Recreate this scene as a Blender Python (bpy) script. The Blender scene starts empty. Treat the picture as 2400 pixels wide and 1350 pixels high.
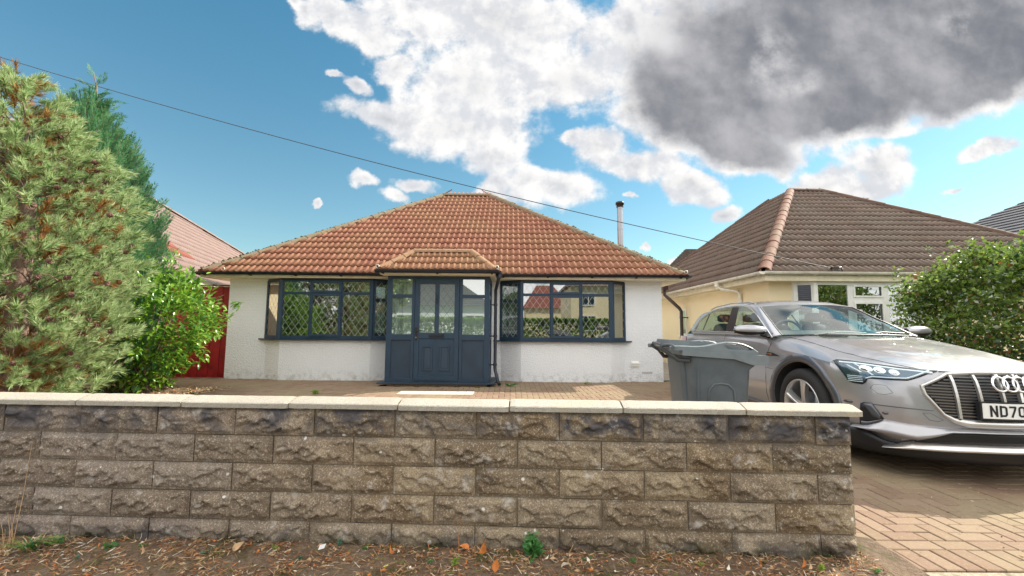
import bpy, bmesh, math, random
import numpy as np
from mathutils import Vector, Matrix

random.seed(7)
rng = np.random.RandomState(7)
R = math.radians
scene = bpy.context.scene
col = scene.collection

# ------------------------------------------------------------------ camera
cam_data = bpy.data.cameras.new("camera")
cam_data.sensor_width = 36.0
cam_data.lens = 15.0
cam_data.clip_start = 0.05
cam_data.clip_end = 2000.0
cam = bpy.data.objects.new("camera", cam_data)
col.objects.link(cam)
PITCH, ROLL, EYE = 0.0913, 0.0076, 1.19
_F = Vector((0, math.cos(PITCH), math.sin(PITCH)))
_U = Vector((0, -math.sin(PITCH), math.cos(PITCH)))
_X = Vector((1, 0, 0))
_R2 = math.cos(ROLL) * _X + math.sin(ROLL) * _U
_U2 = -math.sin(ROLL) * _X + math.cos(ROLL) * _U
_m = Matrix((_R2, _U2, -_F)).transposed().to_4x4()
_m.translation = Vector((0, 0, EYE))
cam.matrix_world = _m
scene.camera = cam

# ------------------------------------------------------------------ light and sky
SUN_ELEV, SUN_AZ = R(38.0), R(24.0)          # azimuth from +X towards +Y
sun_dir = Vector((math.cos(SUN_ELEV) * math.cos(SUN_AZ), math.cos(SUN_ELEV) * math.sin(SUN_AZ), math.sin(SUN_ELEV)))
sd_ = bpy.data.lights.new("sun", "SUN")
sd_.energy = 3.4
sd_.angle = R(0.55)
sd_.color = (1.0, 0.93, 0.80)
sun = bpy.data.objects.new("sun", sd_)
col.objects.link(sun)
sun.rotation_euler = sun_dir.to_track_quat('Z', 'Y').to_euler()
sun.location = (20, 10, 25)
scene.view_settings.view_transform = 'Standard'
scene.view_settings.look = 'None'
scene.view_settings.exposure = 1.32
scene.view_settings.gamma = 1.0
scene.view_settings.use_curve_mapping = False
try:
    scene.cycles.max_bounces = 8
    scene.cycles.transparent_max_bounces = 12
    scene.cycles.use_denoising = True
except Exception:
    pass


class NT:
    """tiny helper round a node tree"""
    def __init__(s, tree):
        s.t = tree
        s.n = tree.nodes
        s.l = tree.links
    def new(s, kind, **kw):
        n = s.n.new(kind)
        for k, v in kw.items():
            if k.startswith('i_'):
                key = k[2:]
                key = int(key) if key.isdigit() else key.replace('_', ' ')
                n.inputs[key].default_value = v
            else:
                setattr(n, k, v)
        return n
    def link(s, a, b):
        s.l.new(a, b)
    def val(s, sock, v):
        if isinstance(v, (int, float, tuple, list)):
            sock.default_value = v
        else:
            s.l.new(v, sock)
    def math(s, op, a, b=0.0, c=0.0, clamp=False):
        n = s.new('ShaderNodeMath', operation=op, use_clamp=clamp)
        s.val(n.inputs[0], a); s.val(n.inputs[1], b); s.val(n.inputs[2], c)
        return n.outputs[0]
    def vmath(s, op, a, b=None, scale=None):
        n = s.new('ShaderNodeVectorMath', operation=op)
        s.val(n.inputs[0], a)
        if b is not None:
            s.val(n.inputs[1], b)
        if scale is not None:
            s.val(n.inputs['Scale'], scale)
        return n
    def mix(s, fac, a, b, blend='MIX'):
        n = s.new('ShaderNodeMix', data_type='RGBA', blend_type=blend)
        s.val(n.inputs[0], fac)
        s.val(n.inputs[6], a if not isinstance(a, tuple) or len(a) == 4 else a + (1,))
        s.val(n.inputs[7], b if not isinstance(b, tuple) or len(b) == 4 else b + (1,))
        return n.outputs[2]
    def noise(s, vec, scale, detail=4.0, rough=0.55, dist=0.0, out=0):
        n = s.new('ShaderNodeTexNoise')
        if vec is not None:
            s.link(vec, n.inputs['Vector'])
        n.inputs['Scale'].default_value = scale
        n.inputs['Detail'].default_value = detail
        n.inputs['Roughness'].default_value = rough
        n.inputs['Distortion'].default_value = dist
        return n.outputs[out]
    def ramp(s, fac, stops, interp='LINEAR'):
        n = s.new('ShaderNodeValToRGB')
        n.color_ramp.interpolation = interp
        cr = n.color_ramp.elements
        while len(cr) < len(stops):
            cr.new(0.5)
        for e, (p, c) in zip(cr, stops):
            e.position = p
            e.color = (c, c, c, 1) if isinstance(c, (int, float)) else (tuple(c) + (1,))[:4]
        s.val(n.inputs[0], fac)
        return n.outputs[0]
    def smooth(s, v, a, b, o0=0.0, o1=1.0):
        n = s.new('ShaderNodeMapRange', interpolation_type='SMOOTHSTEP')
        s.val(n.inputs[0], v)
        n.inputs[1].default_value = a; n.inputs[2].default_value = b
        n.inputs[3].default_value = o0; n.inputs[4].default_value = o1
        return n.outputs[0]


world = bpy.data.worlds.new("World")
scene.world = world
world.use_nodes = True
W = NT(world.node_tree)
W.n.clear()
SKY_STR = 0.071
sky = W.new('ShaderNodeTexSky', sky_type='NISHITA')
sky.sun_disc = False
sky.sun_elevation = SUN_ELEV
sky.sun_rotation = math.pi / 2 - SUN_AZ
sky.air_density = 1.0
sky.dust_density = 0.3
sky.ozone_density = 2.0
tc = W.new('ShaderNodeTexCoord')
D = tc.outputs['Generated']
sep = W.new('ShaderNodeSeparateXYZ'); W.link(D, sep.inputs[0])
dx, dy, dz = sep.outputs
# clouds lie on directions: (east-west, up) slopes of the view ray, valid ahead
ysafe = W.math('MAXIMUM', dy, 0.08)
u_ = W.math('DIVIDE', dx, ysafe)
v_ = W.math('DIVIDE', dz, ysafe)
comb = W.new('ShaderNodeCombineXYZ'); W.link(u_, comb.inputs[0]); W.link(v_, comb.inputs[1])
UV = comb.outputs[0]
# wispy edge noise, squashed so wisps run with the wind
warp = W.noise(UV, 3.0, 6.0, 0.6, 0.0, out=1)
warpv = W.vmath('SCALE', W.vmath('SUBTRACT', warp, (0.5, 0.5, 0.5)).outputs[0], scale=0.16).outputs[0]
UVw = W.vmath('ADD', UV, warpv).outputs[0]

def px2uv(px, py):
    d = _F + (px - 1200) / 1000 * _R2 - (py - 675) / 1000 * _U2
    return d.x / d.y, d.z / d.y

def ell_union(cells, vec):
    """smooth union of soft ellipses given as (centre x, centre y, half width, half height, tilt deg) in photo measure"""
    acc = None
    for (cx, cy, rx, ry, rot) in cells:
        u0, v0 = px2uv(cx, cy)
        ux, vx = px2uv(cx + rx, cy)
        uy, vy = px2uv(cx, cy - ry)
        mp = W.new('ShaderNodeMapping', vector_type='TEXTURE')
        mp.inputs['Location'].default_value = (u0, v0, 0)
        mp.inputs['Rotation'].default_value = (0, 0, R(rot))
        mp.inputs['Scale'].default_value = (abs(ux - u0), abs(vy - v0), 1000.0)
        W.link(vec, mp.inputs['Vector'])
        ln = W.vmath('LENGTH', mp.outputs[0]).outputs['Value']
        m = W.math('SUBTRACT', 1.0, ln)
        acc = m if acc is None else W.math('SMOOTH_MAX', acc, m, 0.25)
    return acc

BRIGHT = [  # white and mid-grey cumulus masses
    (1180, 60, 340, 130, 0), (1120, 190, 190, 120, 0), (1080, 300, 240, 90, 0), (900, 285, 170, 45, -12), (1150, 380, 100, 60, 10),
    (720, 25, 50, 40, -50), (1030, 30, 60, 60, 0), (960, 20, 60, 30, 0), (830, 205, 40, 24, -30), (690, 2, 30, 24, 0), (780, 20, 90, 45, -35), (880, 70, 90, 45, -45), (925, 160, 55, 38, -10), (780, 175, 32, 16, -20), (1340, 180, 160, 90, 25), (1480, 60, 90, 120, -25),
    (1310, 445, 150, 52, 0), (1240, 430, 55, 42, 0), (1150, 470, 60, 40, 0), (1400, 340, 75, 55, 0), (1480, 390, 130, 55, -5), (1340, 320, 35, 25, 0),
    (1615, 448, 78, 46, -15), (1690, 510, 42, 18, 20), (1930, 435, 135, 46, 12), (2060, 400, 88, 70, 0), (2010, 455, 120, 46, 0),
    (2320, 362, 75, 22, 12), (2235, 455, 40, 9, 12), (970, 448, 75, 24, -8), (935, 472, 50, 26, -20), (850, 430, 38, 20, -25), (1240, 430, 60, 40, 0), (752, 474, 13, 9, 0),
    (1160, 440, 45, 30, 0), (1480, 465, 26, 10, 0), (1585, 615, 20, 22, 60), (1512, 570, 16, 12, 0), (1475, 580, 30, 10, 0), (1850, 340, 60, 25, -5),
]
DARK = [  # the big shaded cloud mass, upper right
    (1850, 110, 380, 230, -8), (1640, 230, 230, 170, -20), (2170, 60, 460, 230, 14), (1720, 330, 190, 80, -15), (1960, 240, 300, 110, 10), (2300, 180, 240, 100, 22), (2500, 40, 300, 200, 20), (1990, -80, 500, 150, 0),
]
FR = [(2380, 205, 130, 32, 28), (2220, 268, 150, 28, 14), (2050, 310, 160, 26, 8), (1560, 300, 60, 90, -10), (1610, 60, 30, 80, 0), (1760, 360, 120, 40, -5)]
n1 = W.noise(UV, 4.5, 14.0, 0.60)
n2 = W.noise(UV, 15.0, 10.0, 0.62)
UVs = W.vmath('ADD', UV, (0.022, 0.020, 0.0)).outputs[0]      # a step towards the sun
n1s = W.noise(UVs, 4.5, 14.0, 0.60)
n2s = W.noise(UVs, 15.0, 10.0, 0.62)
relief = W.math('ADD', W.math('MULTIPLY', W.math('SUBTRACT', n1, n1s), 3.6), W.math('MULTIPLY', W.math('SUBTRACT', n2, n2s), 0.7))
edge = W.math('ADD', W.math('MULTIPLY', W.math('SUBTRACT', n1, 0.5), 2.7), W.math('MULTIPLY', W.math('SUBTRACT', n2, 0.5), 0.8))
mB = W.math('MULTIPLY', ell_union(BRIGHT + FR, UVw), 1.35)
mD = ell_union(DARK, UVw)
mAll = W.math('SMOOTH_MAX', mB, W.math('MULTIPLY', mD, 2.6), 0.2)
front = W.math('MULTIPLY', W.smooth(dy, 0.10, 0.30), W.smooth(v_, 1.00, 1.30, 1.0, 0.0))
# everywhere else unseen broken cumulus, made brighter than ahead to light the house front
Dn = W.vmath('NORMALIZE', D).outputs[0]
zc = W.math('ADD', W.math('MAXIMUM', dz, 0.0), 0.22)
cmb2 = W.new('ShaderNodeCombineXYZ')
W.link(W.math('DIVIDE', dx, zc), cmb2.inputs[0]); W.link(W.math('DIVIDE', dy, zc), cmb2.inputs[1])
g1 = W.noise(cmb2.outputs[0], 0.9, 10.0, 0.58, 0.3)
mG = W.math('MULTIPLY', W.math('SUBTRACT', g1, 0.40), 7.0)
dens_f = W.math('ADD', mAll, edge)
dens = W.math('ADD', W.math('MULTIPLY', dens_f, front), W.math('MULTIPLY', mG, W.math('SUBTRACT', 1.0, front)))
cover = W.smooth(dens, -0.06, 0.52)
# shade inside the clouds
thick = W.math('ADD', W.math('MULTIPLY', mB, 0.55), W.math('MULTIPLY', W.math('SUBTRACT', n1, 0.5), 1.0))
thickD = W.math('ADD', W.math('MULTIPLY', mD, 1.5), W.math('MULTIPLY', W.math('SUBTRACT', n1, 0.5), 1.0))
n3 = W.noise(UV, 3.4, 9.0, 0.55, 0.1)
white = W.mix(W.smooth(relief, -0.35, 0.30), (0.30, 0.308, 0.325), (0.42, 0.414, 0.407))
greyB = W.mix(W.smooth(W.math('ADD', n3, W.math('MULTIPLY', relief, 0.25)), 0.32, 0.70), (0.165, 0.174, 0.19), (0.30, 0.303, 0.31))
greyD = W.mix(W.smooth(W.math('ADD', n3, W.math('MULTIPLY', relief, 0.16)), 0.30, 0.80), (0.090, 0.095, 0.108), (0.225, 0.223, 0.232))
ccol = W.mix(W.math('MULTIPLY', W.smooth(thick, 0.34, 1.10), 0.85), white, greyB)
ccol = W.mix(W.smooth(thickD, 0.16, 0.62), ccol, greyD)
rear = W.mix(W.smooth(g1, 0.56, 0.75), (0.88, 0.865, 0.84), (0.42, 0.425, 0.44))  # whites raised above the clouds ahead, added as fill for the house front
brk = W.math('MULTIPLY', W.smooth(ell_union([(1800, 120, 95, 120, 10), (1560, 60, 70, 90, 0), (2280, 60, 120, 60, 20), (1880, 190, 80, 50, 0)], UVw), 0.0, 0.8), W.smooth(n1, 0.40, 0.62))
ccol = W.mix(W.math('MULTIPLY', brk, 0.8), ccol, (0.33, 0.325, 0.33))
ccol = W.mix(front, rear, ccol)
# clear sky
hz = W.smooth(dz, 0.0, 0.75)
tint = W.mix(hz, (0.84, 0.96, 0.80), (0.50, 1.03, 0.98))
blue = W.mix(1.0, sky.outputs[0], tint, 'MULTIPLY')
SKYMUL = 1.0
blue_s = W.vmath('SCALE', blue, scale=SKYMUL).outputs[0]
cloud_s = W.vmath('SCALE', ccol, scale=1.0 / SKY_STR).outputs[0]
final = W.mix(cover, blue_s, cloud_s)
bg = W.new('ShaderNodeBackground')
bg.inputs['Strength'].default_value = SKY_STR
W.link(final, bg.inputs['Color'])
wo = W.new('ShaderNodeOutputWorld')
W.link(bg.outputs[0], wo.inputs['Surface'])

# ------------------------------------------------------------------ materials
def new_mat(name):
    m = bpy.data.materials.new(name)
    m.use_nodes = True
    t = NT(m.node_tree)
    b = t.n['Principled BSDF']
    return m, t, b

def pos(t):
    return t.new('ShaderNodeNewGeometry').outputs['Position']

def simple(name, c, rough=0.5, metal=0.0, var=0.0, vscale=8.0, bump=0.0, bscale=60.0, coat=0.0, spec=0.5):
    m, t, b = new_mat(name)
    b.inputs['Roughness'].default_value = rough
    b.inputs['Metallic'].default_value = metal
    b.inputs['Specular IOR Level'].default_value = spec
    b.inputs['Coat Weight'].default_value = coat
    b.inputs['Coat Roughness'].default_value = 0.03
    b.inputs['Base Color'].default_value = tuple(c) + (1,)
    if var or bump:
        p = pos(t)
    if var:
        n = t.noise(p, vscale, 6.0, 0.65)
        a = tuple(max(0, x * (1 - var)) for x in c); d = tuple(min(1, x * (1 + var)) for x in c)
        t.link(t.mix(t.smooth(n, 0.3, 0.7), a, d), b.inputs['Base Color'])
        t.link(t.smooth(n, 0.2, 0.8, max(0.02, rough - 0.1), min(1, rough + 0.12)), b.inputs['Roughness'])
    if bump:
        bn = t.new('ShaderNodeBump'); bn.inputs['Strength'].default_value = bump; bn.inputs['Distance'].default_value = 0.01
        t.link(t.noise(p, bscale, 4.0, 0.6), bn.inputs['Height'])
        t.link(bn.outputs[0], b.inputs['Normal'])
    return m

def mottled(name, c1, c2, c3, scale, fine, spot=None, rough=0.85, bump=0.4, bscale=80.0, rnd=0.0, dist=0.01):
    """stone-like: two broad colours, a fine grain and optional spots of growth"""
    m, t, b = new_mat(name)
    p = pos(t)
    a = t.noise(p, scale, 6.0, 0.62, 0.3)
    f = t.noise(p, fine, 5.0, 0.7)
    c = t.mix(t.smooth(a, 0.36, 0.64), c1, c2)
    c = t.mix(t.math('MULTIPLY', t.smooth(f, 0.42, 0.66), 0.75), c, c3)
    if spot:
        for (sc, col_, lo, hi, amt) in spot:
            v = t.noise(p, sc, 3.0, 0.6)
            c = t.mix(t.math('MULTIPLY', t.smooth(v, lo, hi), amt), c, col_)
    if rnd:
        oi = t.new('ShaderNodeObjectInfo')
        c = t.mix(t.math('MULTIPLY', oi.outputs['Random'], rnd), c, tuple(x * 0.55 for x in c1))
    t.link(c, b.inputs['Base Color'])
    b.inputs['Roughness'].default_value = rough
    b.inputs['Specular IOR Level'].default_value = 0.3
    bn = t.new('ShaderNodeBump'); bn.inputs['Strength'].default_value = bump; bn.inputs['Distance'].default_value = dist
    t.link(t.noise(p, bscale, 5.0, 0.65), bn.inputs['Height'])
    t.link(bn.outputs[0], b.inputs['Normal'])
    return m

M = {}
# white render: painted brick above sill height, stippled roughcast everywhere
def render_mat(name, c, dirt, stipple=0.55):
    m, t, b = new_mat(name)
    p = pos(t)
    big = t.noise(p, 1.6, 5.0, 0.6)
    sepp = t.new('ShaderNodeSeparateXYZ'); t.link(p, sepp.inputs[0])
    low = t.math('MULTIPLY', t.smooth(sepp.outputs[2], 0.30, 0.0), t.smooth(t.noise(p, 9.0, 5.0, 0.7), 0.42, 0.72))
    cc = t.mix(t.math('MULTIPLY', t.smooth(big, 0.35, 0.75), 0.35), c, tuple(x * 0.90 for x in c))
    cc = t.mix(t.math('MULTIPLY', low, 0.6), cc, dirt)
    st = t.smooth(t.noise(p, 5.0, 6.0, 0.7), 0.70, 0.80)
    cc = t.mix(t.math('MULTIPLY', st, 0.25), cc, dirt)
    t.link(cc, b.inputs['Base Color'])
    b.inputs['Roughness'].default_value = 0.8
    b.inputs['Specular IOR Level'].default_value = 0.25
    n = t.noise(p, 34.0, 5.0, 0.6)
    n2_ = t.noise(p, 90.0, 3.0, 0.6)
    h = t.math('ADD', t.smooth(n, 0.42, 0.62), t.math('MULTIPLY', n2_, 0.5))
    up = t.smooth(sepp.outputs[2], 0.95, 1.35, 1.0, 0.30)
    h = t.math('MULTIPLY', h, up)
    # faint courses of the painted brickwork above
    cz = t.math('FRACT', t.math('MULTIPLY', sepp.outputs[2], 1 / 0.075))
    course = t.math('MULTIPLY', t.math('ABSOLUTE', t.math('SUBTRACT', cz, 0.5)), 2.0)
    cse = t.math('MULTIPLY', t.smooth(course, 0.86, 1.0), t.smooth(sepp.outputs[2], 1.0, 1.3, 0.0, -0.55))
    h = t.math('ADD', h, cse)
    bn = t.new('ShaderNodeBump'); bn.inputs['Strength'].default_value = stipple; bn.inputs['Distance'].default_value = 0.02
    t.link(h, bn.inputs['Height']); t.link(bn.outputs[0], b.inputs['Normal'])
    return m

M['render'] = render_mat('white_render', (0.875, 0.895, 0.915), (0.30, 0.28, 0.24))
M['cream'] = render_mat('cream_render', (0.84, 0.70, 0.46), (0.42, 0.34, 0.24), 0.2)
M['inner'] = simple('inside_plaster', (0.42, 0.42, 0.40), 0.9, var=0.15)
M['soffit'] = simple('cream_soffit', (0.74, 0.66, 0.50), 0.6, var=0.12, vscale=5)
M['upvc'] = simple('slate_blue_frame', (0.022, 0.046, 0.078), 0.45, var=0.12, vscale=3, spec=.35)
M['panel'] = simple('slate_blue_panel', (0.030, 0.048, 0.075), 0.5, var=0.14, vscale=2, spec=.3)
M['gutter'] = simple('dark_gutter', (0.007, 0.011, 0.022), 0.35, var=0.3, vscale=10)
M['black'] = simple('black_plastic', (0.012, 0.012, 0.014), 0.4)
M['white_pl'] = simple('white_plastic', (0.78, 0.77, 0.73), 0.4, var=0.08, vscale=4)
M['lead'] = simple('lead_strip', (0.44, 0.46, 0.46), 0.5)
M['lead_d'] = simple('lead_strip_dark', (0.13, 0.145, 0.15), 0.5)
M['steel'] = simple('stainless_steel', (0.36, 0.37, 0.40), 0.40, metal=0.7)
M['curtain'] = simple('net_curtain', (0.75, 0.75, 0.74), 0.9, var=0.05)

def tile_mat(name, c1, c2, moss, moss_amt, dark, pale):
    m, t, b = new_mat(name)
    p = pos(t)
    a = t.noise(p, 0.8, 6.0, 0.62)
    v = t.new('ShaderNodeTexVoronoi'); v.inputs['Scale'].default_value = 3.3; t.link(p, v.inputs['Vector'])
    vc = t.new('ShaderNodeSeparateColor'); t.link(v.outputs['Color'], vc.inputs[0])
    c = t.mix(vc.outputs[0], c1, c2)
    c = t.mix(t.math('MULTIPLY', t.smooth(a, 0.35, 0.7), moss_amt), c, moss)
    f = t.noise(p, 26.0, 6.0, 0.7)
    c = t.mix(t.math('MULTIPLY', t.smooth(f, 0.50, 0.70), 0.45), c, pale)
    s = t.noise(p, 11.0, 5.0, 0.75)
    c = t.mix(t.math('MULTIPLY', t.smooth(s, 0.64, 0.72), 0.85), c, dark)
    g = t.noise(p, 140.0, 2.0, 0.5)
    c = t.mix(t.math('MULTIPLY', t.smooth(g, 0.5, 0.75), 0.35), c, tuple(x * 0.5 for x in c1))
    t.link(c, b.inputs['Base Color'])
    b.inputs['Roughness'].default_value = 0.8
    b.inputs['Specular IOR Level'].default_value = 0.3
    bn = t.new('ShaderNodeBump'); bn.inputs['Strength'].default_value = 0.35; bn.inputs['Distance'].default_value = 0.008
    t.link(t.noise(p, 60.0, 5.0, 0.7), bn.inputs['Height']); t.link(bn.outputs[0], b.inputs['Normal'])
    return m

M['tile_red'] = tile_mat('terracotta_tile', (0.235, 0.090, 0.056), (0.31, 0.135, 0.085), (0.28, 0.175, 0.085), 0.5, (0.07, 0.045, 0.03), (0.46, 0.27, 0.175))
M['tile_porch'] = tile_mat('porch_tile', (0.28, 0.125, 0.072), (0.33, 0.165, 0.095), (0.28, 0.195, 0.10), 0.7, (0.08, 0.05, 0.03), (0.52, 0.36, 0.20))
M['tile_brown'] = tile_mat('brown_tile', (0.125, 0.085, 0.065), (0.17, 0.12, 0.095), (0.15, 0.125, 0.10), 0.6, (0.05, 0.04, 0.035), (0.24, 0.19, 0.16))
M['tile_pink'] = tile_mat('pink_tile', (0.215, 0.145, 0.130), (0.25, 0.18, 0.165), (0.24, 0.165, 0.14), 0.5, (0.09, 0.06, 0.05), (0.32, 0.245, 0.22))
M['tile_newred'] = tile_mat('new_red_tile', (0.22, 0.060, 0.045), (0.25, 0.080, 0.060), (0.22, 0.10, 0.08), 0.4, (0.10, 0.05, 0.04), (0.50, 0.20, 0.15))
M['tile_grey'] = tile_mat('grey_tile', (0.060, 0.060, 0.075), (0.08, 0.08, 0.10), (0.07, 0.07, 0.08), 0.4, (0.03, 0.03, 0.03), (0.12, 0.12, 0.14))
M['hip'] = tile_mat('hip_tile_mossy', (0.20, 0.14, 0.085), (0.24, 0.165, 0.10), (0.16, 0.145, 0.095), 0.9, (0.05, 0.045, 0.035), (0.32, 0.28, 0.21))
M['hip_dark'] = tile_mat('ridge_tile_dark', (0.10, 0.055, 0.04), (0.14, 0.08, 0.06), (0.10, 0.08, 0.06), 0.6, (0.04, 0.03, 0.03), (0.2, 0.14, 0.12))
M['hip_red'] = tile_mat('hip_tile_red', (0.155, 0.062, 0.042), (0.19, 0.085, 0.06), (0.14, 0.10, 0.065), 0.7, (0.08, 0.05, 0.03), (0.46, 0.30, 0.20))
M['hip_orange'] = tile_mat('hip_tile_orange', (0.28, 0.15, 0.085), (0.32, 0.18, 0.105), (0.27, 0.20, 0.11), 0.6, (0.10, 0.06, 0.03), (0.52, 0.38, 0.22))
M['under'] = simple('roof_underlay', (0.03, 0.022, 0.02), 0.9)

def glass_mat(name, tint=(0.75, 0.85, 0.83), f0=0.06, haze=0.0):
    m, t, b = new_mat(name)
    t.n.remove(b)
    tr = t.new('ShaderNodeBsdfTransparent'); tr.inputs[0].default_value = tint + (1,)
    gl = t.new('ShaderNodeBsdfGlossy'); gl.inputs['Roughness'].default_value = 0.0
    gl.inputs['Color'].default_value = (0.95, 0.98, 0.98, 1)
    gm = t.new('ShaderNodeNewGeometry')
    p = gm.outputs['Position']
    cs = t.math('ABSOLUTE', t.vmath('DOT_PRODUCT', gm.outputs['Incoming'], gm.outputs['Normal']).outputs['Value'])
    fz = t.math('POWER', t.math('SUBTRACT', 1.0, cs, clamp=True), 5.0)
    fac = t.math('ADD', f0, t.math('MULTIPLY', fz, 1.0 - f0), clamp=True)
    bn = t.new('ShaderNodeBump'); bn.inputs['Strength'].default_value = 0.012; bn.inputs['Distance'].default_value = 0.02
    t.link(t.noise(p, 1.5, 1.0, 0.5), bn.inputs['Height'])
    t.link(bn.outputs[0], gl.inputs['Normal'])
    mx = t.new('ShaderNodeMixShader')
    t.link(fac, mx.inputs[0])
    t.link(tr.outputs[0], mx.inputs[1]); t.link(gl.outputs[0], mx.inputs[2])
    out = t.n['Material Output']
    if haze:
        df = t.new('ShaderNodeBsdfDiffuse'); df.inputs[0].default_value = (0.62, 0.78, 0.74, 1)
        m2 = t.new('ShaderNodeMixShader'); m2.inputs[0].default_value = haze
        t.link(mx.outputs[0], m2.inputs[1]); t.link(df.outputs[0], m2.inputs[2])
        t.link(m2.outputs[0], out.inputs[0])
    else:
        t.link(mx.outputs[0], out.inputs[0])
    return m
M['glass'] = glass_mat('window_glass', tint=(0.34, 0.42, 0.40), f0=0.36)
M['frost'] = glass_mat('porch_glass', tint=(0.70, 0.82, 0.80), f0=0.40, haze=0.12)
M['cglass'] = glass_mat('car_glass', tint=(0.66, 0.80, 0.78), f0=0.07)

# ------------------------------------------------------------------ object helpers
WM = {}
def link(o, parent=None, world=None):
    world = world if world is not None else Matrix.Identity(4)
    col.objects.link(o)
    if parent is not None:
        o.parent = parent
        o.matrix_basis = WM[parent.name].inverted() @ world
    else:
        o.matrix_basis = world
    WM[o.name] = world.copy()
    return o

def tag(o, label=None, cat=None, group=None, kind=None):
    if label: o['label'] = label
    if cat: o['category'] = cat
    if group: o['group'] = group
    if kind: o['kind'] = kind
    return o

def empty(name, loc, rotz=0.0, **kw):
    o = bpy.data.objects.new(name, None)
    o.empty_display_size = 0.2
    link(o, None, Matrix.Translation(Vector(loc)) @ Matrix.Rotation(rotz, 4, 'Z'))
    return tag(o, **kw)

class MB:
    """collects boxes, prisms, tubes and quads in world (or local) space, linked as one mesh"""
    def __init__(s):
        s.v = []; s.f = []; s.mi = []; s.sm = []
    def add(s, verts, faces, mi=0, smooth=False):
        n = len(s.v)
        s.v.extend([tuple(x) for x in verts])
        for f in faces:
            s.f.append(tuple(n + i for i in f)); s.mi.append(mi); s.sm.append(smooth)
        return s
    def box(s, a, b, mi=0):
        x0, y0, z0 = a; x1, y1, z1 = b
        x0, x1 = sorted((x0, x1)); y0, y1 = sorted((y0, y1)); z0, z1 = sorted((z0, z1))
        return s.add([(x0, y0, z0), (x1, y0, z0), (x1, y1, z0), (x0, y1, z0), (x0, y0, z1), (x1, y0, z1), (x1, y1, z1), (x0, y1, z1)],
                     [(0, 3, 2, 1), (4, 5, 6, 7), (0, 1, 5, 4), (1, 2, 6, 5), (2, 3, 7, 6), (3, 0, 4, 7)], mi)
    def obox(s, O, ex, ey, ez, mi=0):
        O, ex, ey, ez = map(Vector, (O, ex, ey, ez))
        P = [O, O + ex, O + ex + ey, O + ey]
        P += [p + ez for p in P]
        return s.add(P, [(0, 3, 2, 1), (4, 5, 6, 7), (0, 1, 5, 4), (1, 2, 6, 5), (2, 3, 7, 6), (3, 0, 4, 7)], mi)
    def quad(s, a, b, c, d, mi=0, smooth=False):
        return s.add([a, b, c, d], [(0, 1, 2, 3)], mi, smooth)
    def poly(s, pts, mi=0):
        return s.add(pts, [tuple(range(len(pts)))], mi)
    def prism(s, pts, ext, mi=0, smooth=False):
        """closed polygon extruded by vector ext"""
        n = len(pts); e = Vector(ext)
        V = [Vector(p) for p in pts]; V += [p + e for p in V]
        F = [tuple(range(n))[::-1], tuple(range(n, 2 * n))]
        s.add(V, F, mi)
        s.add(V, [(i, (i + 1) % n, n + (i + 1) % n, n + i) for i in range(n)], mi, smooth)
        return s
    def tube(s, path, rad, n=10, mi=0, cap=True, smooth=True, flat=None):
        P = [Vector(p) for p in path]
        if not hasattr(rad, '__len__'): rad = [rad] * len(P)
        up = Vector((0, 0, 1))
        rings = []
        prev = None
        for i, p in enumerate(P):
            d = (P[min(i + 1, len(P) - 1)] - P[max(i - 1, 0)]).normalized()
            if prev is None:
                a = d.cross(up)
                if a.length < 1e-3: a = d.cross(Vector((1, 0, 0)))
                a.normalize()
            else:
                a = (prev - d * prev.dot(d)).normalized()
            prev = a
            b = d.cross(a)
            rings.append([p + (a * math.cos(2 * math.pi * k / n) + b * math.sin(2 * math.pi * k / n)) * rad[i] for k in range(n)])
        V = [v for r in rings for v in r]
        F = []
        for i in range(len(P) - 1):
            for k in range(n):
                F.append((i * n + k, i * n + (k + 1) % n, (i + 1) * n + (k + 1) % n, (i + 1) * n + k))
        s.add(V, F, mi, smooth)
        if cap:
            s.add(rings[0], [tuple(range(n))[::-1]], mi); s.add(rings[-1], [tuple(range(n))], mi)
        return s
    def grid(s, rows, mi=0, smooth=True, closed=False):
        n = len(rows[0]); V = [v for r in rows for v in r]; F = []
        for i in range(len(rows) - 1):
            for k in range(n if closed else n - 1):
                k2 = (k + 1) % n
                F.append((i * n + k, i * n + k2, (i + 1) * n + k2, (i + 1) * n + k))
        return s.add(V, F, mi, smooth)
    def mesh(s, name, mats, off=None):
        me = bpy.data.meshes.new(name)
        v = s.v if off is None else [(x - off[0], y - off[1], z - off[2]) for x, y, z in s.v]
        me.from_pydata(v, [], s.f)
        if not isinstance(mats, (list, tuple)): mats = [mats]
        for m in mats: me.materials.append(m)
        me.polygons.foreach_set('material_index', s.mi)
        me.polygons.foreach_set('use_smooth', s.sm)
        me.update()
        return me
    def build(s, name, mats, parent=None, bevel=0.0, recalc=True, **kw):
        """links the collected shapes as one object whose origin is the bottom middle of its bounds"""
        a = np.array(s.v)
        lo, hi = a.min(0), a.max(0)
        off = Vector(((lo[0] + hi[0]) / 2, (lo[1] + hi[1]) / 2, lo[2]))
        me = s.mesh(name, mats, off)
        if recalc:
            bm = bmesh.new(); bm.from_mesh(me)
            bmesh.ops.recalc_face_normals(bm, faces=bm.faces); bm.to_mesh(me); bm.free()
        o = bpy.data.objects.new(name, me)
        link(o, parent, Matrix.Translation(off))
        if bevel:
            md = o.modifiers.new('bevel', 'BEVEL'); md.width = bevel; md.segments = 2; md.limit_method = 'ANGLE'; md.angle_limit = R(40)
        return tag(o, **kw)

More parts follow.
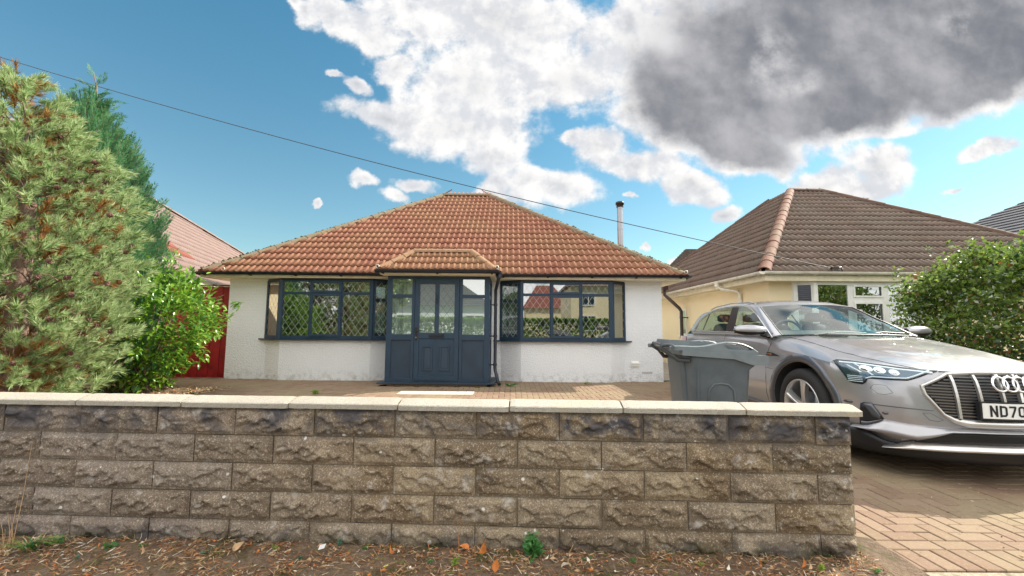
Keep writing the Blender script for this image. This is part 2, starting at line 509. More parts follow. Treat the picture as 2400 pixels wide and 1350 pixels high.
def fast_mesh(name, V, F, mats, mi=None, smooth=False, parent=None, n=3, **kw):
    """big meshes straight from arrays; every face has n corners"""
    V = np.asarray(V, dtype=np.float32); F = np.asarray(F, dtype=np.int32)
    me = bpy.data.meshes.new(name)
    me.vertices.add(len(V)); me.vertices.foreach_set('co', V.ravel())
    me.loops.add(F.size); me.loops.foreach_set('vertex_index', F.ravel())
    me.polygons.add(len(F))
    me.polygons.foreach_set('loop_start', np.arange(0, F.size, n, dtype=np.int32))
    me.polygons.foreach_set('loop_total', np.full(len(F), n, dtype=np.int32))
    if not isinstance(mats, (list, tuple)): mats = [mats]
    for m in mats: me.materials.append(m)
    if mi is not None: me.polygons.foreach_set('material_index', np.asarray(mi, dtype=np.int32))
    if smooth: me.polygons.foreach_set('use_smooth', np.ones(len(F), dtype=bool))
    me.update(calc_edges=True)
    o = bpy.data.objects.new(name, me)
    link(o, parent)
    return tag(o, **kw)

def inst(name, me, world, parent, **kw):
    o = bpy.data.objects.new(name, me)
    link(o, parent, world)
    return tag(o, **kw)

_C = Vector((0, 0, EYE))
def to_px(P):
    v = Vector(P) - _C; d = v.dot(_F)
    if d < 0.05: return None
    return 1200 + 1000 * v.dot(_R2) / d, 675 - 1000 * v.dot(_U2) / d

# ------------------------------------------------------------------ roofs of interlocking double-roll tiles
_prof = [(0.0, 0.0), (0.42, 0.0), (0.52, 0.020), (0.66, 0.031), (0.80, 0.031), (0.93, 0.018), (1.0, 0.0)]
def tile_local(w, L, t0=0.038, t1=0.004, amp=1.12):
    """one tile: u across, v upslope, n off the roof; two rolls, lower edge thick and proud"""
    us = []
    for k in range(2):
        for (a, h) in _prof[(1 if k else 0):]:
            us.append(((k + a) * w / 2, h * amp))
    V = []
    for u, h in us: V.append((u, 0.0, h + t0))
    for u, h in us: V.append((u, L, h + t1))
    for u, h in us: V.append((u, 0.0, h * 0.6 + t0 - 0.032))
    n = len(us)
    F = []
    for i in range(n - 1):
        F.append((i, i + 1, n + i + 1, n + i))
        F.append((2 * n + i, 2 * n + i + 1, i + 1, i))
    return V, F, n - 1

def roof_plane(O, U, Vv, rows, cols, left, right, w, g, mat, parent_objs, parent_stuff, nobj, u0=0.0, amp=1.0, name='roof_tile', matfn=None, order=None):
    """tiles on the plane O + u U + v Vv; left(v), right(v) bound it (hips). The nobj that show largest become objects, the rest one part."""
    O = Vector(O); U = Vector(U).normalized(); Vv = Vector(Vv).normalized(); N = U.cross(Vv).normalized()
    Bm = Matrix((U, Vv, N)).transposed().to_4x4()
    L = g * 1.16
    V0, F0, _ = tile_local(w, L, amp=amp)
    cand = []
    for r in range(rows):
        v = r * g
        for c in range(cols):
            u = u0 + c * w
            lo, hi = left(v), right(v)
            if u + w < lo + 0.03 or u > hi - 0.03: continue
            loT, hiT = left(v + L), right(v + L)
            cut = u < max(lo, loT) or u + w > min(hi, hiT)
            ctr = O + U * (u + w / 2) + Vv * (v + g / 2)
            q = [to_px(O + U * (u + a) + Vv * (v + b)) for a, b in ((0, 0), (w, 0), (w, g), (0, g))]
            area = 0
            if all(q):
                area = abs(sum(q[i][0] * q[(i + 1) % 4][1] - q[(i + 1) % 4][0] * q[i][1] for i in range(4))) / 2
                cxp, cyp = q[0]
                if not (-20 < cxp < 2420 and 0 < cyp < 1350): area = 0
                if N.dot(_C - ctr) < 0: area = 0
            cand.append((area, r, c, u, v, cut, ctr))
    cand.sort(key=lambda x: -x[0])
    cache = {}
    SV, SF, SM = [], [], []
    for i, (area, r, c, u, v, cut, ctr) in enumerate(cand):
        rr = random.Random(r * 977 + c * 31)
        tilt = rr.uniform(-0.006, 0.006); lift = rr.uniform(0, 0.004); sl = rr.uniform(-0.006, 0.006)
        m = (matfn(u, v) if matfn else mat)
        base = Matrix.Translation(O + U * u + Vv * (v + sl) + N * lift) @ Bm @ Matrix.Rotation(tilt, 4, 'Z')
        if cut:
            Vl = []
            for (a, b, h) in V0:
                lo, hi = left(v + b), right(v + b)
                Vl.append((min(max(u + a, lo), hi) - u, b, h))
        else:
            Vl = V0
        if i < nobj and area > 0:
            key = (m.name,)
            if cut or key not in cache:
                me = bpy.data.meshes.new(name)
                me.from_pydata(Vl, [], F0); me.materials.append(m)
                me.polygons.foreach_set('use_smooth', [k % 2 == 0 for k in range(len(F0))])
                if cut:
                    me.validate()
                else:
                    cache[key] = me
            else:
                me = cache[key]
            inst(name, me, base, parent_objs)
        else:
            n = len(SV)
            for p in Vl: SV.append(tuple(base @ Vector(p)))
            for f in F0: SF.append(tuple(n + k for k in f)); SM.append(m)
    if SV:
        ms = list(dict.fromkeys(SM))
        o = fast_mesh(name + 's_beyond', SV, SF, ms, [ms.index(x) for x in SM], parent=parent_stuff, n=4, kind='stuff')
    return

def half_round(A, B, rad, seg, mat, parent, name='hip_tile', taper=0.10, stick=0.35, up=Vector((0, 0, 1))):
    """a run of half-round ridge or hip tiles from A to B, each an object, lapped like the real ones"""
    A, B = Vector(A), Vector(B)
    d = (B - A); Ln = d.length; d.normalize()
    n = max(1, round(Ln / seg)); s = Ln / n
    side = d.cross(up).normalized(); nn = side.cross(d).normalized()
    me = None
    mb = MB(); rows = []
    K = 8
    for (t, r) in ((0, rad * (1 + taper)), (s * 1.08, rad)):
        rows.append([(math.cos(math.pi * k / K) * r, t, math.sin(math.pi * k / K) * r * 0.95) for k in range(K + 1)])
    mb.grid(rows)
    r1 = [(x * 0.84, y, z * 0.84) for x, y, z in rows[0]]
    mb.grid([r1, rows[0]], smooth=False)
    me = mb.mesh(name, mat)
    Bm = Matrix((side, d, nn)).transposed().to_4x4()
    for i in range(n):
        rr = random.uniform(-0.012, 0.012)
        inst(name, me, Matrix.Translation(A + d * (s * i) + nn * (-rad * stick + random.uniform(-.004, .006))) @ Bm @ Matrix.Rotation(rr, 4, 'Z'), parent)

# ------------------------------------------------------------------ gutters
def gutter(A, B, out, mat, parent, rad=0.058, bracket=0.9, name='gutter', brk=True, ends=True):
    A, B, out = Vector(A), Vector(B), Vector(out)
    d = (B - A).normalized(); K = 8
    mb = MB()
    rows = []
    for P in (A, B):
        rows.append([P + out * (-math.cos(math.pi * k / K) * rad) + Vector((0, 0, -math.sin(math.pi * k / K) * rad)) for k in range(K + 1)])
    mb.grid(rows)
    rows2 = [[P + out * (-math.cos(math.pi * k / K) * rad * .88) + Vector((0, 0, -math.sin(math.pi * k / K) * rad * .88)) for k in range(K + 1)] for P in (A, B)]
    mb.grid(rows2)
    mb.grid([[rows[0][-1], rows[1][-1]], [rows2[0][-1], rows2[1][-1]]], smooth=False)
    if ends:
        for i in (0, 1): mb.poly(rows[i])
    g_ = mb.build(name, mat, parent, recalc=False)
    if brk:
        L = (B - A).length; n = int(L / bracket)
        for i in range(n + 1):
            P = A + d * (0.15 + i * (L - 0.3) / max(1, n))
            b = MB()
            rr = [[P + d * s + out * (-math.cos(math.pi * k / K) * rad * 1.16) + Vector((0, 0, -math.sin(math.pi * k / K) * rad * 1.16)) for k in range(K + 1)] for s in (-0.02, 0.02)]
            b.grid(rr)
            b.obox(P - d * 0.015 - out * rad * 1.1 + Vector((0, 0, -rad * 1.25)), d * 0.03, out * (rad * 1.1), (0, 0, rad * 0.9))
            b.build('gutter_bracket', mat, g_, recalc=False)
    return g_

# ------------------------------------------------------------------ glazing
def leading(O, ex, ez, w, h, n, parent, dw=0.142, dh=0.205, t=0.0036):
    """diamond lead strips clipped to a pane; O lower left corner, n the outward normal"""
    O, ex, ez, n = Vector(O), Vector(ex), Vector(ez), Vector(n)
    nx = max(1, round(w / dw)); nz = max(1, round(h / dh * 2)) / 2
    dw = w / nx; dh = h / nz
    mb = MB()
    sl = dh / dw
    lines = []
    for k in range(-int(nz * 2) - 2, int(nx + nz * 2) + 3):
        for s in (1, -1):
            # z = s*sl*(x - k*dw) (+0)   -- passes through (k*dw, 0)
            x0 = k * dw
            pts = []
            for z in (0.0, h):
                x = x0 + s * z / sl
                pts.append((x, z))
            (xa, za), (xb, zb) = pts
            # clip in x
            def clip(xa, za, xb, zb):
                if xa > xb: xa, za, xb, zb = xb, zb, xa, za
                if xb <= 0 or xa >= w: return None
                if xa < 0: za += (zb - za) * (0 - xa) / (xb - xa); xa = 0
                if xb > w: zb -= (zb - za) * (xb - w) / (xb - xa); xb = w
                if abs(xb - xa) < 1e-3: return None
                return xa, za, xb, zb
            c = clip(xa, za, xb, zb)
            if c: lines.append(c)
    for (xa, za, xb, zb) in lines:
        d = Vector((xb - xa, zb - za)); d.normalize(); q = Vector((-d.y, d.x)) * t
        P = [(xa + q.x, za + q.y), (xa - q.x, za - q.y), (xb - q.x, zb - q.y), (xb + q.x, zb + q.y)]
        P = [O + ex * min(max(x, 0), w) + ez * min(max(z, 0), h) + n * 0.004 for x, z in P]
        mb.quad(P[0], P[1], P[2], P[3])
    return mb.build('leading', M['lead'], parent, recalc=False)

def bar(mb, O, ex, ez, n, x0, x1, z0, z1, d0=-0.03, d1=0.03):
    """a frame member in the plane of a window"""
    O, ex, ez, n = Vector(O), Vector(ex), Vector(ez), Vector(n)
    mb.obox(O + ex * x0 + ez * z0 + n * d0, ex * (x1 - x0), ez * (z1 - z0), n * (d1 - d0))

def pane(O, ex, ez, n, x0, x1, z0, z1, parent, glass, lead=True, off=0.0, name='pane'):
    O, ex, ez, n = Vector(O), Vector(ex), Vector(ez), Vector(n)
    mb = MB()
    P = lambda x, z, d=0.0: O + ex * x + ez * z + n * (off + d)
    mb.quad(P(x0, z0), P(x1, z0), P(x1, z1), P(x0, z1))
    p = mb.build(name, glass, parent, recalc=False)
    if lead: leading(P(x0, z0), ex, ez, x1 - x0, z1 - z0, n, parent)
    return p

# ------------------------------------------------------------------ ground
ZG = 0.0
def plane_mat_ground():
    m, t, b = new_mat('bare_ground')
    p = pos(t)
    a = t.noise(p, 0.35, 5.0, 0.6); f = t.noise(p, 12.0, 8.0, 0.7)
    c = t.mix(t.smooth(a, 0.4, 0.6), (0.06, 0.085, 0.03), (0.10, 0.10, 0.05))
    c = t.mix(t.smooth(f, 0.45, 0.65), c, (0.13, 0.11, 0.07))
    t.link(c, b.inputs['Base Color']); b.inputs['Roughness'].default_value = 0.95
    return m
M['ground'] = plane_mat_ground()
M['asphalt'] = mottled('asphalt', (0.075, 0.072, 0.075), (0.10, 0.095, 0.095), (0.15, 0.14, 0.14), 1.5, 60.0,
                       spot=[(5.0, (0.05, 0.055, 0.02), 0.60, 0.72, 0.8), (140.0, (0.26, 0.24, 0.22), 0.66, 0.74, 0.7)], bump=0.6, bscale=120)
M['verge'] = mottled('verge_soil', (0.13, 0.085, 0.055), (0.19, 0.13, 0.082), (0.26, 0.19, 0.13), 3.0, 40.0,
                     spot=[(4.0, (0.055, 0.065, 0.012), 0.52, 0.66, 0.7), (90.0, (0.30, 0.24, 0.17), 0.66, 0.74, 0.6)], bump=1.0, bscale=45, dist=0.03)
g = MB(); g.quad((-600, -600, -0.09), (600, -600, -0.09), (600, 600, -0.09), (-600, 600, -0.09))
g.build('ground', M['ground'], kind='structure', recalc=False)

# footpath at our feet, then the road behind the camera with kerbs
def sheet(name, x0, x1, y0, y1, z, mat, nx=1, ny=1, amp=0.0, sc=1.0, kind='structure', parent=None, th=0.0):
    rows = []
    from mathutils import noise as mn
    for j in range(ny + 1):
        y = y0 + (y1 - y0) * j / ny
        rows.append([(x0 + (x1 - x0) * i / nx, y, z + (amp * mn.noise(Vector((x0 + (x1 - x0) * i / nx, y, 0)) * sc) if amp else 0)) for i in range(nx + 1)])
    mb = MB(); mb.grid(rows, smooth=bool(amp))
    return mb.build(name, mat, parent, recalc=False, kind=kind)
sheet('pavement', -40, 40, -1.6, 2.02, -0.035, M['asphalt'], 120, 12, 0.012, 2.0)
kb = MB()
for i in range(-40, 40):
    kb.box((i + .004, -1.73, -0.2), (i + .996, -1.605, -0.02))
kb.build('kerb', simple('kerb_concrete', (0.34, 0.33, 0.31), 0.85, var=0.2, vscale=3, bump=0.3), kind='structure', bevel=0.01)
sheet('road', -60, 60, -8.2, -1.73, -0.14, M['asphalt'], 1, 1)
sheet('far_pavement', -60, 60, -10.0, -8.2, -0.05, simple('far_paving', (0.25, 0.24, 0.22), 0.9, var=0.2, vscale=2))

# verge of soil and litter along the wall foot: a bank that rises to the blocks, thinning to the path on the left
def verge_z(x, y):
    from mathutils import noise as mn
    t = min(1, max(0, (y - 1.3) / 1.05))
    return -0.030 + 0.042 * t * t + 0.010 * mn.noise(Vector((x * 3, y * 3, 1))) + 0.006 * mn.noise(Vector((x * 11, y * 11, 2)))
rows = []
for j in range(41):
    y = 1.25 + (2.56 - 1.25) * j / 40
    rows.append([(-8.4 + 10.45 * i / 380, y, verge_z(-8.4 + 10.45 * i / 380, y)) for i in range(381)])
vb = MB(); vb.grid(rows)
vb.build('verge', M['verge'], kind='structure', recalc=False)

# ------------------------------------------------------------------ brick-paved drive
M['pav_base'] = simple('jointing_sand', (0.075, 0.058, 0.036), 0.95, var=0.3, vscale=20)
def paver_mat(name, c1, c2, c3):
    m, t, b = new_mat(name)
    p = pos(t)
    oi = t.new('ShaderNodeObjectInfo')
    at_ = t.new('ShaderNodeAttribute'); at_.attribute_name = 'rnd'
    r = t.math('FRACT', t.math('ADD', oi.outputs['Random'], at_.outputs['Fac']))
    c = t.mix(r, c1, c2)
    a = t.noise(p, 1.1, 5.0, 0.6)
    c = t.mix(t.math('MULTIPLY', t.smooth(a, 0.38, 0.66), 0.6), c, c3)
    f = t.noise(p, 55.0, 5.0, 0.75)
    c = t.mix(t.math('MULTIPLY', t.smooth(f, 0.48, 0.68), 0.35), c, (0.38, 0.30, 0.22))
    s = t.noise(p, 38.0, 3.0, 0.6)
    c = t.mix(t.math('MULTIPLY', t.smooth(s, 0.66, 0.72), 0.8), c, (0.10, 0.075, 0.055))
    t.link(c, b.inputs['Base Color'])
    b.inputs['Roughness'].default_value = 0.88
    b.inputs['Specular IOR Level'].default_value = 0.25
    bn = t.new('ShaderNodeBump'); bn.inputs['Strength'].default_value = 0.35; bn.inputs['Distance'].default_value = 0.004
    t.link(t.noise(p, 120.0, 5.0, 0.7), bn.inputs['Height']); t.link(bn.outputs[0], b.inputs['Normal'])
    return m
M['paver'] = paver_mat('block_paver', (0.205, 0.130, 0.088), (0.255, 0.178, 0.122), (0.265, 0.220, 0.130))
DRV = dict(x0=-9.0, x1=6.4, y0=2.235, y1=9.72)
drive = MB().box((DRV['x0'], 2.235, -0.085), (DRV['x1'], 9.9, -0.014)).build('driveway', M['pav_base'], kind='structure')

def paver_mesh(lx, ly):
    g_ = 0.0028; b_ = 0.005
    mb = MB()
    x0, x1, y0, y1 = -lx / 2 + g_, lx / 2 - g_, -ly / 2 + g_, ly / 2 - g_
    lo = [(x0, y0, -0.014), (x1, y0, -0.014), (x1, y1, -0.014), (x0, y1, -0.014)]
    md = [(x, y, -0.004) for x, y, z in lo]
    tp = [(x0 + b_, y0 + b_, 0), (x1 - b_, y0 + b_, 0), (x1 - b_, y1 - b_, 0), (x0 + b_, y1 - b_, 0)]
    mb.grid([lo, md, tp], smooth=False, closed=True)
    mb.poly(tp)
    return mb
pm_h = paver_mesh(0.2, 0.1); pm_v = paver_mesh(0.1, 0.2)
me_h = pm_h.mesh('paver', M['paver']); me_v = pm_v.mesh('paver', M['paver'])
pm_q = paver_mesh(0.1, 0.1); me_q = pm_q.mesh('paver', M['paver'])
pav = []                      # (x, y, horizontal?)
x_gate0, x_gate1 = 1.78, 6.4
# soldier course at the threshold, a stretcher course, then 90 degree herringbone
yy = 2.245
nx = int((x_gate1 - x_gate0) / 0.1)
for i in range(nx): pav.append((x_gate0 + 0.05 + i * 0.1, yy + 0.10, False))
for i in range(nx // 2): pav.append((x_gate0 + 0.1 + i * 0.2, yy + 0.25, True))
hy0 = yy + 0.30
for j in range(0, 78):
    for i in range(-110, 48):
        # herringbone cell pattern with period 4 along the diagonal
        k = (i - j) % 4
        gx, gy = x_gate0 + i * 0.1, hy0 + j * 0.1
        if k == 0: pav.append((gx + 0.1, gy + 0.05, True))
        if k == 2: pav.append((gx + 0.05, gy, False) if j else (gx + 0.05, gy + 0.05, None))
def in_wall(x, y):            # the garden wall and the verge take this corner
    return x < 1.87 and y < 2.62 + (1.9 - x) * 0.038 + 0.0
sel = []
for (x, y, h) in pav:
    if x < DRV['x0'] + .1 or x > DRV['x1'] - .1 or y > 9.66: continue
    if in_wall(x, y): 
        if not (x > 1.78 and y < 2.4): continue
    if -2.6 < x < -0.35 and y > 8.62: continue
    if x < -5.45 and y < 8.0: continue
    q = to_px((x, y, 0)); ar = 0
    if q and 0 < q[0] < 2420 and q[1] < 1370:
        ar = 1.0 / (y * y)
        if q[0] < 2000: ar *= 0.01
    sel.append((ar, x, y, h))
sel.sort(key=lambda s: -s[0])
SV, SF, SR = [], [], []
for i, (ar, x, y, h) in enumerate(sel):
    mb = pm_h if h else (pm_v if h is False else pm_q)
    rr = random.Random(i)
    dz_ = rr.uniform(-0.0025, 0.0015); tx, ty = rr.uniform(-.008, .008), rr.uniform(-.008, .008)
    wm = Matrix.Translation((x, y, dz_)) @ Matrix.Rotation(tx, 4, 'X') @ Matrix.Rotation(ty, 4, 'Y')
    if i < 300:
        inst('paver', me_h if h else (me_v if h is False else me_q), wm, drive)
    else:
        n = len(SV); rv = rr.random()
        for p in mb.v: SV.append((p[0] + x, p[1] + y, p[2] + dz_)); SR.append(rv)
        for f in mb.f: SF.append(tuple(n + k for k in f))
o = fast_mesh('pavers_beyond', SV, SF, M['paver'], parent=drive, n=4, kind='stuff')
at_ = o.data.attributes.new('rnd', 'FLOAT', 'POINT'); at_.data.foreach_set('value', SR)
# concrete edging laid flush in front of the threshold
e_ = MB()
xx = 1.80
k = 0
while xx < 6.4:
    e_.box((xx + .004, 2.02, -0.06), (xx + 0.896, 2.240, -0.006)); xx += 0.9
e_.build('kerb_edging', mottled('edging_concrete', (0.34, 0.29, 0.21), (0.28, 0.23, 0.16), (0.42, 0.38, 0.30), 3, 60, spot=[(7.0, (0.10, 0.09, 0.04), 0.58, 0.7, 0.7)]), kind='structure', bevel=0.006)
# pale patch of newer blocks before the porch
pp = mottled('pale_paver', (0.50, 0.46, 0.38), (0.56, 0.52, 0.44), (0.62, 0.58, 0.50), 2, 40)
for i in range(9):
    for j in range(3):
        b = MB().box((-2.02 + i * .15 + .004, 7.62 + j * .12 + .004, -0.01), (-2.02 + (i + 1) * .15 - .004, 7.62 + (j + 1) * .12 - .004, 0.006))
        b.build('pale_paver', pp, drive)

# ------------------------------------------------------------------ the white bungalow
bun = empty('bungalow', (-1.51, 9.7, 0), label='white rendered bungalow with red tiled hipped roof and slate blue porch', cat='house')
SILL, HEAD, EAVE = 0.895, 2.205, 2.30
wall = MB()
XL, XR, YF, YB, T = -6.44, 3.41, 9.70, 17.9, 0.26
bays = [(-5.56, -5.12, -3.10, -2.66), (-0.26, 0.20, 2.20, 2.56)]
# front wall piers, lintels, porch-side wall with the inner doorway left open
wall.box((XL, YF, -0.08), (bays[0][0], YF + T, EAVE - .03))
wall.box((bays[0][3], YF, -0.08), (-1.95, YF + T, EAVE - .03))
wall.box((-1.05, YF, -0.08), (bays[1][0], YF + T, EAVE - .03))
wall.box((-1.95, YF, 2.10), (-1.05, YF + T, EAVE - .03))
wall.box((bays[1][3], YF, -0.08), (XR, YF + T, EAVE - .03))
wall.box((XL, YF + T, -0.08), (XL + T, YB, EAVE - .03)); wall.box((XR - T, YF + T, -0.08), (XR, YB, EAVE - .03))
wall.box((XL + T, YB - T, -0.08), (XR - T, YB, EAVE - .03))
YBAY = 9.45
def bay_wall(mb, b, inset=0.0):
    a0, a1, a2, a3 = b
    i = 0.14
    outer = [(a0 - .03, YF + .004), (a0 + .02, YF + .002), (a1 + .01, YBAY + .02), (a2 - .01, YBAY + .02), (a3 - .02, YF + .002), (a3 + .03, YF + .004), (a3 + .03, YF + T * .8), (a3 - .2, YF + T), (a2 - .06, YBAY + .02 + i), (a1 + .06, YBAY + .02 + i), (a0 + .2, YF + T), (a0 - .03, YF + T * .8)]
    mb.prism([(x, y, -0.08) for x, y in outer], (0, 0, SILL + 0.08 - 0.025))
for b in bays: bay_wall(wall, b)
w_ = wall.build('wall', M['render'], bun, recalc=True)
# air brick and vent hood on the right pier
MB().box((2.69, 9.665, 0.335), (2.86, 9.70, 0.40)).prism([(2.69, 9.70, 0.40), (2.69, 9.64, 0.40), (2.69, 9.70, 0.45)], (0.17, 0, 0)).build('vent_hood', M['white_pl'], w_)
MB().box((2.93, 9.688, 0.18), (3.16, 9.70, 0.215)).build('air_brick', simple('air_brick', (0.5, 0.5, 0.5), 0.9), w_)
# inside: floor, ceiling, a dividing wall, dark hall
ins = MB(); ins.box((XL + T, YF + 4.2, 0.0), (XR - T, YF + 4.3, 2.25)).box((XL + T, YF + T, 0.0), (XR - T, YB - T, 0.02)).box((XL + T, YF + .02, 2.262), (XR - T, YB - T, 2.28))
ins.box((-2.4, YF + T, 0.02), (-2.3, YF + 4.2, 2.26)).box((-0.6, YF + T, 0.02), (-0.5, YF + 4.2, 2.26))
ins.build('interior', M['inner'], bun)

# roof shape
RX0, RX1, RY0, RY1, RZ = -6.86, 3.83, 9.28, 18.4, 2.335
RUN = 4.55; TOPZ = 5.50
pit = math.atan2(TOPZ - RZ, RUN)
SL = RUN / math.cos(pit)
rg0, rg1 = Vector((-2.30, RY0 + RUN, TOPZ)), Vector((-0.76, RY0 + RUN, TOPZ))
c00, c10, c01, c11 = Vector((RX0, RY0, RZ)), Vector((RX1, RY0, RZ)), Vector((RX0, RY1, RZ)), Vector((RX1, RY1, RZ))
rs = MB()
dn = Vector((0, 0, -0.03))
rs.quad(c00 + dn, c10 + dn, rg1 + dn, rg0 + dn); rs.poly([c10 + dn, c11 + dn, rg1 + dn]); rs.quad(c11 + dn, c01 + dn, rg0 + dn, rg1 + dn); rs.poly([c01 + dn, c00 + dn, rg0 + dn])
roof = rs.build('roof', M['under'], bun, recalc=False)
TW, TG = 0.282, 0.326
lf = lambda v: (rg0.x - RX0) * min(1, v / SL) + 0.0
rf = lambda v: (RX1 - RX0) - (RX1 - rg1.x) * min(1, v / SL)
roof_plane(c00 + Vector((0, -0.03, -0.02)), (1, 0, 0), (0, math.cos(pit), math.sin(pit)), 18, 38, lf, rf, TW, TG, M['tile_red'], roof, roof, 262)
# side slopes and back slope
slw = (rg0.x - RX0); pl = math.atan2(TOPZ - RZ, slw); SLs = math.hypot(TOPZ - RZ, slw)
DY = RY1 - RY0
roof_plane(c01, (0, -1, 0), (math.cos(pl), 0, math.sin(pl)), 18, 33, lambda v: (RY1 - rg0.y) * min(1, v / SLs), lambda v: DY - RUN * min(1, v / SLs), TW, TG, M['tile_red'], roof, roof, 0)
slw = (RX1 - rg1.x); pl = math.atan2(TOPZ - RZ, slw); SLs2 = math.hypot(TOPZ - RZ, slw)
roof_plane(c10, (0, 1, 0), (-math.cos(pl), 0, math.sin(pl)), 18, 33, lambda v: RUN * min(1, v / SLs2), lambda v: DY - (RY1 - rg1.y) * min(1, v / SLs2), TW, TG, M['tile_red'], roof, roof, 0)
u3 = Vector((0, 0, .035))
half_round(c00 + u3 + Vector((.05, .05, 0)), rg0 + u3, 0.105, 0.40, M['hip'], roof)
half_round(c10 + u3 + Vector((-.05, .05, 0)), rg1 + u3, 0.105, 0.40, M['hip'], roof)
half_round(rg0 + u3, rg1 + u3, 0.105, 0.40, M['hip'], roof, 'ridge_tile')
half_round(c11 + u3, rg1 + u3, 0.105, 0.40, M['hip'], roof)
# mortar bedding along hips and ridge with moss
for A, B in ((c00, rg0), (c10, rg1)):
    mbm = MB(); n_ = 150
    for i in range(n_):
        P = A.lerp(B, (i + .5) / n_) + Vector((random.uniform(-.02, .02), random.uniform(-.03, .02), .078 + random.uniform(-.015, .012)))
        s = random.uniform(.012, .034)
        mbm.tube([P - Vector((s, 0, 0)), P + Vector((0, 0, s * .4)), P + Vector((s, 0, 0))], [s * .3, s * .7, s * .3], 5)
    mbm.build('moss', simple('roof_moss', (0.12, 0.11, 0.055), 0.95, var=0.4, vscale=30), roof, kind='stuff', recalc=False)
# hip irons: little scrolls at the feet of the hips
def hip_iron(P, sgn, par):
    pts = [Vector(P) + Vector((sgn * (0.02 + .05 * math.sin(a) * (1 - a / 9)), -0.02, 0.02 + 0.045 * (1 - math.cos(a)) * (1 - a / 14))) for a in [x * .45 for x in range(12)]]
    MB().tube(pts, 0.011, 6).build('hip_iron', simple('galvanised_iron', (0.55, 0.52, 0.45), 0.5, metal=0.6, var=0.3, vscale=40), par, recalc=False)
hip_iron(c00 + Vector((.55, .02, .02)), -1, roof); hip_iron(c10 + Vector((-.06, -.02, .02)), 1, roof)
# soffit and fascia
sf = MB()
sf.box((RX0 + .03, RY0 + .05, 2.235), (RX1 - .03, YF + .0, 2.25)).box((RX0 + .03, YF, 2.235), (XL, RY1 - .05, 2.25)).box((XR, YF, 2.235), (RX1 - .03, RY1 - .05, 2.25))
sf.box((RX0 + .03, RY0 + .03, 2.235), (RX1 - .03, RY0 + .05, 2.325)).box((RX1 - .03, RY0 + .03, 2.2355), (RX1 - .01, RY1 - .05, 2.325)).box((RX0 + .01, RY0 + .03, 2.2355), (RX0 + .03, RY1 - .05, 2.325))
sf.build('fascia', M['soffit'], bun)
G = M['gutter']
gutter((RX0 - .01, RY0 - .035, 2.345), (-2.60, RY0 - .035, 2.335), (0, -1, 0), G, bun)
gutter((-0.34, RY0 - .035, 2.335), (RX1 + .01, RY0 - .035, 2.345), (0, -1, 0), G, bun)
gutter((RX1 + .05, RY0 - .03, 2.34), (RX1 + .05, RY1, 2.30), (1, 0, 0), G, bun, bracket=1.2)
gutter((RX0 - .05, RY0 - .03, 2.34), (RX0 - .05, RY1, 2.30), (-1, 0, 0), G, bun, bracket=1.2)
# flue
fl = MB(); fl.tube([(3.21, 12.5, 2.70), (3.21, 12.5, 4.80)], 0.082, 20)
fl = fl.build('flue', M['steel'], bun, recalc=False)
MB().tube([(3.21, 12.5, 4.78), (3.21, 12.5, 4.86), (3.21, 12.5, 4.865), (3.21, 12.5, 4.93), (3.21, 12.5, 4.95)], [0.10, 0.10, 0.125, 0.125, 0.10], 20).build('flue_cap', M['black'], fl, recalc=False)
for z in (3.3, 4.1, 4.72): MB().tube([(3.21, 12.5, z), (3.21, 12.5, z + .04)], 0.087, 20).build('flue_band', M['steel'], fl, recalc=False)

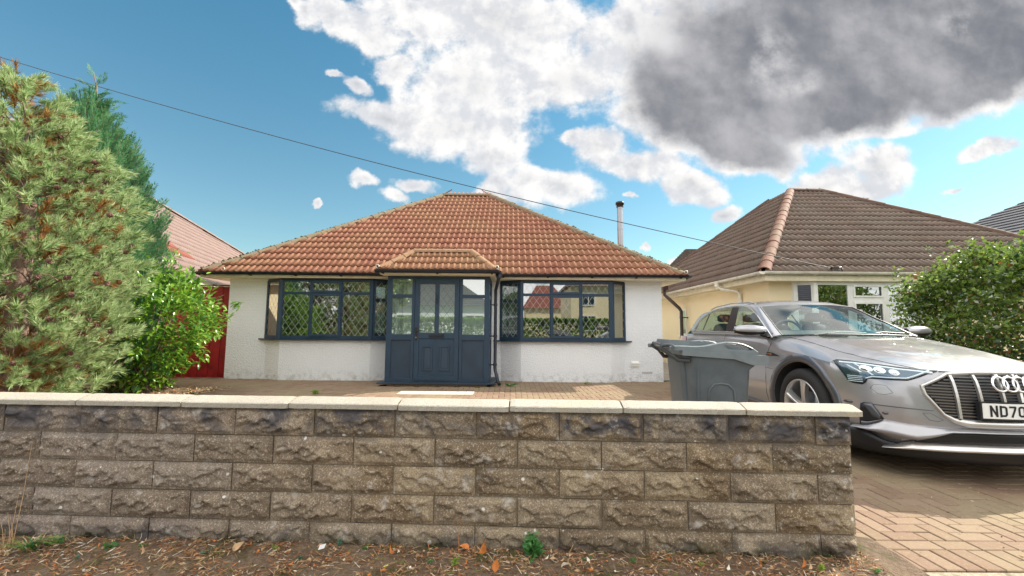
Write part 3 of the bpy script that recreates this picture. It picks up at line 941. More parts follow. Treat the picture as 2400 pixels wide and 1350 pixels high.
# bay windows
def bay_window(b, nm):
    a0, a1, a2, a3 = b
    fr = MB()
    fw, Z0, Z1 = 0.062, SILL, HEAD
    H = Z1 - Z0
    P = [Vector((a0, YF - .0, 0)), Vector((a1, YBAY, 0)), Vector((a2, YBAY, 0)), Vector((a3, YF - .0, 0))]
    ez = Vector((0, 0, 1))
    todo = []; case = []
    for k in range(3):
        O = P[k] + Vector((0, 0, Z0)); ex = (P[k + 1] - P[k]); w = ex.length; ex.normalize(); n = Vector((ex.y, -ex.x, 0))
        if k == 1:
            m3 = [fw * .8, w / 3, 2 * w / 3, w - fw * .8]
            bar(fr, O, ex, ez, n, 0, w, 0, 0.075); bar(fr, O, ex, ez, n, 0, w, H - 0.045, H)
            bar(fr, O, ex, ez, n, 0, fw * .9, .075, H - .045); bar(fr, O, ex, ez, n, w - fw * .9, w, .075, H - .045)
            for x in (w / 3, 2 * w / 3): bar(fr, O, ex, ez, n, x - .03, x + .03, .075, H - .045)
            tz = 1.905 - Z0
            for x0, x1 in ((fw * .9, w / 3 - .03), (w / 3 + .03, 2 * w / 3 - .03), (2 * w / 3 + .03, w - fw * .9)):
                bar(fr, O, ex, ez, n, x0, x1, tz - .03, tz + .03)
            for x0, x1 in ((fw * .9, w / 3 - .03), (2 * w / 3 + .03, w - fw * .9)):
                todo += [(O, ex, n, x0, x1, .075, tz - .03), (O, ex, n, x0, x1, tz + .03, H - .045)]
            for z0, z1 in ((.075, tz - .03), (tz + .03, H - .045)):
                x0, x1 = w / 3 + .03, 2 * w / 3 - .03
                case.append((O, ex, n, x0 - .035, x1 + .035, z0 - .022, z1 + .022))
                todo.append((O, ex, n, x0 + .022, x1 - .022, z0 + .03, z1 - .03, .035))
        else:
            bar(fr, O, ex, ez, n, 0, w, 0, 0.075, -.029, .029); bar(fr, O, ex, ez, n, 0, w, H - .045, H, -.029, .029)
            bar(fr, O, ex, ez, n, 0 if k == 0 else .02, .05 if k == 0 else .075, .075, H - .045, -.028, .028)
            bar(fr, O, ex, ez, n, w - .075 if k == 0 else w - .05, w - .02 if k == 0 else w, .075, H - .045, -.028, .028)
            todo.append((O, ex, n, .05, w - .05, .075, H - .045))
    # corner posts
    for p in (P[1], P[2]):
        fr.tube([p + Vector((0, .0, Z0)), p + Vector((0, 0, Z1))], 0.045, 8, smooth=False)
    f = fr.build(nm, M['upvc'], bun, bevel=0.004)
    for (O, ex, n, x0, x1, z0, z1) in case:
        c = MB()
        t_ = 0.055
        bar(c, O, ex, ez, n, x0, x1, z0, z0 + t_, .028, .048); bar(c, O, ex, ez, n, x0, x1, z1 - t_, z1, .028, .048)
        bar(c, O, ex, ez, n, x0, x0 + t_, z0 + t_, z1 - t_, .028, .048); bar(c, O, ex, ez, n, x1 - t_, x1, z0 + t_, z1 - t_, .028, .048)
        c.build('casement', M['upvc'], f, bevel=0.004)
    for q in todo:
        O, ex, n, x0, x1, z0, z1 = q[:7]; off = q[7] if len(q) > 7 else 0.008
        pane(O, ex, ez, n, x0, x1, z0, z1, f, M['glass'], True, off)
    # sill follows the bay
    o1 = [(a0 - .16, YF), (a0 - .10, YF - .05), (a1 - .03, YBAY - .07), (a2 + .03, YBAY - .07), (a3 + .10, YF - .05), (a3 + .16, YF), (a3 - .05, YF + .08), (a0 + .05, YF + .08)]
    MB().prism([(x, y, SILL - .026) for x, y in o1], (0, 0, .026)).build('window_sill', M['upvc'], f)
    # head board filling up to the soffit
    o2 = [(a0 - .01, YF), (a1 - .01, YBAY - .025), (a2 + .01, YBAY - .025), (a3 + .01, YF)]
    MB().prism([(x, y, HEAD) for x, y in o2], (0, 0, .029)).build('head_board', M['black'], f)
    return f
b1 = bay_window(bays[0], 'bay_window'); b2 = bay_window(bays[1], 'bay_window')
# net curtain drawn on the left side of the left bay, blinds half down elsewhere
def curtain(x0, x1, y0, y1, z0, z1, par, folds=9, mat=None):
    rows = []
    for z in (z0, z1):
        rows.append([(x0 + (x1 - x0) * i / (folds * 4), y0 + (y1 - y0) * i / (folds * 4) + .018 * math.sin(i * math.pi / 2), z) for i in range(folds * 4 + 1)])
    MB().grid(rows).build('curtain', mat or M['curtain'], par, recalc=False)
curtain(-5.50, -5.10, 9.80, 9.58, 0.93, 2.16, b1, 6)
gc = simple('green_curtain', (0.10, 0.22, 0.18), 0.9, var=0.1)
curtain(-3.0, -2.72, 9.60, 9.76, 0.93, 2.16, b1, 4, gc)
curtain(-0.20, 0.14, 9.80, 9.60, 0.93, 2.16, b2, 4, gc)
curtain(2.28, 2.50, 9.60, 9.74, 0.93, 2.16, b2, 4)

# ------------------------------------------------------------------ porch
PX0, PX1, PY, PZ0, PZ1 = -2.545, -0.455, 8.68, 0.075, 2.215
DX0, DX1 = -1.975, -1.065
ez = Vector((0, 0, 1)); ex = Vector((1, 0, 0)); nF = Vector((0, -1, 0))
pb = MB().box((PX0 + .04, PY + .03, -0.05), (PX1 - .04, 9.69, 0.055)); pb = pb.build('porch_base', mottled('base_concrete', (0.42, 0.28, 0.14), (0.34, 0.22, 0.12), (0.5, 0.4, 0.26), 4, 50), bun, bevel=.006)
pf = MB(); O = Vector((PX0, PY, PZ0))
W_ = PX1 - PX0; Hh = PZ1 - PZ0; d0, d1 = -.05, .0
a = DX0 - PX0; c = DX1 - PX0; RAILZ = 0.985 - PZ0
B = lambda x0, x1, z0, z1, e0=-.07, e1=0.0: bar(pf, O, ex, ez, nF, x0, x1, z0, z1, e0, e1)
B(0, .105, 0, Hh); B(W_ - .105, W_, 0, Hh); B(a - .06, a, .0, Hh); B(c, c + .06, .0, Hh)
B(.105, a - .06, Hh - .06, Hh); B(a, c, Hh - .055, Hh); B(c + .06, W_ - .105, Hh - .06, Hh)
B(.105, a - .06, 0, .075); B(c + .06, W_ - .105, 0, .075); B(a, c, 0, .03)
B(.105, a - .06, RAILZ - .07, RAILZ + .045); B(c + .06, W_ - .105, RAILZ - .07, RAILZ + .045)
tz = 1.805 - PZ0
B(.105, a - .06, tz - .035, tz + .035); B(c + .06, W_ - .105, tz - .035, tz + .035)
# side frames
for xs, n_ in ((PX0, Vector((-1, 0, 0))), (PX1, Vector((1, 0, 0)))):
    O2 = Vector((xs, PY + .07, PZ0)); ey = Vector((0, 1, 0)); L_ = 9.695 - PY - .07
    for x0, x1, z0, z1 in ((0, .04, 0, Hh), (L_ - .07, L_, 0, Hh), (.04, L_ - .07, 0, .075), (.04, L_ - .07, Hh - .06, Hh), (.04, L_ - .07, RAILZ - .07, RAILZ + .045), (.04, L_ - .07, tz - .035, tz + .035)):
        bar(pf, O2, ey, ez, n_, x0, x1, z0, z1, -.07, 0)
porch = pf.build('porch_frame', M['upvc'], bun, bevel=0.004)
pane(O, ex, ez, nF, .105, a - .06, RAILZ + .045, tz - .035, porch, M['frost'], False, -.03)
pane(O, ex, ez, nF, .105, a - .06, tz + .035, Hh - .06, porch, M['frost'], False, -.03)
pane(O, ex, ez, nF, c + .06, W_ - .105, RAILZ + .045, tz - .035, porch, M['frost'], False, -.03)
pane(O, ex, ez, nF, c + .06, W_ - .105, tz + .035, Hh - .06, porch, M['frost'], False, -.03)
for x0, x1 in ((.105, a - .06), (c + .06, W_ - .105)):
    q = MB(); bar(q, O, ex, ez, nF, x0, x1, .075, RAILZ - .07, -.05, -.022); q = q.build('lower_panel', M['panel'], porch)
for xs, n_ in ((PX0, Vector((-1, 0, 0))), (PX1, Vector((1, 0, 0)))):
    O2 = Vector((xs, PY + .07, PZ0)); ey = Vector((0, 1, 0)); L_ = 9.695 - PY - .07
    pane(O2, ey, ez, n_, .04, L_ - .07, RAILZ + .045, tz - .035, porch, M['frost'], False, -.03)
    pane(O2, ey, ez, n_, .04, L_ - .07, tz + .035, Hh - .06, porch, M['frost'], False, -.03)
    q = MB(); bar(q, O2, ey, ez, n_, .04, L_ - .07, .075, RAILZ - .07, -.05, -.02); q.build('lower_panel', M['panel'], porch)
MB().prism([(PX0 - .13, PY + .2, .048), (PX0 - .13, PY - .09, .048), (PX1 + .09, PY - .09, .048), (PX1 + .13, PY + .2, .048)], (0, 0, .027)).build('porch_sill', M['panel'], porch, bevel=.004)
MB().box((PX1 + .001, PY + .21, .048), (PX1 + .13, 9.69, .074)).build('porch_sill', M['panel'], porch, bevel=.004)
# inner porch light-coloured walls
MB().box((PX0 + .09, 9.66, PZ0), (PX1 - .09, 9.695, 2.2)).build('porch_back_wall', M['white_pl'], porch)
# door
D0, DW, DH = Vector((DX0 + .006, PY, PZ0 + .032)), DX1 - DX0 - .012, Hh - .055 - .034
dm = MB()
bd = lambda x0, x1, z0, z1, e0=-.055, e1=.012: bar(dm, D0, ex, ez, nF, x0, x1, z0, z1, e0, e1)
st, mid = .095, DW / 2
g0, g1 = 0.955, DH - .105
bd(0, st, 0, DH); bd(DW - st, DW, 0, DH); bd(st, DW - st, 0, .105); bd(st, DW - st, g1, DH); bd(st, DW - st, .84, g0)
bd(mid - .042, mid + .042, g0, g1)
bd(st, DW - st, .105, .84, -.04, -.004)
door = dm.build('front_door', M['upvc'], bun, bevel=.004)
for x0, x1 in ((st, mid - .042), (mid + .042, DW - st)):
    pane(D0, ex, ez, nF, x0, x1, g0, g1, door, M['frost'], True, -.015)
for c_ in door.children:
    if c_.name.startswith('leading'): c_.data.materials[0] = M['lead_d']
# two raised panels with mitred mouldings
for cx_ in (0.275, DW - 0.275):
    q = MB(); w2, z0, z1 = .105, .195, .69
    outer = [(cx_ - w2, z0), (cx_ + w2, z0), (cx_ + w2, z1), (cx_ - w2, z1)]
    def ring(k, e): 
        return [D0 + ex * (x + (k if x < cx_ else -k)) + ez * (z + (k if z < .4 else -k)) + nF * e for x, z in outer]
    q.grid([ring(0, -.004), ring(.006, .014), ring(.026, .014), ring(.036, .0), ring(.05, .004)], smooth=False, closed=True)
    q.poly(ring(.05, .004))
    q.build('door_panel', M['panel'], door)
q = MB(); bar(q, D0, ex, ez, nF, .02, .062, .80, 1.06, .012, .022)
q.tube([D0 + ex * .041 + ez * 1.0 + nF * .02, D0 + ex * .041 + ez * 1.0 + nF * .06, D0 + ex * .07 + ez * 1.0 + nF * .066, D0 + ex * .165 + ez * .995 + nF * .06], [.011, .011, .011, .009], 8)
q.build('door_handle', M['black'], door, recalc=False)
q = MB(); q.tube([D0 + ex * .041 + ez * .86 + nF * .02, D0 + ex * .041 + ez * .86 + nF * .032], .012, 10)
q.build('keyhole', simple('brass', (0.6, 0.42, 0.16), 0.3, metal=1), door, recalc=False)
q = MB(); bar(q, D0, ex, ez, nF, mid - .15, mid + .15, .865, .93, .0125, .024); bar(q, D0, ex, ez, nF, mid - .125, mid + .125, .88, .916, .024, .031)
q.build('letterbox', M['gutter'], door, bevel=.003)
q = MB()
q.tube([D0 + ex * mid + ez * 1.72 + nF * .02, D0 + ex * mid + ez * 1.72 + nF * .035, D0 + ex * mid + ez * 1.60 + nF * .045, D0 + ex * mid + ez * 1.56 + nF * .02], [.013, .014, .009, .014], 8)
q.build('door_knocker', M['black'], door, recalc=False)
# porch roof
p00, p10 = Vector((-2.66, 8.36, 2.285)), Vector((-0.31, 8.36, 2.285))
prun = 0.60; pz = 2.285 + prun * math.tan(R(37)); pr0 = Vector((-2.08, 8.36 + prun, pz)); pr1 = Vector((-0.86, 8.36 + prun, pz))
ps = MB()
ps.quad(p00, p10, pr1, pr0); ps.poly([p10, Vector((-0.31, 9.9, 2.285)), Vector((-0.86, 9.9, pz)), pr1]); ps.poly([p00, pr0, Vector((-2.08, 9.9, pz)), Vector((-2.66, 9.9, 2.285))])
ps.quad(pr0, pr1, Vector((-0.86, 9.9, pz)), Vector((-2.08, 9.9, pz)))
proof = ps.build('porch_roof', M['under'], bun, recalc=False)
pp_ = R(37); psl = prun / math.cos(pp_)
roof_plane(p00 + Vector((0, -.02, .0)), (1, 0, 0), (0, math.cos(pp_), math.sin(pp_)), 3, 11, lambda v: .58 * min(1, v / psl), lambda v: 2.35 - .55 * min(1, v / psl), 0.235, 0.262, M['tile_porch'], proof, proof, 38, amp=0.8)
pa = math.atan2(pz - 2.285, .55); psl2 = math.hypot(pz - 2.285, .55)
roof_plane(p10, (0, 1, 0), (-math.cos(pa), 0, math.sin(pa)), 3, 7, lambda v: prun * min(1, v / psl2), lambda v: 1.45, 0.235, 0.262, M['tile_porch'], proof, proof, 0, amp=.8)
roof_plane(Vector((-2.66, 9.9, 2.285)), (0, -1, 0), (math.cos(pa), 0, math.sin(pa)), 3, 7, lambda v: 0, lambda v: 1.54 - prun * min(1, v / psl2), 0.235, 0.262, M['tile_porch'], proof, proof, 0, amp=.8)
u4 = Vector((0, 0, .04))
half_round(p00 + u4 + Vector((.03, .03, 0)), pr0 + u4, .085, .3, M['hip_orange'], proof)
half_round(p10 + u4 + Vector((-.03, .03, 0)), pr1 + u4, .085, .3, M['hip_orange'], proof)
half_round(pr0 + u4, pr1 + u4, .085, .31, M['hip_orange'], proof, 'ridge_tile')
hip_iron(p00 + Vector((.03, .0, .02)), -1, proof); hip_iron(p10 + Vector((-.02, .0, .02)), 1, proof)
pfas = MB().box((-2.63, 8.40, 2.225), (-0.34, 8.42, 2.275)).box((-2.63, 8.42, 2.218), (-0.34, 9.69, 2.226)).box((-.36, 8.42, 2.2265), (-.34, 9.3, 2.275)).box((-2.63, 8.42, 2.2265), (-2.61, 9.3, 2.275)).build('fascia', M['soffit'], bun)
gutter((-2.70, 8.345, 2.30), (-0.25, 8.345, 2.30), (0, -1, 0), G, bun, rad=.062)
gutter((-0.27, 8.36, 2.297), (-0.27, 9.22, 2.297), (1, 0, 0), G, bun, rad=.058, brk=False)
# downpipe from the porch gutter to a shoe on the paving
dp = MB(); x_ = -.335
dp.tube([(-.27, 8.50, 2.25), (-.27, 8.50, 2.16), (-.30, 8.62, 2.05), (-.335, 8.78, 1.95), (x_, 8.80, 1.85), (x_, 8.80, .36), (-.325, 8.78, .30), (-.26, 8.63, .09), (-.235, 8.58, .055)], .034, 12)
dp.tube([(-.27, 8.50, 2.17), (-.27, 8.50, 2.24)], .041, 12)
dp = dp.build('downpipe', G, bun, recalc=False)
for z in (1.62, .98, .40):
    MB().tube([(x_, 8.80, z), (x_, 8.80, z + .05)], .040, 12).box((PX1, 8.78, z + .01), (x_ - .03, 8.82, z + .035)).build('pipe_clip', G, dp, recalc=False)

# ------------------------------------------------------------------ garden wall of rock-faced blocks
WYAW = -0.0385
WO = Vector((0, 2.413, 0))
wd = Vector((math.cos(WYAW), math.sin(WYAW), 0)); wn = Vector((math.sin(WYAW), -math.cos(WYAW), 0))   # along, towards the street
gw = empty('garden_wall', WO, WYAW, label='low garden wall of rock-faced concrete blocks with a row of pale coping slabs', cat='wall')
GW = WM[gw.name]
def block_mat():
    m, t, b = new_mat('rock_faced_block')
    p = pos(t)
    sp = t.new('ShaderNodeSeparateXYZ'); t.link(p, sp.inputs[0])
    oi = t.new('ShaderNodeObjectInfo')
    rnd = oi.outputs['Random']
    off = t.vmath('ADD', p, t.vmath('SCALE', (3.1, 1.7, 2.3), scale=rnd).outputs[0]).outputs[0]
    a = t.noise(off, 3.2, 8.0, 0.68, 0.5)
    c = t.mix(t.smooth(a, 0.36, 0.64), (0.215, 0.142, 0.072), (0.45, 0.350, 0.220))
    # greyer towards the western end and in patches
    w = t.smooth(t.math('ADD', sp.outputs[0], t.math('MULTIPLY', t.noise(p, 1.2, 4.0, 0.6), 2.2)), -1.6, 1.3, 1.0, 0.0)
    c = t.mix(t.math('MULTIPLY', w, 0.75), c, (0.30, 0.245, 0.225))
    c = t.mix(t.math('MULTIPLY', t.smooth(rnd, 0.45, 1.0), 0.45), c, (0.27, 0.235, 0.195))
    c = t.mix(t.math('MULTIPLY', t.math('LESS_THAN', rnd, 0.22), 0.5), c, (0.17, 0.125, 0.080))
    # grain
    f = t.noise(p, 150.0, 6.0, 0.8)
    c = t.mix(t.smooth(f, 0.44, 0.60, 0.0, 0.75), c, (0.13, 0.10, 0.075))
    f2 = t.noise(p, 95.0, 5.0, 0.8)
    c = t.mix(t.smooth(f2, 0.52, 0.64, 0.0, 0.85), c, (0.62, 0.54, 0.42))
    # black weathering, heaviest in the top course
    st = t.noise(p, 4.2, 8.0, 0.72, 0.8)
    topc = t.smooth(sp.outputs[2], 0.50, 0.66, 0.0, 1.0)
    topc = t.math('ADD', topc, t.smooth(sp.outputs[2], 0.11, 0.03, 0.0, 0.75))
    k = t.math('MULTIPLY', t.smooth(st, 0.42, 0.64), t.math('ADD', t.math('MULTIPLY', topc, 0.85), 0.16), clamp=True)
    c = t.mix(k, c, (0.085, 0.080, 0.088))
    gr = t.noise(p, 30.0, 6.0, 0.75)
    c = t.mix(t.smooth(gr, 0.56, 0.70, 0.0, 0.7), c, (0.10, 0.085, 0.07))
    # pale lichen: broad blooms and small bright dots
    l1 = t.noise(p, 9.0, 6.0, 0.7)
    c = t.mix(t.smooth(l1, 0.56, 0.70, 0.0, 0.7), c, (0.52, 0.49, 0.45))
    v = t.new('ShaderNodeTexVoronoi'); v.inputs['Scale'].default_value = 14.0; t.link(p, v.inputs['Vector'])
    vs = t.new('ShaderNodeSeparateColor'); t.link(v.outputs['Color'], vs.inputs[0])
    size = t.math('MULTIPLY', t.smooth(vs.outputs[0], 0.60, 1.0), 0.15)
    dots = t.math('LESS_THAN', v.outputs['Distance'], size)
    c = t.mix(t.math('MULTIPLY', dots, 0.85), c, (0.78, 0.76, 0.72))
    # moss at the foot
    ms = t.math('MULTIPLY', t.smooth(sp.outputs[2], 0.10, 0.0), t.smooth(t.noise(p, 7.0, 5.0, 0.6), 0.38, 0.62))
    c = t.mix(ms, c, (0.045, 0.045, 0.020))
    t.link(c, b.inputs['Base Color'])
    b.inputs['Roughness'].default_value = 0.92
    b.inputs['Specular IOR Level'].default_value = 0.2
    bn = t.new('ShaderNodeBump'); bn.inputs['Strength'].default_value = 0.9; bn.inputs['Distance'].default_value = 0.006
    t.link(t.math('ADD', f, t.math('MULTIPLY', gr, 1.3)), bn.inputs['Height']); t.link(bn.outputs[0], b.inputs['Normal'])
    return m
M['block'] = block_mat()
from mathutils import noise as mn
def rock_block(w, h, seed, dep=0.10):
    """block whose face is hewn: a flat drafted margin round slanting ledges"""
    rr = random.Random(seed)
    nx, nz = max(10, int(44 * w / 0.44)), 18
    led = []
    for _ in range(int(6 + 9 * w / .44)):
        led.append((rr.uniform(0, w), rr.uniform(.01, h * .9), rr.uniform(.03, .12), rr.uniform(-0.75, 0.15), rr.uniform(.005, .0145), rr.uniform(-25, 25)))
    so = Vector((rr.uniform(0, 50), rr.uniform(0, 50), 0))
    rows = []
    for j in range(nz + 1):
        z = h * j / nz
        row = []
        for i in range(nx + 1):
            x = w * i / nx
            m = min(x, w - x, z * 1.2, (h - z)) / 0.020
            m = max(0.0, min(1.0, m - 0.25)); m = m * m * (3 - 2 * m)
            y = 0.006 + 0.018 * (0.5 + 0.5 * mn.fractal(Vector((x * 9, z * 16, 0)) + so, 0.9, 2.0, 4))
            for (lx, lz, ln, sl, ht, cv) in led:
                dx_ = x - lx
                fall = math.exp(-(dx_ / ln) ** 2)
                zc = lz + sl * dx_ + 0.012 * math.sin(dx_ * 60 + cv)
                dz_ = z - zc
                # overhanging lip above a scoop
                if dz_ > 0: y += ht * fall * math.exp(-dz_ / 0.030)
                else: y -= ht * 0.55 * fall * math.exp(dz_ / 0.020)
            y = y * m
            row.append((x, -y, z))
        rows.append(row)
    mb = MB(); mb.grid(rows)
    # sides back to the wall core
    ring = rows[0] + [r[-1] for r in rows[1:]] + rows[-1][::-1][1:] + [r[0] for r in rows[::-1]][1:-1]
    back = [(x, dep, z) for x, y, z in ring]
    mb.grid([ring, back], smooth=False, closed=True)
    return mb
CH = 0.1520; JT = 0.0065
TOPZ_ = 0.728
S_END = 1.815; S_BEG = -8.2
moulds = {}
for row in range(5):
    z1 = TOPZ_ - row * CH; z0 = z1 - CH
    off_ = -0.190 if row % 2 == 0 else -0.190 + 0.2275
    ks = [off_ + .455 * k for k in range(-18, 6)]
    js = [S_BEG] + [s for s in ks if S_BEG + .05 < s < S_END - .04] + [S_END]
    for a_, b_ in zip(js[:-1], js[1:]):
        w = b_ - a_ - JT
        mould = random.randint(0, 6)
        key = (round(w, 3), mould)
        if key not in moulds:
            mb = rock_block(w, CH - JT, hash(key) % 10007 if False else int(key[0] * 1000) * 7 + mould)
            moulds[key] = mb.mesh('block', M['block'])
        rr = random.uniform(-.004, .004)
        wm = GW @ Matrix.Translation((a_ + JT / 2, -0.006 + rr, z0 + JT / 2))
        inst('block', moulds[key], wm, gw)
# end of the wall: quoin faces, broken and rough, plus mortar core and back
core = MB(); core.box((S_BEG + .01, .001, -.06), (S_END - .012, .10, TOPZ_ + .002))
M['mortar'] = mottled('mortar', (0.24, 0.20, 0.14), (0.20, 0.16, 0.12), (0.33, 0.28, 0.21), 6, 90, spot=[(5.0, (0.06, 0.055, 0.05), 0.52, 0.68, 0.7)], bump=.8, bscale=150)
def xf(mb, mat):
    mb.v = [tuple(mat @ Vector(p)) for p in mb.v]; return mb
xf(core, GW).build('mortar', M['mortar'], gw)
for row in range(5):
    z1 = TOPZ_ - row * CH; z0 = z1 - CH
    mb = rock_block(.10, CH - JT, 500 + row, 0.04)
    me = mb.mesh('end_block', M['block'])
    inst('end_block', me, GW @ Matrix.Translation((S_END - .018 + .004 * row, .005, z0 + JT / 2)) @ Matrix.Rotation(math.pi / 2, 4, 'Z') @ Matrix.Scale(.62, 4, (0, 1, 0)), gw)
# coping slabs, weathered both ways
M['coping'] = mottled('coping_concrete', (0.37, 0.34, 0.285), (0.43, 0.40, 0.345), (0.25, 0.225, 0.18), 1.6, 130.0,
                      spot=[(2.6, (0.44, 0.37, 0.26), 0.5, 0.66, 0.6), (240.0, (0.22, 0.19, 0.15), 0.56, 0.66, 0.8)], bump=0.6, bscale=210, dist=.005)
def coping(w, seed):
    rr = random.Random(seed)
    zt, f0, f1 = TOPZ_, -0.038, 0.150
    n = 24
    prof = [(f0 + .012, zt + .002), (f0 - .002, zt + .003), (f0 - .003, zt + .027), (f0 + .002, zt + .032), (f0 + .075, zt + .054), (f0 + .10, zt + .054), (f1, zt + .030), (f1, zt + .002)]
    rows = []
    for i in range(n + 1):
        x = w * i / n
        e = min(x, w - x)
        ch = -0.006 if e == 0 else 0
        rows.append([(x, y + (0.0022 * mn.noise(Vector((x * 30, seed, k))) if k < 6 else 0) - (ch if k in (1, 2) else 0), z + (0.0016 * mn.noise(Vector((x * 25 + 7, seed, k * 3))) + (ch * .5 if k in (2, 3, 4, 5) else 0))) for k, (y, z) in enumerate(prof)])
    mb = MB(); mb.grid(rows, smooth=False, closed=True)
    mb.poly(rows[0]); mb.poly(rows[-1])
    return mb
s = -0.0085 + .6165 * 3
js = [-0.0085 + .6165 * k for k in range(-8, 4)]
js = [j for j in js if j > S_BEG] 
js[-1] = 1.262 + 0.0
js = [-0.0085 + .6165 * k for k in range(-13, 3)] + [1.262, 1.950]
js = sorted(set([round(j, 4) for j in js if j < 1.20] + [1.262, 1.868]))
for i, (a_, b_) in enumerate(zip(js[:-1], js[1:])):
    mb = coping(b_ - a_ - .008, i)
    me = mb.mesh('coping_slab', M['coping'])
    inst('coping_slab', me, GW @ Matrix.Translation((a_ + .004, random.uniform(-.003, .003), random.uniform(-.002, .002))) @ Matrix.Rotation(random.uniform(-.003, .003), 4, 'Z'), gw)
cj = MB().box((S_BEG + .02, -.026, TOPZ_ + .004), (S_END + .01, .135, TOPZ_ + .028)); xf(cj, GW).build('bedding_mortar', M['mortar'], gw)

# ------------------------------------------------------------------ neighbour on the right: cream bungalow under brown tiles
nb = empty('neighbour_bungalow', (9.1, 9, 0), label='cream bungalow with brown tiled roof, white gutters and white windows beyond the parked car', cat='house')
A0, A1, RT0, RT1 = Vector((5.03, 8.48, 2.31)), Vector((13.3, 8.48, 2.31)), Vector((8.66, 13, 5.46)), Vector((9.66, 13, 5.46))
A2, A3 = Vector((5.03, 18.6, 2.31)), Vector((13.3, 18.6, 2.31))
RT0b, RT1b = Vector((8.66, 14.1, 5.46)), Vector((9.66, 14.1, 5.46))
nm = MB(); nm.quad(A0 + dn, A1 + dn, RT1 + dn, RT0 + dn); nm.quad(A2 + dn, A0 + dn, RT0 + dn, RT0b + dn); nm.quad(A1 + dn, A3 + dn, RT1b + dn, RT1 + dn); nm.quad(A3 + dn, A2 + dn, RT0b + dn, RT1b + dn); nm.quad(RT0 + dn, RT1 + dn, RT1b + dn, RT0b + dn)
nroof = nm.build('roof', M['under'], nb, recalc=False)
fp = math.atan2(5.46 - 2.31, 13 - 8.48); fs = math.hypot(5.46 - 2.31, 13 - 8.48)
roof_plane(A0 + Vector((0, -.03, -.02)), (1, 0, 0), (0, math.cos(fp), math.sin(fp)), 17, 30, lambda v: 3.63 * min(1, v / fs), lambda v: 8.27 - 3.64 * min(1, v / fs), 0.282, 0.328, M['tile_brown'], nroof, nroof, 215)
sp_ = math.atan2(5.46 - 2.31, 3.63); ss = math.hypot(5.46 - 2.31, 3.63)
roof_plane(A2 + Vector((-.03, 0, -.02)), (0, -1, 0), (math.cos(sp_), 0, math.sin(sp_)), 15, 36, lambda v: 4.5 * min(1, v / ss), lambda v: 10.12 - 4.52 * min(1, v / ss), 0.282, 0.328, M['tile_brown'], nroof, nroof, 80)
roof_plane(A1, (0, 1, 0), (-math.cos(sp_), 0, math.sin(sp_)), 15, 36, lambda v: 4.5 * min(1, v / ss), lambda v: 10.12 - 4.52 * min(1, v / ss), 0.282, 0.328, M['tile_brown'], nroof, nroof, 0)
u5 = Vector((0, 0, .05))
half_round(A0 + u5 + Vector((.05, .06, 0)), RT0 + u5, .122, .40, M['hip_red'], nroof)
half_round(A1 + u5, RT1 + u5, .10, .42, M['hip_dark'], nroof)
half_round(A2 + u5, RT0b + u5, .10, .42, M['hip_dark'], nroof)
half_round(RT0 + u5, RT1 + u5, .10, .42, M['hip_dark'], nroof, 'ridge_tile')
nw = MB()
NX0, NYF, NY1 = 5.33, 8.82, 18.3
nw.box((NX0, NYF, -.08), (5.86, NYF + .25, 2.24)); nw.box((NX0, NYF + .25, -.08), (NX0 + .25, 13.05, 2.24)); nw.box((NX0, 13.60, -.08), (NX0 + .25, NY1, 2.24))
nw.box((NX0, 13.05, -.08), (NX0 + .25, 13.60, .98)); nw.box((NX0, 13.05, 1.78), (NX0 + .25, 13.60, 2.24))
nw.box((8.6, NYF, -.08), (13.0, NYF + .25, 2.24)); nw.box((NX0 + .25, NY1 - .25, -.08), (13.0, NY1, 2.24)); nw.box((12.75, NYF + .25, -.08), (13.0, NY1 - .25, 2.24))
nw.box((5.86, NYF - .06, -.08), (8.6, NYF + .12, .90))
nwall = nw.build('wall', M['cream'], nb)
nfa = MB(); nfa.box((A0.x + .05, A0.y + .04, 2.16), (A1.x, A0.y + .06, 2.29)); nfa.box((A0.x + .05, A0.y + .06, 2.16), (A0.x + .07, 18.5, 2.29)); nfa.box((A0.x + .07, A0.y + .06, 2.162), (A1.x, NYF, 2.175)).box((A0.x + .07, NYF, 2.162), (NX0, 18.5, 2.175))
nfa.build('fascia', simple('cream_fascia', (0.74, 0.66, 0.48), .6, var=.1), nb)
wg = simple('white_gutter', (0.72, 0.68, 0.58), 0.45, var=0.15, vscale=6)
gutter((A0.x - .01, A0.y - .03, 2.335), (A1.x, A0.y - .03, 2.335), (0, -1, 0), wg, nb)
gutter((A0.x - .04, A0.y - .03, 2.335), (A0.x - .04, 18.5, 2.31), (-1, 0, 0), wg, nb, bracket=1.1)
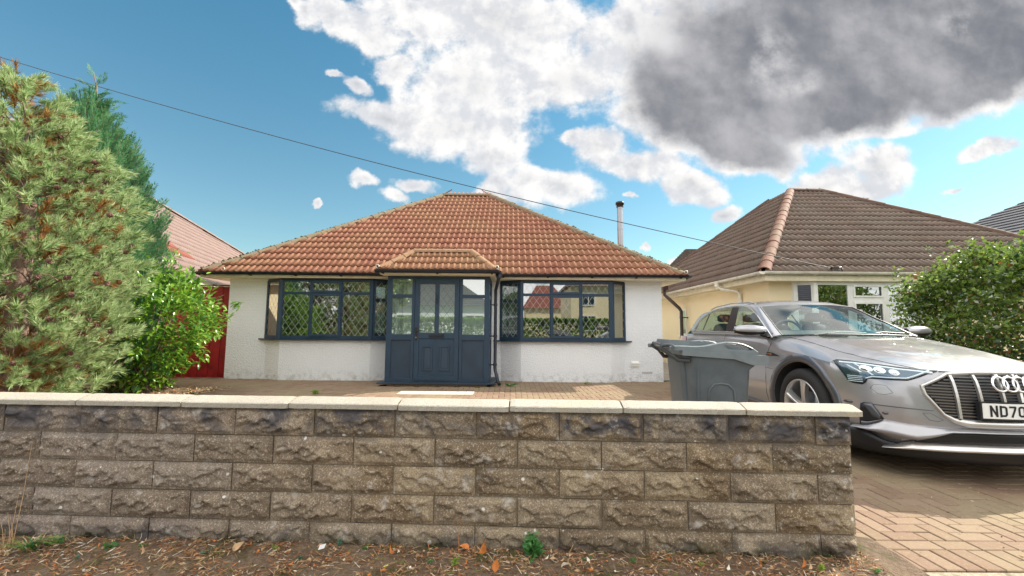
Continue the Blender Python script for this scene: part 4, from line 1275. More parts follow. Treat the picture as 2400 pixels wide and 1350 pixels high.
# window wall: splayed bay light, fixed light, split casement, fixed light
nwin = MB(); wz0, wz1 = .90, 2.165
pts = [Vector((5.86, 8.82, 0)), Vector((6.16, 8.66, 0)), Vector((8.3, 8.66, 0)), Vector((8.6, 8.82, 0))]
todo = []
for k in range(3):
    O_ = pts[k] + Vector((0, 0, wz0)); e_x = pts[k + 1] - pts[k]; wl = e_x.length; e_x.normalize(); n_ = Vector((e_x.y, -e_x.x, 0)); Hn = wz1 - wz0
    cells = 1 if k != 1 else 3
    bar(nwin, O_, e_x, ez, n_, 0, wl, 0, .09); bar(nwin, O_, e_x, ez, n_, 0, wl, Hn - .07, Hn)
    for i in range(cells + 1):
        x = wl * i / cells
        bar(nwin, O_, e_x, ez, n_, max(0, x - .055), min(wl, x + .055), .09, Hn - .07, -.028, .028)
    for i in range(cells):
        x0, x1 = wl * i / cells + .055, wl * (i + 1) / cells - .055
        if k == 1 and i == 1:
            bar(nwin, O_, e_x, ez, n_, x0, x1, Hn - .42, Hn - .32, -.027, .027)
            todo += [(O_, e_x, n_, x0 + .03, x1 - .03, .12, Hn - .45), (O_, e_x, n_, x0 + .03, x1 - .03, Hn - .29, Hn - .1)]
            for z0, z1 in ((.09, Hn - .42), (Hn - .32, Hn - .07)):
                for q_ in ((x0, x0 + .035, z0, z1), (x1 - .035, x1, z0, z1), (x0 + .035, x1 - .035, z0, z0 + .035), (x0 + .035, x1 - .035, z1 - .035, z1)):
                    bar(nwin, O_, e_x, ez, n_, *q_, .0285, .045)
        else:
            todo.append((O_, e_x, n_, x0, x1, .09, Hn - .07))
for p in pts: nwin.tube([p + Vector((0, 0, wz0)), p + Vector((0, 0, wz1))], .055, 8, smooth=False)
nwf = nwin.build('window', M['white_pl'], nb)
for (O_, e_x, n_, x0, x1, z0, z1) in todo: pane(O_, e_x, ez, n_, x0, x1, z0, z1, nwf, M['glass'], False, .012)
MB().box((NX0 + .3, 11.5, 0), (12.7, 11.6, 2.2)).box((NX0 + .25, 9.07, .0), (12.7, 18, .02)).box((NX0 + .25, 9.07, 2.17), (12.7, 18, 2.19)).build('interior', M['inner'], nb)
# small side window
sw = MB(); O_ = Vector((NX0, 13.60, .98)); e_x = Vector((0, -1, 0)); n_ = Vector((-1, 0, 0))
for q_ in ((0, .05, 0, .8), (.5, .55, 0, .8), (.05, .5, 0, .05), (.05, .5, .75, .8)): bar(sw, O_, e_x, ez, n_, *q_, -.06, .012)
sw.box((NX0 - .05, 13.02, .93), (NX0, 13.63, .975))
swf = sw.build('window', M['white_pl'], nb); pane(O_, e_x, ez, n_, .05, .5, .05, .75, swf, M['glass'], False, -.01)
# white downpipe swan-necked under the eaves; brown one further back
q = MB(); q.tube([(4.98, 10.3, 2.29), (4.98, 10.3, 2.20), (5.05, 10.2, 2.13), (5.25, 9.9, 2.06), (5.28, 9.85, 1.98), (5.28, 9.85, .1)], .036, 10)
q.tube([(4.98, 10.3, 2.2), (4.98, 10.3, 2.31)], .06, 10)
q = q.build('downpipe', wg, nb, recalc=False)
bp = simple('brown_pipe', (0.035, 0.016, 0.012), .35)
q = MB(); q.tube([(4.74, 13.2, 2.42), (4.74, 13.2, 2.22), (4.80, 13.1, 2.12), (5.10, 13.0, 1.80), (5.14, 12.95, 1.70), (5.14, 12.95, .1)], .05, 10)
q.box((4.66, 13.1, 2.36), (4.82, 13.3, 2.58))
q = q.build('downpipe', bp, nb, recalc=False); q['label'] = 'dark brown downpipe'
for z in (1.5, .7): MB().tube([(5.14, 12.95, z), (5.14, 12.95, z + .04)], .058, 10).box((5.16, 12.9, z), (5.33, 12.99, z + .03)).build('pipe_clip', bp, q, recalc=False)
# small aerial on the far hip
q = MB(); P = Vector((10.36, 12.3, 4.86)); q.tube([P, P + Vector((0, 0, .22))], .010, 6); q.tube([P + Vector((-.14, 0, .19)), P + Vector((.16, 0, .20))], .008, 6)
for i in range(5): q.tube([P + Vector((-.12 + .06 * i, -.06, .19)), P + Vector((-.12 + .06 * i, .06, .19))], .005, 5)
q.build('aerial', simple('aerial_metal', (.12, .12, .13), .5, metal=.5), nb, recalc=False)

# ------------------------------------------------------------------ neighbour on the left: long pink-tiled roof
ln = empty('neighbour_house', (-11, 14, 0), label='house with long weathered pink tiled roof behind the laurel, patch of newer red tiles', cat='house')
E0 = Vector((-8.79, 11.65, 2.5)); le = Vector((-.2806, .9598, 0)).normalized(); lo = Vector((le.y, -le.x, 0)); LP = R(44)
lup = -lo * math.cos(LP) + Vector((0, 0, math.sin(LP)))
lmax = 4.75
far = lambda v: 19.5 if v < 3.0 else 19.5 - (v - 3.0) / 1.75 * 15.5
def matfn(u, v):
    return M['tile_newred'] if (u < 6.2 - 1.2 * v + 1.6 and v > .9 and v < 2.1 and u > -6) or (u + 6) % 9.7 < .2 and v < 1.5 else M['tile_pink']
Lo = E0 - le * 6
L1 = Lo + le * 6
q = MB(); P = lambda s, t: Lo + le * s + lup * t - Vector((0, 0, .04))
q.poly([P(0, 0), P(25.5, 0), P(25.5, 3.0), P(10, 4.75), P(0, 4.75)])
P2 = lambda s, t: P(s, 4.75) - lo * (2 * .0) 
bk = lambda s, t: Lo + le * s + lup * 4.75 + (-lo * math.cos(LP) - Vector((0, 0, math.sin(LP)))) * t - Vector((0, 0, .04))
q.poly([P(0, 4.75), P(10, 4.75), bk(25.5, 2.0), bk(25.5, 4.75), bk(0, 4.75)]); q.poly([P(10, 4.75), P(25.5, 3.0), bk(25.5, 2.0)])
lroof = q.build('roof', M['under'], ln, recalc=False)
roof_plane(Lo, le, lup, 15, 92, lambda v: 0, lambda v: far(v) + 6 - (0 if v < 4.7 else 3), 0.282, 0.325, None, lroof, lroof, 250, matfn=lambda u, v: M['tile_newred'] if (.9 < v < 1.9 and 0 < u < 8.6 - 1.0 * v) else M['tile_pink'])
half_round(P(25.5, 3.05) + Vector((0, 0, .12)), P(10, 4.8) + Vector((0, 0, .12)), .10, .42, M['tile_pink'], lroof, 'verge_tile')
half_round(P(10, 4.8) + Vector((0, 0, .12)), P(0, 4.8) + Vector((0, 0, .12)), .10, .42, M['tile_pink'], lroof, 'ridge_tile')
q = MB(); 
q.obox(Lo - lo * .35 + Vector((0, 0, -2.58)), le * 25, -lo * 6.0, (0, 0, 2.50)); q.build('wall', M['cream'], ln)
q = MB(); q.obox(Lo - lo * .02 + Vector((0, 0, -.16)), le * 25, -lo * .03, (0, 0, .14)); q.obox(Lo - lo * .05 + Vector((0, 0, -.16)), le * 25, -lo * .3, (0, 0, .02)); q.build('fascia', M['white_pl'], ln)
gutter(Lo + lo * .03 + Vector((0, 0, -.01)), Lo + le * 25 + lo * .03, lo, simple('grey_gutter', (.10, .11, .14), .4), ln, bracket=1.2)

# ------------------------------------------------------------------ red boarded fence between them
fb = empty('red_fence', (-7.3, 9.85, 0), label='tall dark red fence of upright boards closing the gap beside the white wall', cat='fence')
redp = simple('red_stain', (0.27, 0.006, 0.010), .5, var=.35, vscale=6, bump=.3, bscale=30)
x = -9.3; k = 0
while x < -6.46:
    wv = min(.118, -6.455 - x)
    b = MB().box((x + .003, 9.83 - (.012 if k % 2 else 0), .0), (x + wv - .003, 9.85, 2.07 + random.uniform(-.006, .006)))
    b.build('board', redp, fb); x += .12; k += 1
b = MB(); [b.box((-9.3, 9.852, z), (-6.46, 9.90, z + .08)) for z in (.3, 1.0, 1.75)]; b.build('rail', redp, fb)
MB().box((-9.3, 9.80, 2.08), (-6.46, 9.90, 2.11)).build('top_rail', redp, fb)

sheet('side_path', 3.42, 5.33, 9.9, 19, 0.0, simple('path_concrete', (.33, .30, .26), .9, var=.2, vscale=3))
# ------------------------------------------------------------------ houses further off
def far_house(name, label, x0, x1, y0, y1, ze, zr, mat, tile, wins, ridge=.3):
    h = empty(name, ((x0 + x1) / 2, (y0 + y1) / 2, 0), label=label, cat='house')
    MB().box((x0, y0, -.1), (x1, y1, ze)).build('wall', mat, h)
    q = MB(); o_ = .35; rx0, rx1 = x0 + (x1 - x0) * ridge, x1 - (x1 - x0) * ridge; ym = (y0 + y1) / 2
    a, b, c, d = [Vector(p) for p in ((x0 - o_, y0 - o_, ze), (x1 + o_, y0 - o_, ze), (x1 + o_, y1 + o_, ze), (x0 - o_, y1 + o_, ze))]
    e, f = Vector((rx0, ym, zr)), Vector((rx1, ym, zr))
    q.quad(a, b, f, e); q.poly([b, c, f]); q.quad(c, d, e, f); q.poly([d, a, e]); q.quad(d, c, b, a)
    r = q.build('roof', tile, h)
    # courses standing proud
    q = MB()
    for i in range(1, 14):
        t_ = i / 14
        for (p0, p1, e0, e1) in ((a, b, e, f), (c, d, f, e), (b, c, f, f), (d, a, e, e)):
            P0, P1 = p0.lerp(e0, t_), p1.lerp(e1, t_); nn = (p1 - p0).cross(e0 - p0).normalized()
            q.quad(P0, P1, P1 + nn * .04 + (e1 - p1) * .01, P0 + nn * .04 + (e0 - p0) * .01); q.quad(P0 + nn * .04, P1 + nn * .04, p1.lerp(e1, t_ + .071), p0.lerp(e0, t_ + .071))
    q.build('tile_course', tile, r, recalc=False, kind='stuff')
    for (wx, wz, ww, wh, face) in wins:
        yy_ = y0 - .02 if face < 0 else y1 + .02
        n_ = Vector((0, face, 0)); e_x = Vector((1, 0, 0)) if face < 0 else Vector((-1, 0, 0))
        O_ = Vector((wx, yy_, wz)) if face < 0 else Vector((wx + ww, yy_, wz))
        m_ = MB()
        for q_ in ((0, .08, 0, wh), (ww - .08, ww, 0, wh), (.08, ww - .08, 0, .08), (.08, ww - .08, wh - .08, wh), (ww / 2 - .04, ww / 2 + .04, .08, wh - .08)): bar(m_, O_, e_x, ez, n_, *q_, 0, .05)
        wf = m_.build('window', M['white_pl'], h)
        q2 = MB(); P_ = lambda x, z: O_ + e_x * x + ez * z + n_ * .02
        q2.quad(P_(.08, .08), P_(ww - .08, .08), P_(ww - .08, wh - .08), P_(.08, wh - .08)); q2.build('pane', simple('dark_pane', (.03, .05, .06), .05), wf, recalc=False)
    return h
far_house('detached_house', 'grey slated roof of a taller house showing past the brown roof at the far right', 24.3, 36, 19, 28, 5.45, 8.6, M['cream'], M['tile_grey'], [], .42)
far_house('terraced_house', 'sliver of a dark roof showing behind the left slope of the brown roof', 11.2, 17, 24, 31, 5.0, 6.35, M['cream'], M['tile_brown'], [], .02)
# houses and hedge across the road, seen only as reflections
far_house('semi_detached_house', 'cream two-storey house reflected at the right of the right bay window', 4.9, 12.0, -24, -16.5, 4.6, 7.2, M['cream'], M['tile_brown'], [(5.6, .9, 1.4, 1.3, 1), (8.4, .9, 1.6, 1.3, 1), (5.8, 3.0, 1.1, 1.1, 1), (8.6, 3.0, 1.2, 1.1, 1)])
far_house('red_roofed_house', 'low house with bright red roof reflected in the middle of the right bay window', 1.6, 6.5, -38, -30, 3.4, 6.4, M['cream'], M['tile_newred'], [(3, .9, 1.6, 1.3, 1)])
far_house('semi_detached_house', 'white house with grey roof reflected at the left of the right bay window', -13.0, -2.0, -27, -19.5, 3.0, 5.6, M['render'], M['tile_grey'], [(-10, .9, 1.6, 1.3, 1), (-4, .9, 1.6, 1.3, 1), ])
far_house('bungalow_opposite', 'low house across the road reflected in the car windows', 13.0, 24.0, -24, -17, 2.6, 5.6, M['render'], M['tile_red'], [(15, .9, 1.8, 1.3, 1), (20, .9, 1.8, 1.3, 1)])

# overhead line
A_, B_ = Vector((-14.5, 9.0, 8.05)), Vector((6.42, 8.44, 2.40))
pts = []
for i in range(41):
    t_ = i / 40
    P = A_.lerp(B_, t_); P.z -= 0.62 * 4 * t_ * (1 - t_) * .5
    pts.append(P)
wb = MB(); wb.tube(pts, .0085, 5)
wb.build('overhead_wire', simple('wire', (.03, .035, .04), .6), recalc=False, label='thin overhead telephone wire slanting down across the sky to the brown roof', cat='wire')
q = MB(); q.tube([(6.42, 8.44, 2.40), (6.55, 8.42, 2.43), (6.6, 8.42, 2.30)], .014, 6).box((6.36, 8.40, 2.385), (6.50, 8.46, 2.43)); q.build('wire_bracket', M['black'], nb, recalc=False)

# ------------------------------------------------------------------ planting
def leaf_mat(name, c1, c2, c3=None, rough=0.45, trans=0.25, vscale=1.6, spec=0.5):
    m, t, b = new_mat(name)
    p = pos(t)
    n = t.noise(p, vscale, 4.0, 0.6); f = t.noise(p, 21.0, 3.0, 0.6)
    c = t.mix(t.smooth(n, 0.35, 0.65), c1, c2)
    if c3: c = t.mix(t.smooth(f, 0.46, 0.68), c, c3)
    t.link(c, b.inputs['Base Color'])
    b.inputs['Roughness'].default_value = rough
    b.inputs['Specular IOR Level'].default_value = spec
    tr = t.new('ShaderNodeBsdfTranslucent'); t.link(c, tr.inputs[0])
    mx = t.new('ShaderNodeMixShader'); mx.inputs[0].default_value = trans
    t.link(b.outputs[0], mx.inputs[1]); t.link(tr.outputs[0], mx.inputs[2])
    t.link(mx.outputs[0], t.n['Material Output'].inputs[0])
    return m
M['needle'] = leaf_mat('pine_needle', (0.19, 0.33, 0.11), (0.34, 0.47, 0.19), (0.46, 0.55, 0.28), .5, .42, 6.0)
M['needle_dead'] = leaf_mat('dead_needle', (0.30, 0.13, 0.03), (0.36, 0.20, 0.06), (0.24, 0.09, 0.03), .7, .2)
M['needle_red'] = leaf_mat('red_needle', (0.36, 0.10, 0.06), (0.42, 0.15, 0.09), None, .7, .2)
M['bark'] = simple('pine_bark', (0.20, 0.13, 0.10), .9, var=.4, vscale=25, bump=.6, bscale=50)
M['cone'] = simple('pine_cone', (0.13, 0.055, 0.045), .8, var=.4, vscale=60)
M['cypress'] = leaf_mat('cypress_spray', (0.05, 0.19, 0.085), (0.10, 0.29, 0.11), (0.18, 0.36, 0.15), .6, .4)
M['laurel'] = leaf_mat('laurel_leaf', (0.13, 0.28, 0.020), (0.22, 0.40, 0.035), (0.32, 0.48, 0.08), .25, .42, 3.0)
M['laurel_b'] = leaf_mat('laurel_leaf_dark', (0.05, 0.16, 0.020), (0.09, 0.22, 0.03), None, .25, .35, 3.0)
M['hedge'] = leaf_mat('hedge_leaf', (0.11, 0.20, 0.03), (0.19, 0.28, 0.05), (0.30, 0.38, 0.08), .25, .42, 1.4)
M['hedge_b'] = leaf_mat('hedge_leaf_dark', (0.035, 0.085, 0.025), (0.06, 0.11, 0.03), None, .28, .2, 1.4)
M['hedge_w'] = leaf_mat('hedge_leaf_pale', (0.38, 0.42, 0.30), (0.48, 0.52, 0.38), None, .3, .2)
M['hedge_o'] = leaf_mat('hedge_leaf_orange', (0.26, 0.13, 0.03), (0.20, 0.09, 0.03), None, .5, .2)

def frames(dirs, roll):
    """rotation matrices whose z column is dirs"""
    z = dirs / np.linalg.norm(dirs, axis=1, keepdims=True)
    up = np.where(np.abs(z[:, 2:3]) > .95, np.array([[1., 0, 0]]), np.array([[0, 0, 1.]]))
    x = np.cross(up, z); x /= np.linalg.norm(x, axis=1, keepdims=True)
    y = np.cross(z, x)
    c, s = np.cos(roll)[:, None], np.sin(roll)[:, None]
    return np.stack([x * c + y * s, -x * s + y * c, z], axis=2)

def scatter_mesh(name, base_list, pos_, rot, scl, which, mats, parent, k=3, mi=None, **kw):
    VV, FF, MI = [], [], []; off = 0
    for b in range(len(base_list)):
        sel_ = np.where(which == b)[0]
        if len(sel_) == 0: continue
        V, F, m0 = base_list[b]
        P = np.einsum('nij,vj->nvi', rot[sel_], V) * scl[sel_][:, None, None] + pos_[sel_][:, None, :]
        VV.append(P.reshape(-1, 3))
        FF.append((F[None] + (np.arange(len(sel_)) * len(V))[:, None, None] + off).reshape(-1, k))
        mm = m0[None].repeat(len(sel_), 0) if mi is None else mi[sel_][:, None].repeat(len(F), 1)
        MI.append(mm.reshape(-1))
        off += len(sel_) * len(V)
    return fast_mesh(name, np.concatenate(VV), np.concatenate(FF), mats, np.concatenate(MI), parent=parent, n=k, kind='stuff', **kw)

def base_mesh(name, b, mats):
    V, F, mi = b
    me = bpy.data.meshes.new(name); me.from_pydata([tuple(v) for v in V], [], [tuple(f) for f in F])
    for m in mats: me.materials.append(m)
    me.polygons.foreach_set('material_index', [int(x) for x in mi]); me.update()
    return me

def M4(rot, p, s):
    m = Matrix(rot.tolist()).to_4x4() @ Matrix.Scale(s, 4)
    m.translation = Vector(p.tolist()); return m

# a pine shoot: short stem with needles pointing forward all round
def pine_tuft(seed, n=70, L=0.13, nl=0.085, dead=0.0):
    r = np.random.RandomState(seed); V, F, mi = [], [], []
    for i in range(n):
        t = r.rand() ** .8; z0 = t * L
        a = r.rand() * 2 * np.pi; sp = r.uniform(.45, 1.05) * (1.1 - .5 * t)
        d = np.array([np.cos(a) * np.sin(sp), np.sin(a) * np.sin(sp), np.cos(sp)])
        ln = nl * r.uniform(.7, 1.15)
        s = np.cross(d, r.randn(3)); s /= np.linalg.norm(s); w = .0044
        b = np.array([0, 0, z0]); k = len(V)
        V += [b + s * w, b - s * w, b + d * ln]
        F.append((k, k + 1, k + 2)); mi.append(1 if r.rand() < dead else (3 if r.rand() < .35 else 0))
    for i in range(3):                       # stem
        a0, a1 = i * 2.094, (i + 1) * 2.094; k = len(V); w = .0045
        V += [np.array([np.cos(a0) * w, np.sin(a0) * w, -.05]), np.array([np.cos(a1) * w, np.sin(a1) * w, -.05]), np.array([0, 0, L])]
        F.append((k, k + 1, k + 2)); mi.append(2)
    return np.array(V), np.array(F), np.array(mi)

pine = empty('pine_tree', (-5.45, 4.75, 0.0), label='bushy pale green pine with cones and bare brown twigs filling the left edge', cat='tree')
pz = [(0.05, .90), (0.4, 1.15), (1.0, 1.38), (1.7, 1.46), (2.3, 1.36), (2.8, 1.18), (3.3, .90), (3.7, .55), (4.0, .28), (4.12, .05)]
def prof_r(tab, z): return np.interp(z, [a for a, b in tab], [b for a, b in tab])
PC = np.array([-5.80, 4.75])
N = 4200
z = rng.uniform(0.05, 4.08, N * 3)
rr = prof_r(pz, z); keep = rng.rand(len(z)) < rr / 1.5; z = z[keep][:N]; rr = rr[keep][:N]; N = len(z)
a = rng.rand(N) * 2 * np.pi
lump = (.80 - .16 * np.clip((.9 - z) / .9, 0, 1)) + .12 * np.sin(a * 5 + z * 3.1) * np.sin(z * 5.3 + 1.7) + .08 * np.sin(a * 11 - z * 7)
cl = np.array([mn.noise(Vector((math.cos(a_) * r_ * 3.2, math.sin(a_) * r_ * 3.2, z_ * 3.4))) for a_, r_, z_ in zip(a, rr, z)])
lump = lump + .26 * cl - .03
depth = rng.rand(N) ** 1.3 * .50
rad = np.maximum(.02, rr * lump - depth * np.minimum(1, rr))
Ppos = np.stack([PC[0] + np.cos(a) * rad, PC[1] + np.sin(a) * rad, z], 1)
Pdir = np.stack([np.cos(a) * .8, np.sin(a) * .8, np.full(N, .55)], 1) + rng.randn(N, 3) * .33
Prot = frames(Pdir, rng.rand(N) * 6.28); Pscl = rng.uniform(.6, 1.4, N)
bases = [pine_tuft(s, dead=.02 if s < 4 else 0) for s in range(4)] + [pine_tuft(10 + s, n=60, dead=1.0) for s in range(2)]
deadp = (depth > .17) & (rng.rand(N) < .38)
which = np.where(deadp, 4 + (rng.rand(N) < .5), rng.randint(0, 4, N))
M['needle_tip'] = leaf_mat('pine_needle_pale', (0.46, 0.57, 0.28), (0.55, 0.63, 0.36), None, .5, .4, 6.0)
M['needle_in'] = leaf_mat('pine_needle_deep', (0.12, 0.20, 0.07), (0.17, 0.26, 0.09), None, .5, .3, 6.0)
mats_p = [M['needle'], M['needle_dead'], M['bark'], M['needle_tip']]
vis = np.array([(1.0 / (p[1] ** 2)) * (1 if (to_px(p) or (-99, 0))[0] > -20 else 0) * (1.0 if (p[1] < PC[1] + .1) else .1) for p in Ppos]) * (depth < .15) * (~deadp)
order = np.argsort(-vis); first = order[:300]
mes = [base_mesh('needle_tuft', b, mats_p) for b in bases]
for i in first: inst('needle_tuft', mes[which[i]], M4(Prot[i], Ppos[i], Pscl[i]), pine)
rest = order[300:]
scatter_mesh('needles', bases, Ppos[rest], Prot[rest], Pscl[rest], which[rest], mats_p, pine)
# trunk, limbs
q = MB(); q.tube([(-5.48, 4.75, 0), (-5.46, 4.72, 1.2), (-5.52, 4.76, 2.4), (-5.60, 4.75, 3.2), (-5.62, 4.75, 3.6)], [.12, .10, .07, .03, .01], 10); q.build('trunk', M['bark'], pine, recalc=False)
for i in range(34):
    z0 = random.uniform(.25, 3.5); aa = random.uniform(0, 6.28) if i % 2 else random.uniform(-2.4, -.2); r1 = float(prof_r(pz, z0 + .3)) * random.uniform(.55, .8)
    p0 = Vector((PC[0], PC[1], z0)); p2 = Vector((PC[0] + math.cos(aa) * r1, PC[1] + math.sin(aa) * r1, z0 + .35 * r1))
    p1 = p0.lerp(p2, .5) + Vector((random.uniform(-.08, .08), random.uniform(-.08, .08), -.06))
    b = MB(); b.tube([p0, p1, p2], [.022, .014, .007], 6)
    for k in range(5):
        s0 = p1.lerp(p2, random.random()); s1 = s0 + Vector((random.uniform(-.2, .2), random.uniform(-.2, .2), random.uniform(0, .22)))
        b.tube([s0, s0.lerp(s1, .5) + Vector((0, 0, .02)), s1], [.007, .006, .004], 5)
    b.build('branch', M['bark'], pine, recalc=False)
# cones and one red dead shoot low on the left
cb = MB(); rows = []
for i in range(9):
    t = i / 8; r_ = .021 * math.sin(math.pi * (.12 + .80 * t)) ; rows.append([(math.cos(k * .785) * r_ * (1.25 if (i + k) % 2 else .8), math.sin(k * .785) * r_ * (1.25 if (i + k) % 2 else .8), t * .055) for k in range(8)])
cb.grid(rows, smooth=False, closed=True); cme = cb.mesh('cone', M['cone'])
ci = order[rng.permutation(400)[:70]]
for i in ci: inst('cone', cme, M4(Prot[i], Ppos[i] - Pdir[i] * .03, 1.25), pine)
rb = pine_tuft(77, n=260, L=.30, nl=.07); rme = base_mesh('dead_shoot', (rb[0], rb[1], rb[2]), [M['needle_red'], M['needle_dead'], M['bark'], M['needle_red']])
inst('dead_shoot', rme, M4(frames(np.array([[.9, -.25, -.12]]), np.array([0.]))[0], np.array([-4.30, 3.55, .63]), 1.0), pine, label='red-brown dead shoot')

# cypress behind the pine
cyp = empty('cypress_tree', (-7.05, 7.0, 0.0), label='feathery deep green cypress with a sparse crooked tip rising behind the pale pine', cat='tree')
cz = [(0.3, 1.05), (2.0, 1.08), (2.9, 1.0), (3.5, .86), (4.0, .68), (4.5, .44), (4.8, .24), (5.1, .14), (5.5, .10)]
def spray(seed, n=46, L=.30):
    r = np.random.RandomState(seed); V, F, mi = [], [], []
    for i in range(n):
        t = r.rand(); side = r.choice([-1, 1]); z0 = t * L * .85
        d = np.array([side * r.uniform(.35, .8), r.uniform(-.12, .12), 1.0]); d /= np.linalg.norm(d); ln = L * (.42 - .25 * t) * r.uniform(.6, 1.1)
        s = np.cross(d, [0, 1, 0]); s /= np.linalg.norm(s); w = .0055; b = np.array([side * .02 * r.rand(), 0, z0]); k = len(V)
        V += [b, b + d * ln * .5 + s * w, b + d * ln, b + d * ln * .5 - s * w]; F.append((k, k + 1, k + 2, k + 3)); mi.append(0)
    V += [np.array([-.003, 0, 0]), np.array([.003, 0, 0]), np.array([.001, 0, L]), np.array([-.001, 0, L])]; k = len(V) - 4; F.append((k, k + 1, k + 2, k + 3)); mi.append(1)
    return np.array(V), np.array(F), np.array(mi)
sb = [spray(s) for s in range(4)]
N = 5600; z = rng.uniform(.3, 5.0, N * 3); rr = prof_r(cz, z); keep = rng.rand(len(z)) < rr / 1.3; z, rr = z[keep][:N], rr[keep][:N]; N = len(z)
a = rng.rand(N) * 6.283
lump = 1 + .14 * np.sin(a * 7 + z * 1.3) + .08 * np.sin(a * 15 - z * 4)
rad = rr * lump - rng.rand(N) ** 1.5 * .4 * np.minimum(1, rr)
cc = np.array([-7.28, 7.0])
P_ = np.stack([cc[0] + np.cos(a) * rad, cc[1] + np.sin(a) * rad, z - .1], 1)
d_ = np.stack([np.cos(a) * .45, np.sin(a) * .45, np.full(N, 1.0)], 1) + rng.randn(N, 3) * .16
scatter_mesh('foliage', sb, P_, frames(d_, rng.rand(N) * 6.28), rng.uniform(.7, 1.2, N), rng.randint(0, 4, N), [M['cypress'], M['bark']], cyp, k=4)
q = MB(); q.tube([(-7.30, 7, 0), (-7.30, 7, 3.5), (-7.23, 7, 4.5), (-7.15, 7, 4.95), (-7.17, 7, 5.25), (-7.25, 7, 5.50)], [.12, .07, .035, .022, .013, .005], 8); q.build('trunk', M['bark'], cyp, recalc=False)
# the open tip: a few separate arching twigs
tp = []; td = []
for (bx, bz, dx0, dz0, ln, nn_) in ((-6.92, 5.2, -.9, .5, .30, 9), (-6.92, 5.15, -1, .1, .34, 9), (-6.92, 5.25, .7, .5, .22, 7), (-6.92, 5.05, .9, .15, .26, 8), (-6.9, 4.95, -.9, -.1, .30, 9), (-6.9, 4.85, .95, .25, .42, 14), (-6.9, 4.7, 1, .0, .48, 16), (-6.95, 5.4, -.5, .9, .2, 7), (-6.6, 4.35, .6, .8, .35, 10), (-6.3, 3.9, .6, .9, .35, 10), (-6.95, 4.6, -.9, .4, .5, 14), (-6.0, 3.1, .7, .7, .3, 8), (-5.85, 2.75, .8, .6, .25, 8)):
    for i in range(nn_):
        t = i / nn_; tp.append([bx + dx0 * ln * t, 7 + random.uniform(-.06, .06), bz + dz0 * ln * t + .05 * t * t]); td.append([dx0 + random.uniform(-.5, .5), random.uniform(-.3, .3), dz0 + random.uniform(-.3, .6)])
tp, td = np.array(tp), np.array(td); tp[:, 0] -= .27
scatter_mesh('tip_sprays', sb, tp, frames(td, rng.uniform(-.5, .5, len(tp))), rng.uniform(.35, .6, len(tp)), rng.randint(0, 4, len(tp)), [M['cypress'], M['bark']], cyp, k=4)

# cherry laurel: big glossy leaves
def leaf(w, l, curl=.18, seg=3, fold=.15):
    """pointed oval, folded a little along the midrib"""
    V, F = [], []
    ws = [0.0, .75, 1.0, .62, 0.0][: seg + 2] if seg == 3 else [0, 1, 0]
    n = len(ws)
    for i, k in enumerate(ws):
        t = i / (n - 1); zc = -curl * l * t * t
        V += [(-w * k / 2, t * l, zc + fold * w * k), (0, t * l, zc), (w * k / 2, t * l, zc + fold * w * k)]
    for i in range(n - 1):
        for k in range(2):
            a_, b_ = i * 3 + k, i * 3 + k + 1
            F += [(a_, b_, b_ + 3), (a_, b_ + 3, a_ + 3)]
    V, F = np.array(V), np.array(F)
    ok = [len({tuple(np.round(V[j], 6)) for j in f}) == 3 for f in F]
    F = F[ok]
    return V[:, [0, 2, 1]] * np.array([1, 1, 1]), F, np.zeros(len(F), int)
lau = empty('laurel_bush', (-6.0, 7.4, 0.0), label='glossy bright green laurel bush in front of the red fence', cat='bush')
lb = [leaf(.050, .115, c) for c in (.05, .2, .35)]
N = 6200
u = rng.randn(N, 3); u /= np.linalg.norm(u, axis=1, keepdims=True)
hsc = np.where(u[:, 2] < -.2, .76, 1.0)
lump = 1 + .10 * np.sin(u[:, 0] * 9 + 1) * np.sin(u[:, 2] * 8) + .07 * np.sin(u[:, 1] * 15)
dep = rng.rand(N) ** 1.5 * .38
lump = lump + .22 * np.array([mn.noise(Vector((v_ * 2.6).tolist())) for v_ in u])
P_ = np.stack([-6.22 + u[:, 0] * 1.02 * lump * (1 - dep) * hsc + np.maximum(0, .0 - np.abs(u[:, 2])), 7.42 + u[:, 1] * .95 * lump * (1 - dep), 1.14 + u[:, 2] * 1.09 * lump * (1 - dep)], 1)
P_[:, 0] += -.28 * np.clip(P_[:, 2] - 1.4, 0, 1) * 0 - .25 * np.clip(1.0 - P_[:, 2], 0, 1)
P_[:, 2] = np.maximum(P_[:, 2], .06)
# leaves grow in whorls: snap to shoot centres
cent = rng.randint(0, N, N // 7); assign = rng.randint(0, len(cent), N)
cp = P_[cent]; cu = u[cent]
ang = rng.rand(N) * 6.283
Pd = cu[assign] * .55 + np.array([0, 0, .45]) + rng.randn(N, 3) * .55
P2_ = cp[assign] + rng.randn(N, 3) * .045
mix_ = rng.rand(N) < .55
PP = np.where(mix_[:, None], P2_, P_); DD = np.where(mix_[:, None], Pd, u * .6 + rng.randn(N, 3) * .5 + np.array([0, 0, .15]))
lr = frames(DD, rng.uniform(-.7, .7, N)); ls = rng.uniform(.75, 1.2, N)
darkm = (rng.rand(N) < .35).astype(int)
visv = np.array([(1 / p[1] ** 2) * (1 if (to_px(p) or (0, 0))[0] > 350 else .2) * (1 if p[1] < 7.2 else .1) for p in PP]) * ls
order = np.argsort(-visv)
wh = rng.randint(0, 3, N)
lmes = {(k, d): base_mesh('leaf', lb[k], [M['laurel_b'] if d else M['laurel']]) for k in range(3) for d in (0, 1)}
for i in order[:300]: inst('leaf', lmes[(wh[i], darkm[i])], M4(lr[i], PP[i], ls[i]), lau)
r_ = order[300:]
